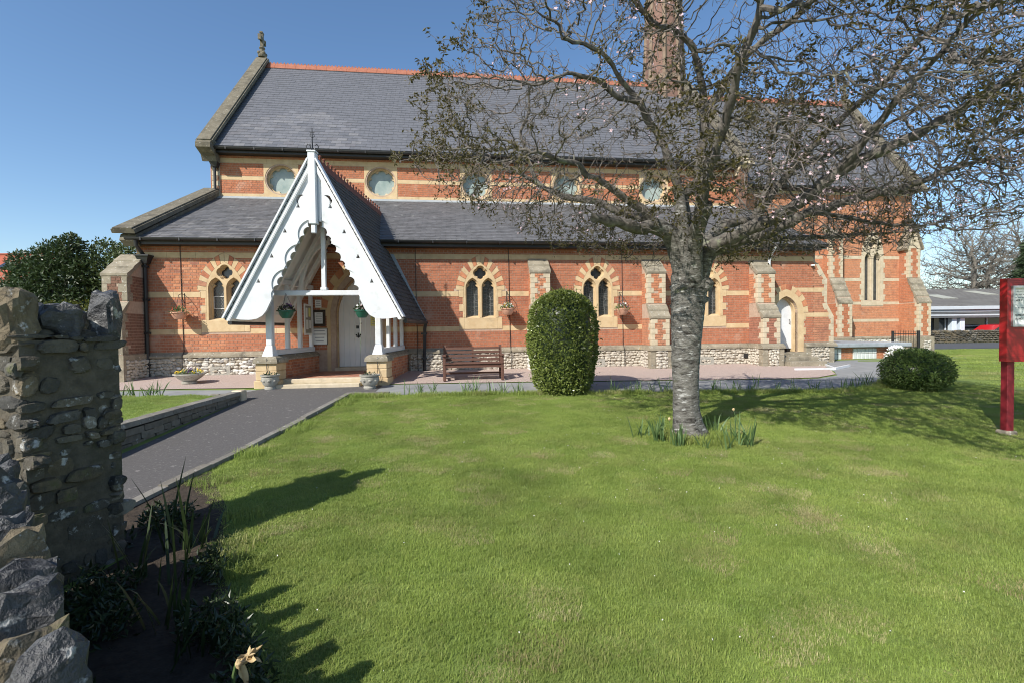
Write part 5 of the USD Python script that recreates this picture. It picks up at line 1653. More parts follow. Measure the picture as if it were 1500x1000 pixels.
put(tx, "HOLY", .118, 1.416, .024); put(tx, "SUNDAY", .112, 1.208, .026); put(tx, "SUNG", .112, 1.155, .026)
for z, x0, w_ in ((1.548, .135, .30), (1.50, .112, .36), (1.458, .112, .42), (1.316, .112, .34)):
    xx, rr = x0, random.Random(int(z * 1000))
    while xx < x0 + w_:
        l = rr.uniform(.014, .06); tg.box(xx, xx + l, .0062, .0074, z, z + .014); xx += l + .012
obj("lettering", tx, "ink", case); obj("fine_print", tg, "grey_ink", case)
for x in (.10, 1.15):
    p = obj("post", MB().bbox(x - .05, x + .05, .04, .14, gz0 + .02, .62, .006), "post_red", nb)
    obj("footing", MB().bbox(x - .09, x + .08, .0, .18, gz0 - .2, gz0 + .06, .02), "weathered_stone", p)

# ------------------------------------------------------------------ low annex with glass blocks, railing, daisies
ax_ = thing("annex", "low flat lead roofed annex with glass block windows against the church", "building", CH, TH)
obj("roof", MB().bbox(21.35, 24.5, .82, 5.15, .36, .50, .02), "lead", ax_)
obj("wall", MB().box(21.55, 24.3, 1.02, 5.1, -.4, .36), "mortar", ax_)
bb = []
for a, b in ((21.95, 22.36), (23.30, 24.28), (21.52, 21.62)):
    bb += bricks(sbox(a, -.1, b, .36), front(1.02), z0=-.1, seed=int(a * 7))
for v, f in bb:
    obj("brick", MB().add(v, f), "brick", ax_)
obj("plinth", MB().box(21.5, 24.3, .97, 1.02, -.4, -.06), "pale_stone", ax_)
for a, n in ((21.62, 2), (22.38, 6)):
    for k in range(n):
        for j in range(2):
            obj("glass_block", MB().bbox(a + k * .152 + .006, a + k * .152 + .146, .985, 1.03, -.05 + j * .19, .13 + j * .19, .012), "block_glass", ax_)
rl = thing("iron_railing", "short black iron railing beside the church wall behind the round shrub", "railing", W(25.95, 3.0, .08), TH)
for x in (0, 1.15):
    obj("post", MB().bbox(x - .04, x + .04, -.04, .04, 0, .80, .008), "black_iron", rl)
obj("rail", MB().box(.04, 1.11, -.012, .012, .66, .69), "black_iron", rl); obj("rail", MB().box(.04, 1.11, -.012, .012, .14, .17), "black_iron", rl)
for k in range(9):
    obj("bar", MB().tube([(.12 + k * .115, 0, .12), (.12 + k * .115, 0, .80)], .009, 5), "black_iron", rl)


def leafy_bush(t, n, shape, L, Wd, m, seed, core, inner=.8, coremat="dark_leaf"):
    """shape(dirs) gives the surface radius along each direction"""
    r = np.random.default_rng(seed)
    d = unit(r, n)
    R_ = shape(d) * r.uniform(inner, 1.03, (n, 1))
    P = d * R_
    N = d + unit(r, n) * .9
    obj("foliage", leaf_cloud(P, N, L, Wd, seed), m, t, kind="stuff")
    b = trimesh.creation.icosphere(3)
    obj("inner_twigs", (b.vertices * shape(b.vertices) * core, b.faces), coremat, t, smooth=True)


def shape_ellipsoid(rx, ry, rz, lump, seed, low=1.0):
    def f(d):
        q = 1 / np.sqrt((d[:, 0] / rx) ** 2 + (d[:, 1] / ry) ** 2 + (d[:, 2] / np.where(d[:, 2] < 0, rz * low, rz)) ** 2)
        return (q * (1 - lump + 2 * lump * meshkit.fbm(d * 2.5 + seed, 3, seed)))[:, None]
    return f


# tall clipped shrub
tb = thing("clipped_shrub", "tall barrel shaped clipped evergreen shrub on the lawn edge", "shrub", gp(1.09, 10.35))
r = np.random.default_rng(51)
zp = np.array([-.02, .25, .6, 1.0, 1.4, 1.7, 1.9, 2.05, 2.14, 2.17]); rp_ = np.array([.52, .62, .71, .755, .745, .69, .60, .43, .20, .0])
n = 17000
zz = r.uniform(0, 2.16, n); th = r.uniform(0, 2 * math.pi, n)
top = r.random(n) < .2
zz[top] = np.interp(r.uniform(0, .62, top.sum()), rp_[::-1][:6], zp[::-1][:6])
rad = np.interp(zz, zp, rp_)
lump = .90 + .19 * meshkit.fbm(np.stack([np.cos(th) * 2, np.sin(th) * 2, zz * 2.2], 1) * 1.6, 3, 5)
P = np.stack([rad * lump * np.cos(th), rad * lump * np.sin(th), zz], 1)
dz = np.interp(zz, zp[:-1], -np.diff(rp_) / np.diff(zp))
Nn = np.stack([np.cos(th), np.sin(th), np.clip(dz, -.5, 3)], 1); Nn /= np.linalg.norm(Nn, axis=1, keepdims=True)
P -= Nn * r.uniform(0, .13, (n, 1)) ** 1.3
v, f = leaf_cloud(P, Nn * .7 + unit(r, n) * .8 + [0, 0, .25], .062, .036, 51)
obj("foliage", (v, f), "box_leaf", tb, kind="stuff")
k_ = r.choice(n, 150, replace=False); P2 = np.vstack([P[k_] + Nn[k_] * q for q in (.05, .08, .12)])
obj("shoots", leaf_cloud(P2 + r.normal(0, .012, P2.shape), np.vstack([Nn[k_]] * 3) * .6 + unit(r, 450) * .8, .05, .028, 53), "box_leaf", tb, kind="stuff")
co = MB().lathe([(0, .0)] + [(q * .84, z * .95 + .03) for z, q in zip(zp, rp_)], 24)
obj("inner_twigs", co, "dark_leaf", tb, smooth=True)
obj("stem", MB().tube([(0, 0, -.1), (.02, 0, .5)], [.07, .05], 8), "branch_bark", tb)

rs = thing("round_shrub", "low rounded green shrub on the lawn near the church's far end", "shrub", gp(8.85, 10.45, .36))
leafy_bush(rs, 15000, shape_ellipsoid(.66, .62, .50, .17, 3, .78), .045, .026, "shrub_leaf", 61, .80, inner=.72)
tw = MB(); r2 = np.random.default_rng(62)
for d in unit(r2, 90):
    if d[2] > -.1:
        e = d * np.array([.66, .62, .5]); tw.tube([e * .6, e * 1.0 + unit(r2, 1)[0] * .04, e * r2.uniform(1.05, 1.16)], .003, 4)
tw.tube([(.5, 0, .1), (.72, -.02, .14), (.84, -.02, .16)], .006, 4)
obj("twig", tw, "twig_bark", rs, kind="stuff")
P = np.array([(.78 + .05 * k / 6, -.02, .15) for k in range(14)]) + r2.normal(0, .03, (14, 3))
obj("shoot_leaves", leaf_cloud(P, unit(r2, 14), .05, .03, 64), "shrub_leaf", rs, kind="stuff")

db = thing("daisy_bush", "small bush of white daisies beside the glass block annex", "flowers", W(23.5, .45, -.05), TH)
P, N = ball_plant(500, .30, .42, 71, low=0); P[:, 2] = np.abs(P[:, 2])
obj("foliage", leaf_cloud(P, N, .07, .03, 71), "shrub_leaf", db, kind="stuff")
Q, _ = ball_plant(120, .5, .55, 72, low=0); Q = Q / np.linalg.norm(Q, axis=1, keepdims=True) * np.array([.32, .32, .46]); Q[:, 2] = np.abs(Q[:, 2])
obj("flowers", flower_heads(Q, .06, 72, 7), "white_flower", db, kind="stuff")

# ------------------------------------------------------------------ bulbs and bed plants
def clump(loc, n, hmin, hmax, w, seed, label, name="daffodil_clump", cat="plant", m="bulb_leaf", spread=.5, group=None, heads=0, curve=.5):
    t = thing(name, label, cat, loc, 0, group)
    obj("leaves", blades(n, hmin, hmax, w, spread, seed, curve, 4), m, t, kind="stuff")
    if heads:
        r = np.random.default_rng(seed + 1)
        st_ = MB(); hp = []
        for k in range(heads):
            p = np.array([r.normal(0, .07), r.normal(0, .07), 0]); q = p + [r.normal(0, .03), r.normal(0, .03), hmax * r.uniform(.7, .95)]
            st_.tube([p, (p + q) / 2 + [.01, 0, 0], q], .004, 4); hp.append(q)
        obj("stem", st_, "bulb_leaf", t, kind="stuff")
        hd = MB()
        for q in hp:
            hd.add(*pebble(q, .018, .014, .022, random.Random(seed), ICO1))
        obj("withered_head", hd, "dry_flower", t, kind="stuff")
    return t


GE = "daffodil clumps along the lawn edge by the concrete path"
rr = random.Random(91)
spots = [(-2.25, 10.18), (-1.98, 10.22), (-1.7, 10.3), (-1.0, 10.28), (-.78, 10.3), (-.42, 10.3), (-.2, 10.28), (.1, 10.2), (2.2, 10.25), (2.5, 10.3), (2.72, 10.35), (3.05, 10.4), (3.3, 10.4), (3.9, 10.35), (4.4, 10.38), (4.9, 10.4), (5.3, 10.42), (5.8, 10.42), (6.15, 10.42), (6.6, 10.45), (7.0, 10.5), (7.3, 10.52), (7.55, 10.6), (7.85, 10.7), (8.2, 10.95)]
for k, (x, y) in enumerate(spots):
    ORD = ["first", "second", "third", "fourth", "fifth", "sixth", "seventh", "eighth", "ninth", "tenth", "eleventh", "twelfth", "thirteenth", "fourteenth", "fifteenth", "sixteenth", "seventeenth"]
    lb = f"{ORD[k]} daffodil clump from the left in the row before the bench" if k < 8 else f"{ORD[k - 8]} daffodil clump to the right of the clipped shrub along the path"
    clump(gp(x, y), rr.randint(8, 18), .14, .36 if k % 4 else .44, .016, 500 + k, lb, group=GE)
GT = "daffodil clumps around the foot of the cherry tree"
for k, (x, y, n, h) in enumerate([(1.98, 6.55, 22, .46), (2.22, 6.35, 18, .42), (1.80, 6.75, 8, .38), (2.50, 6.22, 6, .30), (2.78, 6.15, 6, .34), (3.02, 6.55, 10, .42), (3.10, 6.25, 14, .50), (2.9, 6.9, 9, .40), (2.25, 7.05, 8, .35)]):
    lb = ["large tall daffodil clump to the left of the cherry trunk", "daffodil clump with a withered head, front left of the cherry trunk", "small daffodil clump farthest left of the cherry trunk", "thin short daffodil clump directly in front of the cherry trunk", "thin daffodil clump in front and right of the cherry trunk", "daffodil clump close to the right of the cherry trunk", "tallest daffodil clump, with a withered head, farthest right of the cherry trunk", "daffodil clump behind the cherry trunk on its right, in shade", "daffodil clump behind the cherry trunk on its left"][k]
    clump(gp(x, y), n, h * .5, h, .022, 540 + k, lb, group=GT, heads=1 if k in (1, 6) else 0)
GL = "daffodil clumps on the small left lawn"
for k, (x, y) in enumerate([(-8.0, 9.75), (-7.8, 9.8), (-7.55, 9.85), (-7.35, 9.85), (-8.3, 9.8)]):
    clump(gp(x, y, .03), 14, .22, .44, .02, 560 + k, f"{['second', 'third', 'fourth', 'fifth', 'first'][k]} daffodil clump from the left at the back of the small left lawn", group=GL)
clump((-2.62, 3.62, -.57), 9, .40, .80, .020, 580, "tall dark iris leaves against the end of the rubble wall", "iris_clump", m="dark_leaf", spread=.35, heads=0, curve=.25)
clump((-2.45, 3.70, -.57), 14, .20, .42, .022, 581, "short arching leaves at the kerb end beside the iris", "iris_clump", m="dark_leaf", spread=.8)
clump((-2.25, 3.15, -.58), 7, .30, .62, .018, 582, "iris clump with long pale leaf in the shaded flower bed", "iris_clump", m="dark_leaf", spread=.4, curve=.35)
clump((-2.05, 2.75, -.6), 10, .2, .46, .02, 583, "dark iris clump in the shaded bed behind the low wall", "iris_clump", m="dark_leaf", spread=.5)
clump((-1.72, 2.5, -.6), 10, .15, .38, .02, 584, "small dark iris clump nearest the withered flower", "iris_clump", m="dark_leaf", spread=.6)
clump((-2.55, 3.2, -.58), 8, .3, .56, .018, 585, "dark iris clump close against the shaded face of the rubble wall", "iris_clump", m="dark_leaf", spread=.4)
t = thing("bed_plants", "low dark leafy plants filling the shaded flower bed", "plant", (0, 0, 0))
r = np.random.default_rng(590)
P = []
while len(P) < 4200:
    q = np.array([r.uniform(-3.2, -.6), r.uniform(1.4, 4.2)])
    if bed.contains(Point(q)) and meshkit.fbm(np.array([[q[0] * 3, q[1] * 3, 0]]), 2, 4)[0] > .42:
        P.append([q[0], q[1], float(g(*q)) + r.uniform(0, .16)])
P = np.array(P)
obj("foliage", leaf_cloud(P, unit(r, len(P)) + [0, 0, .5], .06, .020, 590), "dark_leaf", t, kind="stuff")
tag(t, kind="stuff")
for k, (x, y, z) in enumerate([(-2.50, 3.55, -.40), (-2.44, 3.5, -.43), (-2.35, 3.4, -.50)]):
    pass
# withered flower close to the camera
wf = thing("withered_flower", "withered tan flower head on a stalk close in the foreground", "flower", (-1.03, 1.75, -.6))
obj("stalk", MB().tube([(-.05, .02, 0), (-.035, .01, .25), (-.022, 0, .43), (-.01, 0, .475)], [.008, .007, .006, .006], 7), "bulb_leaf", wf)
r = np.random.default_rng(601)
AXIS = np.array([.80, .05, .55]); AXIS /= np.linalg.norm(AXIS)
for k in range(7):
    pt = MB()
    a = k * 2.4
    side = np.cross(AXIS, [math.cos(a), math.sin(a), .3]); side /= np.linalg.norm(side)
    d0 = AXIS + side * .28
    if k in (5, 6):
        d0 = np.array([.25 - .12 * (k - 5), -.1, -1.0])
    d0 /= np.linalg.norm(d0)
    L = r.uniform(.060, .095); wmax = r.uniform(.010, .016)
    s = np.cross(d0, side + [0, .1, 0]); s /= np.linalg.norm(s)
    o = np.array([0, 0, .478]) + AXIS * .008
    rows, n_ = [], 9
    for j in range(n_):
        t_ = j / (n_ - 1)
        w_ = wmax * (math.sin(math.pi * min(t_ * .88 + .12, 1)) ** .7) + .001
        c = o + d0 * L * t_ + side * .012 * math.sin(t_ * 4 + k) + np.array([0, 0, -.018 * t_ * t_ * (k % 3)])
        tw_ = t_ * r.uniform(.8, 1.6) + k
        s2 = s * math.cos(tw_) + np.cross(d0, s) * math.sin(tw_); up_ = np.cross(d0, s2)
        cr_ = [r.normal(0, .0018) for _ in range(5)]
        rows += [c + s2 * w_ * q + up_ * (w_ * .55 * (1 - q * q) + cr_[i]) for i, q in enumerate((-1, -.5, 0, .5, 1))]
    f = []
    for j in range(n_ - 1):
        for q in range(4):
            f += [[j * 5 + q, j * 5 + q + 1, j * 5 + 6 + q], [j * 5 + q, j * 5 + 6 + q, j * 5 + 5 + q]]
    pt.add(np.array(rows), f)
    obj("petal", pt, "dry_flower", wf, smooth=True)
obj("calyx", MB().add(*pebble((0, 0, .473), .014, .012, .018, random.Random(3), ICO1)), "dry_flower", wf)

# ------------------------------------------------------------------ far buildings, wall, car
fw_ = thing("far_wall", "low grey stone wall along the road in front of the showroom", "wall")
r = random.Random(700)
fwm = MB(); pcs = []
for row in range(5):
    x = 16.0
    while x < 60:
        w = r.uniform(.3, .6); y = 36.0 + (x - 16) * .028; z = float(g(x, y)) + row * .155
        fwm_ = rock((x + w / 2, y, z + .08), np.array([1, .028, 0]), np.array([0, -1.0, 0]), (w * .48, .16, .075), r, base=ICO)
        pcs.append(fwm_); x += w
many("stone", pcs, "rubble", fw_, n=60, key=lambda p: abs(p[0][:, 0].mean() - 33), restname="other_stones")
wc_ = MB().hexa([(16, 35.95, -.9), (60, 37.18, -.9), (60, 37.38, -.9), (16, 36.15, -.9), (16, 35.95, .52), (60, 37.18, .42), (60, 37.38, .42), (16, 36.15, .52)])
obj("wall_core", wc_, "rubble_mortar", fw_)
pcs = []
x = 16.0
while x < 60:
    w = r.uniform(.12, .22); y = 36.0 + (x - 16) * .028
    pcs.append(rock((x, y, float(g(x, y)) + .84), np.array([1, .028, 0]), np.array([0, -1.0, 0]), (w * .5, .15, r.uniform(.09, .15)), r, base=ICO)); x += w * .95
many("coping_stone", pcs, "rubble", fw_, n=40, key=lambda p: abs(p[0][:, 0].mean() - 34), restname="other_coping_stones")

sh = thing("showroom", "long low car showroom with grey sheet roof and dark glazed front", "building", (29.0, 40.0, -.42), .04)
obj("roof", MB().hexa([(-1, -.9, 2.98), (34, -.9, 2.98), (34, 8.6, 5.05), (-1, 8.6, 5.05), (-1, -.9, 3.06), (34, -.9, 3.06), (34, 8.6, 5.15), (-1, 8.6, 5.15)]).hexa([(-1, 8.6, 5.05), (34, 8.6, 5.05), (34, 18, 3), (-1, 18, 3), (-1, 8.6, 5.15), (34, 8.6, 5.15), (34, 18, 3.1), (-1, 18, 3.1)]), "grey_roof", sh)
for a, b in ((3.0, 7.2), (9.9, 12.4)):
    pass
rz = lambda y: 3.06 + (y + .9) * 2.09 / 9.5 + .02
for x0, y0, w_, d_ in ((8.6, 4.6, 1.3, 2.4), (9.9, 2.6, 1.4, 2.2), (16, 4.6, 1.3, 2.4), (18, 2.6, 1.4, 2.2)):
    obj("roof_light", MB().hexa([(x0, y0, rz(y0)), (x0 + w_, y0, rz(y0)), (x0 + w_ + .2, y0 + d_, rz(y0 + d_)), (x0 + .2, y0 + d_, rz(y0 + d_)), (x0, y0, rz(y0) + .03), (x0 + w_, y0, rz(y0) + .03), (x0 + w_ + .2, y0 + d_, rz(y0 + d_) + .03), (x0 + .2, y0 + d_, rz(y0 + d_) + .03)]), "roof_light", sh)
rbm = MB()
for k in range(70):
    x = -1 + k * .5
    rbm.hexa([(x, -.9, 3.06), (x + .06, -.9, 3.06), (x + .06, 8.6, 5.15), (x, 8.6, 5.15), (x, -.9, 3.10), (x + .06, -.9, 3.10), (x + .06, 8.6, 5.19), (x, 8.6, 5.19)])
obj("roof_ribs", rbm, "grey_roof", sh)
obj("fascia", MB().bbox(-1, 34, -1.0, -.7, 2.74, 3.02, .02), "fascia_grey", sh)
for k in range(4):
    obj("cladding_board", MB().bbox(-1, 34, -.85 + .03 * k, -.55, 2.06 + .165 * (3 - k) + .0, 2.06 + .165 * (3 - k) + .14, .015), "cladding_dark" if k % 2 else "fascia_grey", sh)
obj("back_wall", MB().box(-1, 34, .25, 17.5, 0, 3.0), "cladding_dark", sh)
x = 6.6
for k, w_ in enumerate((1.0, .45, 3.2, 3.2, 3.2, 3.2, 3.2, 3.2)):
    obj("glass_pane", MB().box(x + .05, x + w_ - .05, .10, .13, .12, 2.05), "shop_glass", sh)
    obj("mullion", MB().box(x + w_ - .05, x + w_ + .05, .02, .14, .0, 2.05), "fascia_grey", sh)
    x += w_
for x in (7.65, 8.35):
    obj("pillar", MB().bbox(x, x + .42, -.5, -.1, 0, 2.06, .02), "pale_blue_paint", sh)
obj("transom", MB().box(9.2, 34, .03, .09, 1.35, 1.40), "fascia_grey", sh)

bs = thing("banner_stand", "blue and yellow upright banner in front of the showroom glass", "banner", (39.1, 39.0, -.36), .0)
obj("panel", MB().bbox(0, 1.0, 0, .06, .1, 1.15, .01), "sign_blue", bs)
obj("yellow_band", MB().box(.08, .92, -.01, -.001, .62, .90), "sign_yellow", bs)
obj("foot", MB().box(.1, .9, -.2, .25, 0, .1), "cladding_dark", bs)

car = thing("parked_car", "red car parked behind the low wall, half hidden by the notice board", "car", (37.3, 38.2, -.36), .0)
prof = Polygon([(0, .28), (.02, .55), (.25, .70), (1.0, .86), (1.75, 1.38), (2.4, 1.46), (3.2, 1.40), (3.8, .98), (4.05, .90), (4.1, .32)]).buffer(-.05).buffer(.05)
body_p = prof.difference(unary_union([Point(.78, .30).buffer(.36), Point(3.25, .30).buffer(.36)]))
cab = Polygon([(1.12, .90), (1.78, 1.33), (2.42, 1.40), (3.15, 1.33), (3.62, .95)])
obj("body", MB().ex(body_p, 0, 1.65), "car_red", car)
obj("side_window", MB().ex(cab, -.012, .0), "shop_glass", car); obj("side_window", MB().ex(cab, 1.65, 1.662), "shop_glass", car)
for x in (.78, 3.25):
    for y in (.0, 1.47):
        w_ = obj("wheel", MB().lathe([(0, 0), (.30, 0), (.31, .03), (.31, .15), (.30, .18), (0, .18)], 18).moved(M=[[1, 0, 0], [0, 0, 1], [0, -1, 0]], t=(x, y, .31)), "tyre", car)
        obj("hub", MB().lathe([(0, -.004), (.18, -.004), (.18, .01), (0, .01)], 14).moved(M=[[1, 0, 0], [0, 0, 1], [0, -1, 0]], t=(x, y if y < 1 else y + .175, .31)), "aluminium", w_)
obj("headlight", MB().bbox(.05, .25, -.006, .2, .58, .68, .02), "pale_glass", car)

hs = thing("house", "house with a red tiled roof beyond the trees at far left", "house", (-41.2, 40, 0))
obj("wall", MB().box(-15, -.3, .4, 7.6, -.5, 5.7), "render_wall", hs)
obj("roof", MB().exu(Polygon([(-.1, 5.55), (4, 8.55), (8.1, 5.55), (7.9, 5.5), (4, 8.3), (.1, 5.5)]), -15.3, 0.1), "house_tile", hs)
obj("gable_wall", MB().exu(Polygon([(.4, 5.69), (7.6, 5.69), (4, 8.25)]), -.62, -.32), "render_wall", hs)
obj("roof_window", MB().hexa([(-3.6, 1.7, 6.92), (-2.7, 1.7, 6.92), (-2.7, 2.6, 7.58), (-3.6, 2.6, 7.58), (-3.6, 1.65, 7.0), (-2.7, 1.65, 7.0), (-2.7, 2.55, 7.66), (-3.6, 2.55, 7.66)]), "shop_glass", hs)
obj("ridge", MB().beam((-15.3, 4, 8.58), (.1, 4, 8.58), .3, .12), "house_tile", hs)
for x in (-12, -8, -4):
    w_ = obj("window", MB().box(x, x + 1.2, .34, .44, 3.4, 4.7), "white_paint", hs)
    obj("pane", MB().box(x + .08, x + 1.12, .32, .339, 3.48, 4.62), "shop_glass", hs)

# ------------------------------------------------------------------ evergreen trees at the left
def leafy_tree(name, label, loc, blobs, n, L, Wd, m, seed, group=None, trunk=True, height=3.0, cat="tree"):
    t = thing(name, label, cat, loc, 0, group)
    r = np.random.default_rng(seed)
    vol = np.array([b[3] ** 2 for b in blobs]); pick = r.choice(len(blobs), n, p=vol / vol.sum())
    B_ = np.array(blobs)
    d = unit(r, n)
    lump = .72 + .56 * meshkit.fbm(d * 3.1 + pick[:, None] * 5.3, 3, seed)
    R_ = B_[pick, 3] * lump * r.uniform(.55, 1.06, n)
    P = B_[pick, :3] + d * R_[:, None] * np.array([1, 1, .95])
    obj("foliage", leaf_cloud(P, d * .6 + unit(r, n) + [0, 0, .2], L, Wd, seed), m, t, kind="stuff")
    ts = MB()
    if trunk:
        c = B_[:, :3].mean(0)
        ts.tube([(0, 0, -.3), (.05, .02, height * .5), (c[0] * .4, c[1] * .4, height)], [.16, .13, .08], 8)
        for b in blobs:
            ts.tube([(0.03, .02, height * .35), (b[0] * .5, b[1] * .5, height * .4 + b[2] * .35), (b[0], b[1], b[2])], [.07, .05, .015], 5)
        obj("trunk", ts, "branch_bark", t)
    return t


GTR = "evergreen trees beyond the rubble wall at left"
leafy_tree("evergreen_tree", "tall dark evergreen tree with pointed top at the left, nearest the red roof", (-18.9, 20, -.1),
           [(0, 0, 3.4, 1.25), (.4, 0, 4.5, .75), (-1.1, 0, 3.6, .85), (-.9, .2, 2.4, 1.1), (.9, .1, 2.3, 1.1), (.55, 0, 5.0, .42), (-.4, 0, 4.4, .6), (1.1, 0, 3.9, .7), (-1.5, 0, 4.25, .45)], 15000, .17, .075, "evergreen_leaf", 801, GTR)
leafy_tree("evergreen_tree", "dark bushy evergreen tree close beside the church's west corner", (-16.9, 20.6, -.1),
           [(0, 0, 3.6, 1.15), (.5, 0, 4.5, .7), (-.5, 0, 4.7, .6), (.9, 0, 3.2, .9), (-.8, .2, 2.6, 1.1), (.8, 0, 2.0, 1.1), (0, 0, 1.6, 1.1), (.95, 0, 4.2, .5)], 13000, .15, .07, "evergreen_leaf", 802, GTR)
leafy_tree("evergreen_tree", "low spreading evergreen in front of the red roofed house", (-21.3, 20.5, -.1),
           [(0, 0, 2.6, 1.1), (-1.3, 0, 2.8, .9), (.9, 0, 2.0, 1.1), (-.9, 0, 1.6, 1.2), (-2.6, 0, 2.6, 1.1), (-2.2, 0, 1.5, 1.2)], 9000, .16, .075, "evergreen_leaf", 803, GTR)
leafy_tree("yellow_shrub", "yellow green shrub at the foot of the dark evergreens", (-16.6, 17.6, -.1), [(0, 0, 1.7, .75), (.8, 0, 1.8, .65), (-.9, 0, 1.5, .75), (0, 0, .8, .9), (1.2, 0, 1.1, .8)], 6000, .10, .06, "lime_leaf", 804, cat="shrub", height=1.2)
leafy_tree("hedge_shrub", "dark green shrub low behind the rubble wall coping", (-13.9, 16.2, -.1), [(0, 0, 1.1, .8), (.9, 0, 1.2, .8), (-1.0, 0, 1.3, .8), (1.7, 0, 1.0, .7), (-1.9, 0, 1.1, .8), (0, 0, .4, .8)], 7000, .10, .05, "evergreen_leaf", 805, cat="shrub", height=.9)


# ------------------------------------------------------------------ branching trees
def colonize(paths, attract, step, di, dk, iters, seed, jitter=.25, trop=(0, 0, 0)):
    """grows branches from the given limbs towards points that fill the crown. Returns positions, parents"""
    r = np.random.default_rng(seed)
    pos, par = [], []
    for parent_idx, pts in paths(pos, par):
        pass
    pos = list(pos); par = list(par)
    att = np.array(attract); alive = np.ones(len(att), bool)
    trop = np.array(trop)
    for it in range(iters):
        if not alive.any():
            break
        tree = cKDTree(np.array(pos))
        a = att[alive]
        dist, near = tree.query(a)
        ok = dist < di
        if not ok.any():
            break
        P_ = np.array(pos)
        dirs = np.zeros((len(pos), 3)); cnt = np.zeros(len(pos))
        u = (a[ok] - P_[near[ok]]) / dist[ok][:, None]
        np.add.at(dirs, near[ok], u); np.add.at(cnt, near[ok], 1)
        grow_ = np.nonzero(cnt)[0]
        d = dirs[grow_] / cnt[grow_][:, None] + r.normal(0, jitter, (len(grow_), 3)) + trop
        d /= np.maximum(np.linalg.norm(d, axis=1, keepdims=True), 1e-9)
        new = P_[grow_] + d * step
        dd, _ = tree.query(new)
        keep = dd > step * .45
        if not keep.any():
            break
        for q, p in zip(new[keep], grow_[keep]):
            pos.append(q); par.append(int(p))
        t2 = cKDTree(new[keep])
        d2, _ = t2.query(att)
        alive &= d2 > dk
    return np.array(pos), np.array(par)


def radii(pos, par, tip, e, fixed=None):
    n = len(pos)
    acc = np.zeros(n); kids = np.zeros(n, int)
    for i in range(n):
        if par[i] >= 0: kids[par[i]] += 1
    rad = np.zeros(n)
    order = np.argsort(-depth_of(par), kind="stable")
    for i in order:
        rad[i] = tip if kids[i] == 0 else acc[i] ** (1 / e)
        if fixed is not None and i < len(fixed):
            rad[i] = max(rad[i] * .0 + fixed[i], .002)
        if par[i] >= 0:
            acc[par[i]] += rad[i] ** e
    return rad, kids


def depth_of(par):
    d = np.zeros(len(par), int)
    for i in range(len(par)):
        if par[i] >= 0:
            d[i] = d[par[i]] + 1
    return d


def chains(par, rad):
    n = len(par); ch = [[] for _ in range(n)]
    for i in range(n):
        if par[i] >= 0: ch[par[i]].append(i)
    out, stack = [], [(i, None) for i in range(n) if par[i] < 0]
    while stack:
        i, frm = stack.pop()
        c = ([frm] if frm is not None else []) + [i]
        while ch[i]:
            k = max(ch[i], key=lambda j: rad[j])
            for j in ch[i]:
                if j != k: stack.append((j, i))
            c.append(k); i = k
        out.append(c)
    return out


# the flowering cherry in the middle of the lawn
CX, CY = 2.53, 6.82


def px3(px, py, dy):
    d = FW * 700 + RT * (px - 750) + UP * (500 - py)
    return EYE + d * (CY + dy) / d[1]


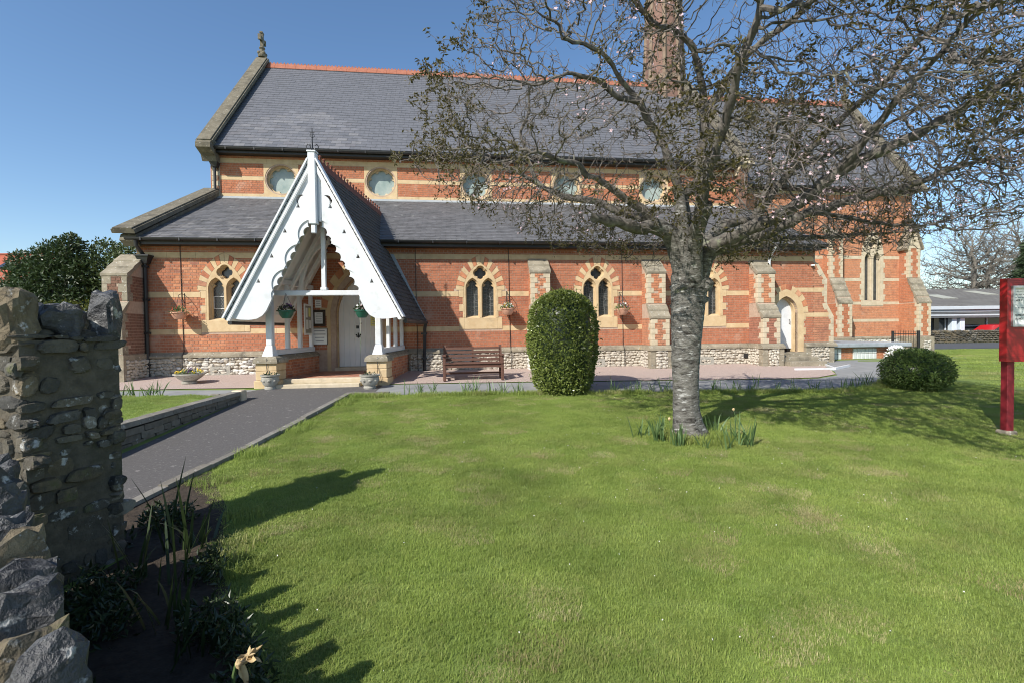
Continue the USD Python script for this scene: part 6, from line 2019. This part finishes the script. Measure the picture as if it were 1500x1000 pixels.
LIMBS = [  # (start limb, start point index, points (traced where they stand, with their distance), start radius, end radius)
    (None, None, [(1010, 640, 0), (1006, 610, 0), (1004, 560, 0), (1005, 510, 0), (1006, 465, 0), (1009, 430, 0), (1010, 402, 0), (1010, 382, 0)], .22, .245),
    (0, 7, [(985, 340, -.15), (952, 329, -.4), (926, 330, -.6), (905, 322, -.8), (872, 316, -.95)], .14, .075),
    (1, 1, [(943, 306, -.5), (920, 296, -.55), (896, 280, -.7), (876, 266, -.8), (860, 264, -.85), (846, 242, -1.0), (812, 236, -1.25), (790, 225, -1.4)], .07, .022),
    (0, 7, [(988, 345, .2), (950, 322, .4), (905, 303, .55), (864, 292, .65), (832, 288, .8), (796, 272, .9), (779, 254, .95), (768, 228, .95), (752, 200, 1.0), (735, 190, 1.0), (700, 195, 1.1)], .09, .018),
    (3, 7, [(762, 190, 1.0), (775, 160, .9), (770, 120, .8), (750, 85, .7)], .03, .012),
    (0, 7, [(1006, 335, .1), (1000, 293, .2), (1026, 266, .25), (1028, 215, .25), (1030, 168, .2), (1018, 120, .1), (1010, 85, 0), (985, 52, -.15), (952, 46, -.4), (925, 18, -.55), (900, -20, -.7)], .105, .03),
    (5, 4, [(1054, 135, .1), (1084, 84, 0), (1150, 30, -.3), (1200, -20, -.5), (1260, -80, -.8)], .07, .03),
    (0, 7, [(1002, 350, -.25), (994, 277, -.35), (975, 204, -.5), (940, 150, -.8), (912, 122, -1.0), (890, 95, -1.2), (860, 70, -1.4), (820, 60, -1.6)], .095, .02),
    (7, 3, [(905, 145, -.9), (880, 120, -1.0), (845, 110, -1.2), (800, 115, -1.35)], .045, .014),
    (0, 7, [(1030, 355, .15), (1065, 325, .3), (1110, 320, .4), (1170, 246, .3), (1250, 165, .05), (1303, 119, -.2), (1345, 65, -.45), (1400, 20, -.7)], .10, .03),
    (9, 2, [(1131, 252, .3), (1120, 215, .2), (1140, 170, .05), (1180, 120, -.2)], .055, .02),
    (0, 7, [(1035, 365, -.2), (1090, 336, -.55), (1130, 318, -.7), (1205, 252, -.95), (1310, 203, -1.3), (1397, 150, -1.5), (1500, 87, -1.75)], .10, .03),
    (0, 7, [(1040, 368, -.1), (1090, 347, -.2), (1187, 308, -.25), (1290, 285, -.15), (1345, 270, 0), (1420, 245, .15), (1490, 225, .2)], .085, .02),
    (0, 7, [(1040, 368, .3), (1100, 352, .8), (1180, 344, 1.3), (1260, 335, 1.75), (1330, 328, 2.1)], .085, .015),
    (0, 7, [(1012, 345, .4), (1000, 300, .9), (985, 240, 1.3), (960, 190, 1.6)], .08, .02),
    (0, 7, [(1018, 350, -.4), (1035, 300, -1.0), (1062, 210, -1.6), (1100, 100, -2.1), (1150, -40, -2.5)], .10, .025),
    (9, 3, [(1215, 225, .4), (1270, 205, .6), (1340, 160, .6), (1400, 110, .5)], .05, .015),
    (11, 3, [(1260, 215, -1.3), (1330, 130, -1.8), (1400, 60, -2.1), (1470, 0, -2.3)], .05, .018),
    (3, 5, [(745, 246, .95), (715, 232, 1.0), (690, 218, 1.0), (660, 224, .9), (630, 233, .8), (598, 238, .7)], .03, .008),
    (12, 2, [(1240, 318, -.5), (1300, 325, -.7), (1360, 318, -.8)], .035, .010),
]


def cherry_paths(pos, par):
    r = np.random.default_rng(900)
    ends = []
    global CH_FIX
    CH_FIX = []
    for (a, k, pts, r0, r1) in LIMBS:
        p = np.array([px3(*q) for q in pts])
        start = None
        if a is not None:
            start = ends[a][k]; p = np.vstack([pos[start], p])
        L = np.concatenate([[0], np.cumsum(np.linalg.norm(np.diff(p, axis=0), axis=1))])
        m = max(2, int(L[-1] / .075))
        s = np.linspace(0, L[-1], m)
        q = np.stack([np.interp(s, L, p[:, i]) for i in range(3)], 1)
        q[1:-1] = (q[:-2] + 2 * q[1:-1] + q[2:]) / 4
        if a is not None:
            q[1:] += (np.cumsum(r.normal(0, .011, (m, 3)), 0))[1:] * np.minimum(1, s[1:, None])
        rr_ = np.interp(s / L[-1], [0, .25, 1], [r0, (.62 * r0 + .2 * r1) if a is not None else (r0 + r1) / 2, r1 * (.75 if a is not None else 1)])
        idx = []
        for i in range(m):
            if a is not None and i == 0:
                idx.append(start); continue
            par.append(idx[-1] if idx else -1); pos.append(q[i]); CH_FIX.append(rr_[i]); idx.append(len(pos) - 1)
        keyidx = [idx[int(np.argmin(np.abs(s - l)))] for l in L[(1 if a is not None else 0):]]
        ends.append(keyidx)
        yield None, None


r = np.random.default_rng(901)
att = []
while len(att) < 29000:
    q = r.uniform([-4.4, -5.4, 1.9], [5.9, 4.0, 7.2])
    right = (q[0] * .90 - q[1] * .43) / (math.hypot(q[0], q[1]) + 1e-6)
    rad_ = math.hypot(q[0], q[1]) / (1.0 + .42 * max(right, 0))
    zl = (2.15 + .085 * rad_ ** 2) if right < 0 else (2.12 + (.085 * (1 - right) + .062 * right) * rad_ ** 2)
    zl -= (.45 if right > 0 else .30) * (meshkit.noise(np.array([[q[0] * .8, q[1] * .8, 3.]]))[0])
    zt = 6.9 - .2 * rad_ ** 2
    if rad_ > 4.1 or not zl < q[2] < zt:
        continue
    dens = meshkit.fbm(np.array([[q[0] * .75 + 9, q[1] * .75, q[2] * .9]]), 2, 6)[0]
    if dens < (.415 if q[0] < .3 else .35 if q[2] < 3.3 else .27) + r.uniform(-.08, .08):
        continue
    if math.hypot(q[0], q[1]) < .9 and q[2] < 3.0:
        continue
    if q[1] < -3.0 and q[2] < 3.6 and q[0] < .4:
        continue
    if CY + q[1] + .968 * q[2] > 11.3 + r.uniform(-.2, .9):
        continue
    att.append(q + [CX, CY, 0])
for n_, lo, hi in ((1700, (.2, -2.2, 2.25), (4.0, 1.2, 3.25)), (900, (-3.8, -1.4, 2.5), (-.6, 1.2, 3.6))):
    k = 0
    while k < n_:
        q = r.uniform(lo, hi)
        if (q[0] < 0 and q[2] < 2.25 + .075 * q[0] ** 2) or meshkit.fbm(np.array([[q[0] * 1.1 + 3, q[1] * 1.1, q[2] * 1.4]]), 2, 16)[0] < .46:
            continue
        att.append(q + [CX, CY, 0]); k += 1
cpos, cpar = colonize(cherry_paths, att, .078, 1.3, .115, 130, 902, jitter=.30, trop=(0, 0, .03))
nfix = len(CH_FIX)
# short spurs along the thin wood
rad, kids = radii(cpos, cpar, .0042, 2.35, None)
r = np.random.default_rng(903)
thin = np.nonzero((rad < .016) & (np.arange(len(cpos)) >= nfix))[0]
sp_p, sp_par = [], []
base_n = len(cpos)
for i in thin:
    if r.random() < .42:
        p = cpos[i]; prev = i
        d = unit(r, 1)[0] + [0, 0, .15]; d /= np.linalg.norm(d)
        for k in range(r.integers(1, 4)):
            d = d + r.normal(0, .35, 3); d /= np.linalg.norm(d)
            p = p + d * .058
            sp_p.append(p); sp_par.append(prev); prev = base_n + len(sp_p) - 1
cpos = np.vstack([cpos, np.array(sp_p)]); cpar = np.concatenate([cpar, sp_par]).astype(int)
fix = np.array(CH_FIX)
rad, kids = radii(cpos, cpar, .0025, 2.3, None)
rad[:nfix] = np.maximum(fix, np.minimum(rad[:nfix], fix * 1.25))
for i in range(nfix, len(cpos)):
    rad[i] = min(rad[i], rad[cpar[i]] * .92 + .0006)
cherry = thing("cherry_tree", "flowering cherry tree with thick grey trunk and twiggy crown on the lawn", "tree", (0, 0, 0))
trunk_m, limb_m, twig_m = MB(), MB(), MB()
for c in chains(cpar, rad):
    p, q = cpos[c], rad[c].copy()
    if c[0] == 0:
        # trunk: flared, knobbly; ends in the crown as a limb
        kf = next((i for i, x in enumerate(c) if cpos[x][2] > 2.0), len(c))
        pt = p[:kf + 1]; s = np.linspace(0, 1, len(pt)); h = pt[:, 2] - pt[0, 2]
        rt = .178 + .11 * np.exp(-h / .15) + .062 * np.clip((h - .9) / 1.2, 0, 1)
        rt *= np.sqrt(np.clip((pt[-1, 2] + .10 - pt[:, 2]) / .30, .2, 1))
        m = 26; ring = np.arange(m) / m * 2 * math.pi
        ptd = np.stack([np.interp(np.linspace(0, len(pt) - 1, 64), np.arange(len(pt)), pt[:, i]) for i in range(3)], 1)
        ptd[:, 0] += .0; rtd = np.interp(np.linspace(0, len(pt) - 1, 64), np.arange(len(pt)), rt)
        V = []
        for i in range(64):
            dirn = np.stack([np.cos(ring), np.sin(ring), np.zeros(m)], 1)
            hh = ptd[i, 2]
            nz = meshkit.fbm(np.stack([dirn[:, 0] * 1.8, dirn[:, 1] * 1.8, np.full(m, hh * 1.6)], 1) + 4, 3, 31)
            nz2 = meshkit.noise(np.stack([dirn[:, 0] * 3, dirn[:, 1] * 3, np.full(m, hh * 26.)], 1), 5)
            rt_ = rtd[i] * (.86 + .30 * nz) + .012 * (nz2 - .5) + .03 * np.exp(-max(hh + .43, 0) / .12) * np.cos(ring * 5 + 1)
            V.append(ptd[i] + dirn * rt_[:, None] - [0, 0, .05 if i == 0 else 0])
        top_c = ptd[-1] + [0, 0, .12]
        i0 = (np.arange(63)[:, None] * m + np.arange(m)).ravel(); i1 = (np.arange(63)[:, None] * m + (np.arange(m) + 1) % m).ravel()
        Vt_ = np.vstack(V + [top_c[None]])
        trunk_m.add(Vt_, np.vstack([np.stack([i0, i1, i1 + m], 1), np.stack([i0, i1 + m, i0 + m], 1)]))
        trunk_m.add(Vt_, [[63 * m + j, 63 * m + (j + 1) % m, 64 * m] for j in range(m)])
        p, q = p[kf - 1:], q[kf - 1:]
    if len(p) < 2:
        continue
    big = q.max() > .014
    if big:
        q = q * (1 + .10 * np.sin(np.arange(len(q)) * 1.7 + c[0]) * (q > .02))
    q[0] = min(q[0], q[min(1, len(q) - 1)] * 1.25)
    (limb_m if big else twig_m).tube(p, q, 9 if q.max() > .05 else 6 if big else 4, caps=big)
for (a, k, pts, r0, r1) in LIMBS[1:]:
    if a == 0:
        b_ = np.vstack([[CX + .02, CY, 1.45], [CX + .02 + (px3(*pts[0])[0] - CX) * .35, CY + (px3(*pts[0])[1] - CY) * .35, 1.78], px3(*pts[0]), px3(*pts[1])])
        t_ = np.linspace(0, 3, 13)
        q_ = np.stack([np.interp(t_, range(4), b_[:, i]) for i in range(3)], 1)
        q_[1:-1] = (q_[:-2] + 2 * q_[1:-1] + q_[2:]) / 4; q_[1:-1] = (q_[:-2] + 2 * q_[1:-1] + q_[2:]) / 4
        trunk_m.tube(q_, np.interp(t_, [0, 1, 2, 3], [.155, .14, r0 * .92, r0 * .74]), 12)
# knots and burrs at the fork
rb_ = random.Random(44)
for k in range(16):
    a = rb_.uniform(0, 6.28); z = rb_.uniform(1.35, 1.95)
    trunk_m.add(*pebble((CX + .03 + .20 * math.cos(a), CY + .20 * math.sin(a), z), rb_.uniform(.06, .11), rb_.uniform(.06, .11), rb_.uniform(.06, .13), rb_, ICO1, .12))
obj("trunk", trunk_m, "bark", cherry, smooth=50)
obj("limbs", limb_m, "branch_bark", cherry, smooth=50)
obj("twigs", twig_m, "twig_bark", cherry, kind="stuff")
tips = np.nonzero((rad < .0062) & (np.arange(len(cpos)) >= nfix))[0]
r = np.random.default_rng(905)
cl_ = meshkit.fbm(cpos[tips] * np.array([1.1, 1.1, 1.1]) + 20, 2, 8)
left_bias = np.clip((1.6 - (cpos[tips, 0] - CX)) / 6, 0, .35)
score = cl_ + left_bias * .25 + .06 * ((cpos[tips, 0] > CX + .5) & (cpos[tips, 2] > 3.2)) + r.normal(0, .06, len(tips))
sel = tips[score > np.quantile(score, .775)]
P, N = [], []
for i in sel:
    for k in range(r.integers(2, 6)):
        P.append(cpos[i] + r.normal(0, .012, 3)); N.append(unit(r, 1)[0] + [0, 0, -.1])
obj("leaves", leaf_cloud(np.array(P), np.array(N), .050, .024, 906), "cherry_leaf", cherry, kind="stuff")
bc = meshkit.fbm(cpos[tips] * 1.0 + 50, 2, 12)
selb = tips[(bc + .05 * (cpos[tips, 2] > 4) > .68)]
P = np.vstack([cpos[selb] + r.normal(0, .03, (len(selb), 3)) for _ in range(3)])
if len(P) > 2600:
    P = P[r.choice(len(P), 2600, replace=False)]
obj("blossom", flower_heads(P, .020, 907, 5), "blossom", cherry, kind="stuff")
print("cherry nodes", len(cpos), "leaves sel", len(sel), "blossom", len(P))

# bare trees behind the showroom
def bare_tree(name, label, x, y, z0, h, spread, seed, n=1500, m="far_twig", group=None):
    r = np.random.default_rng(seed)
    base = np.array([x, y, z0])

    def paths(pos, par):
        m_ = int(h * .62 / .45)
        for i in range(m_):
            pos.append(base + [r.normal(0, .04), r.normal(0, .04), i * .45]); par.append(i - 1)
            yield None, None
    att = []
    while len(att) < n:
        q = r.uniform([-spread, -spread, h * .22], [spread, spread, h])
        t_ = (q[2] - h * .22) / (h * .78)
        rmax = spread * (math.sin(math.pi * min(t_ * .72 + .22, 1)) ** .8)
        if math.hypot(q[0], q[1]) < rmax and meshkit.fbm(np.array([q * .55 + seed]), 2, seed)[0] > .40:
            att.append(base + q)
    pos, par = colonize(paths, att, .34, 5.0, .55, 70, seed, jitter=.22, trop=(0, 0, .10))
    rad, kids = radii(pos, par, .016, 2.3)
    base_n = len(pos); sp, spp = [], []
    for i in np.nonzero(rad < .05)[0]:
        for q in range(2):
            if r.random() < .8:
                d = unit(r, 1)[0] + [0, 0, .5]; d /= np.linalg.norm(d); p1 = pos[i] + d * .3
                sp += [p1, p1 + (d + r.normal(0, .4, 3)) * .28]; spp += [i, base_n + len(sp) - 2]
    if sp:
        pos = np.vstack([pos, sp]); par = np.concatenate([par, spp]).astype(int)
    rad, kids = radii(pos, par, .011, 2.3)
    for i in range(len(pos)):
        if par[i] >= 0: rad[i] = min(rad[i], rad[par[i]])
    t = thing(name, label, "tree", (0, 0, 0), 0, group)
    tm, bm_ = MB(), MB()
    for c in chains(par, rad):
        (tm if c[0] == 0 else bm_).tube(pos[c], rad[c], 6 if rad[c].max() > .06 else 3, caps=False)
    obj("trunk", tm, m, t); obj("branches", bm_, m, t, kind="stuff")
    return t


GB = "bare trees behind the showroom"
bare_tree("bare_tree", "leafless tree behind the showroom, leftmost and broadest of the group", 53.6, 55.5, -.6, 15.0, 5.8, 21, 2300, group=GB)
bare_tree("bare_tree", "leafless tree behind the showroom with a dark trunk near the notice board", 57.2, 57.5, -.6, 14.2, 4.6, 22, 1500, group=GB)
bare_tree("bare_tree", "leafless tree at the right edge above the red notice board", 60.6, 56.5, -.6, 17.0, 5.2, 23, 1700, group=GB)
bare_tree("bare_tree", "small leafless tree low behind the showroom roof beside the church buttress", 50.5, 60, -.6, 8.0, 3.6, 24, 700, group=GB)
ct = thing("conifer_tree", "dark green conifer behind the red notice board at the right edge", "tree", (53.9, 49.5, -.5))
r = np.random.default_rng(950); n = 5000
zz = r.uniform(2.0, 11.5, n); rr_ = (11.8 - zz) * .28 * r.uniform(.3, 1.05, n) * (.7 + .5 * np.abs(np.sin(zz * 2.4)))
a = r.uniform(0, 6.28, n)
P = np.stack([rr_ * np.cos(a), rr_ * np.sin(a), zz - rr_ * .25], 1)
obj("foliage", leaf_cloud(P, np.stack([np.cos(a), np.sin(a), -.3 + 0 * a], 1) + unit(r, n) * .5, .5, .16, 951), "conifer_leaf", ct, kind="stuff")
obj("trunk", MB().tube([(0, 0, -.2), (0, 0, 6), (0, 0, 11.6)], [.22, .14, .02], 8), "bark", ct)
hl = thing("hedge_row", "brown thicket along the foot of the bare trees", "hedge", (0, 0, 0))
n = 9000; r = np.random.default_rng(960)
P = np.stack([r.uniform(40, 100, n), r.uniform(62, 66, n), -.6 + 5.2 * r.uniform(0, 1, n) * (.6 + .5 * meshkit.fbm(np.stack([np.arange(n) * 0 + 1., np.arange(n) * 0, np.arange(n) * 0], 1), 1))], 1)
obj("foliage", leaf_cloud(P, unit(r, n) + [0, 0, .8], .9, .12, 961), "far_twig", hl, kind="stuff")
tag(hl, kind="stuff")

# ------------------------------------------------------------------ grass
gr = UsdGeom.PointInstancer.Define(stage, "/World/grass")
tag("/World/grass", "short mown green grass of the lawn with paler dry tufts", "grass", None, "stuff")
protos = []
PATCH = .30


def patch(seed, n, size, hmin, hmax, w):
    r = np.random.default_rng(seed)
    x, y = r.uniform(-size / 2, size / 2, (2, n))
    a = r.uniform(0, 2 * math.pi, n); h = r.uniform(hmin, hmax, n) * (.75 + .5 * meshkit.fbm(np.stack([x * 9, y * 9, x * 0 + seed], 1), 2, seed))
    lean = r.uniform(.1, .95, n)
    d = np.stack([np.cos(a), np.sin(a), np.zeros(n)], 1); s = np.stack([-np.sin(a), np.cos(a), np.zeros(n)], 1)
    b = np.stack([x, y, np.full(n, -.004)], 1); ww = (w * r.uniform(.7, 1.3, n))[:, None]
    m = b + d * (lean * h * .4)[:, None] + np.stack([0 * h, 0 * h, h * .62], 1)
    t = b + d * (lean * h * 1.15)[:, None] + np.stack([0 * h, 0 * h, h * (1.02 - .45 * lean)], 1)
    v = np.stack([b - s * ww / 2, b + s * ww / 2, m + s * ww * .45, m - s * ww * .45, t], 1).reshape(-1, 3)
    i = np.arange(n)[:, None] * 5
    f = np.vstack([i + [0, 1, 2], i + [0, 2, 3], i + [3, 2, 4]])
    return v, f


for k in range(6):
    path = f"/World/grass/turf_patch" + (f"_{k:03d}" if k else "")
    usdkit.mesh(stage, path, patch(1000 + k, 760, PATCH * 1.15, .014, .034, .0030), MAT["grass_blade"])
    protos.append(path)
for k in range(3):
    path = f"/World/grass/coarse_patch" + (f"_{k:03d}" if k else "")
    usdkit.mesh(stage, path, patch(1100 + k, 900, .9 * 1.1, .022, .05, .008), MAT["grass_blade"])
    protos.append(path)
for k in range(2):
    path = f"/World/grass/rough_patch" + (f"_{k:03d}" if k else "")
    usdkit.mesh(stage, path, patch(1200 + k, 260, PATCH * 1.1, .05, .13, .004), MAT["grass_blade"])
    protos.append(path)
for p in protos:
    gr.GetPrototypesRel().AddTarget(p)
lawn_near = Polygon([(-3.38, 10.02), (-3.38, 8), (-3.42, 6.2), (-3.5, 5.1), (-3.02, 4.75), (-2.55, 4.3), (-2.2, 3.5), (-1.6, 2.75), (-1.0, 2.05), (-.35, 1.3), (1.0, 1.2), (3.0, 2.0), (11.5, 9.0), (10.6, 11.4), (9.0, 11.6), (8.2, 10.75)] + [tuple(W(u, v)[:2]) for u, v in ((16.6, -4.80), (13, -4.36), (9, -3.93), (7.3, -3.9), (6.5, -3.85))])
lawn_left = Polygon([(-5.62, 9.45), (-5.5, 8.0), (-5.38, 6.5), (-5.3, 5.2), (-9, 5.5), (-10.5, 9.2), (-8, 9.75), (-6.2, 9.8)])
lawn_far = Polygon([(8.9, 11.7), (10.7, 11.3), (11.5, 9.0), (30, 19.0), (30, 24.0), (14, 24.0), (15.6, 19.3), (14.0, 16.8), (11.6, 14.6), (10.4, 13.2), (9.6, 12.4)])
P_, I_, Q_ = [], [], []
r = np.random.default_rng(77)


def sow(poly, cell, kinds, zf, edge=False):
    pp = prep(poly); x0, y0, x1, y1 = poly.bounds
    for X in np.arange(x0, x1, cell):
        for Y in np.arange(y0, y1, cell):
            q = (X + r.uniform(-.3, .3) * cell, Y + r.uniform(-.3, .3) * cell)
            if pp.contains(Point(q)):
                P_.append((q[0], q[1], zf(*q))); I_.append(int(r.choice(kinds))); Q_.append(r.uniform(0, 2 * math.pi))


sow(lawn_near.buffer(-.12), PATCH * .60, range(6), lambda x, y: float(g(x, y)))
sow(lawn_left.buffer(-.12), PATCH * .9, range(6), lambda x, y: float(min(topz(y), -.10 - (y - 9.2) * .2 if y > 9.2 else 9)))
sow(lawn_far.buffer(-.4), .8, range(6, 9), lambda x, y: float(g(x, y)))
for poly in (lawn_near,):
    ring_ = poly.buffer(-.10).exterior
    for s in np.arange(0, ring_.length, .13):
        q = ring_.interpolate(s)
        if q.y > 1.5 and q.x < 9.5:
            near_edge = q.y > 9.7
            P_.append((q.x, q.y, float(g(q.x, q.y)))); I_.append(9 + int(r.integers(2)) if (near_edge and r.random() < .8) or r.random() < .12 else int(r.integers(6))); Q_.append(r.uniform(0, 6.28))
for a in np.arange(0, 6.28, .5):
    P_.append((2.55 + .36 * math.cos(a), 6.75 + .34 * math.sin(a), float(g(2.55, 6.75)))); I_.append(9 + int(r.integers(2))); Q_.append(a)
gr.CreatePositionsAttr(Vt.Vec3fArray.FromNumpy(np.array(P_, np.float32)))
gr.CreateProtoIndicesAttr(Vt.IntArray.FromNumpy(np.array(I_, np.int32)))
gr.CreateOrientationsAttr(Vt.QuathArray([Gf.Quath(float(math.cos(a / 2)), 0, 0, float(math.sin(a / 2))) for a in Q_]))
print("grass patches", len(P_))

# fallen petals and daisies in the grass
r = np.random.default_rng(88); q = []
pn = prep(lawn_near.buffer(-.2))
while len(q) < 170:
    c = (r.uniform(-3, 9), r.uniform(1.8, 10))
    if pn.contains(Point(c)) and r.random() < (.25 + .75 * math.exp(-((c[0] - 1.5) ** 2 + (c[1] - 5.0) ** 2) / 14)):
        q.append((c[0], c[1], float(g(*c)) + r.uniform(.025, .04)))
obj("fallen_petals", flower_heads(np.array(q), .006, 89, 5), "petal", label="white fallen petals and daisies scattered over the mown lawn", cat="petals", kind="stuff")
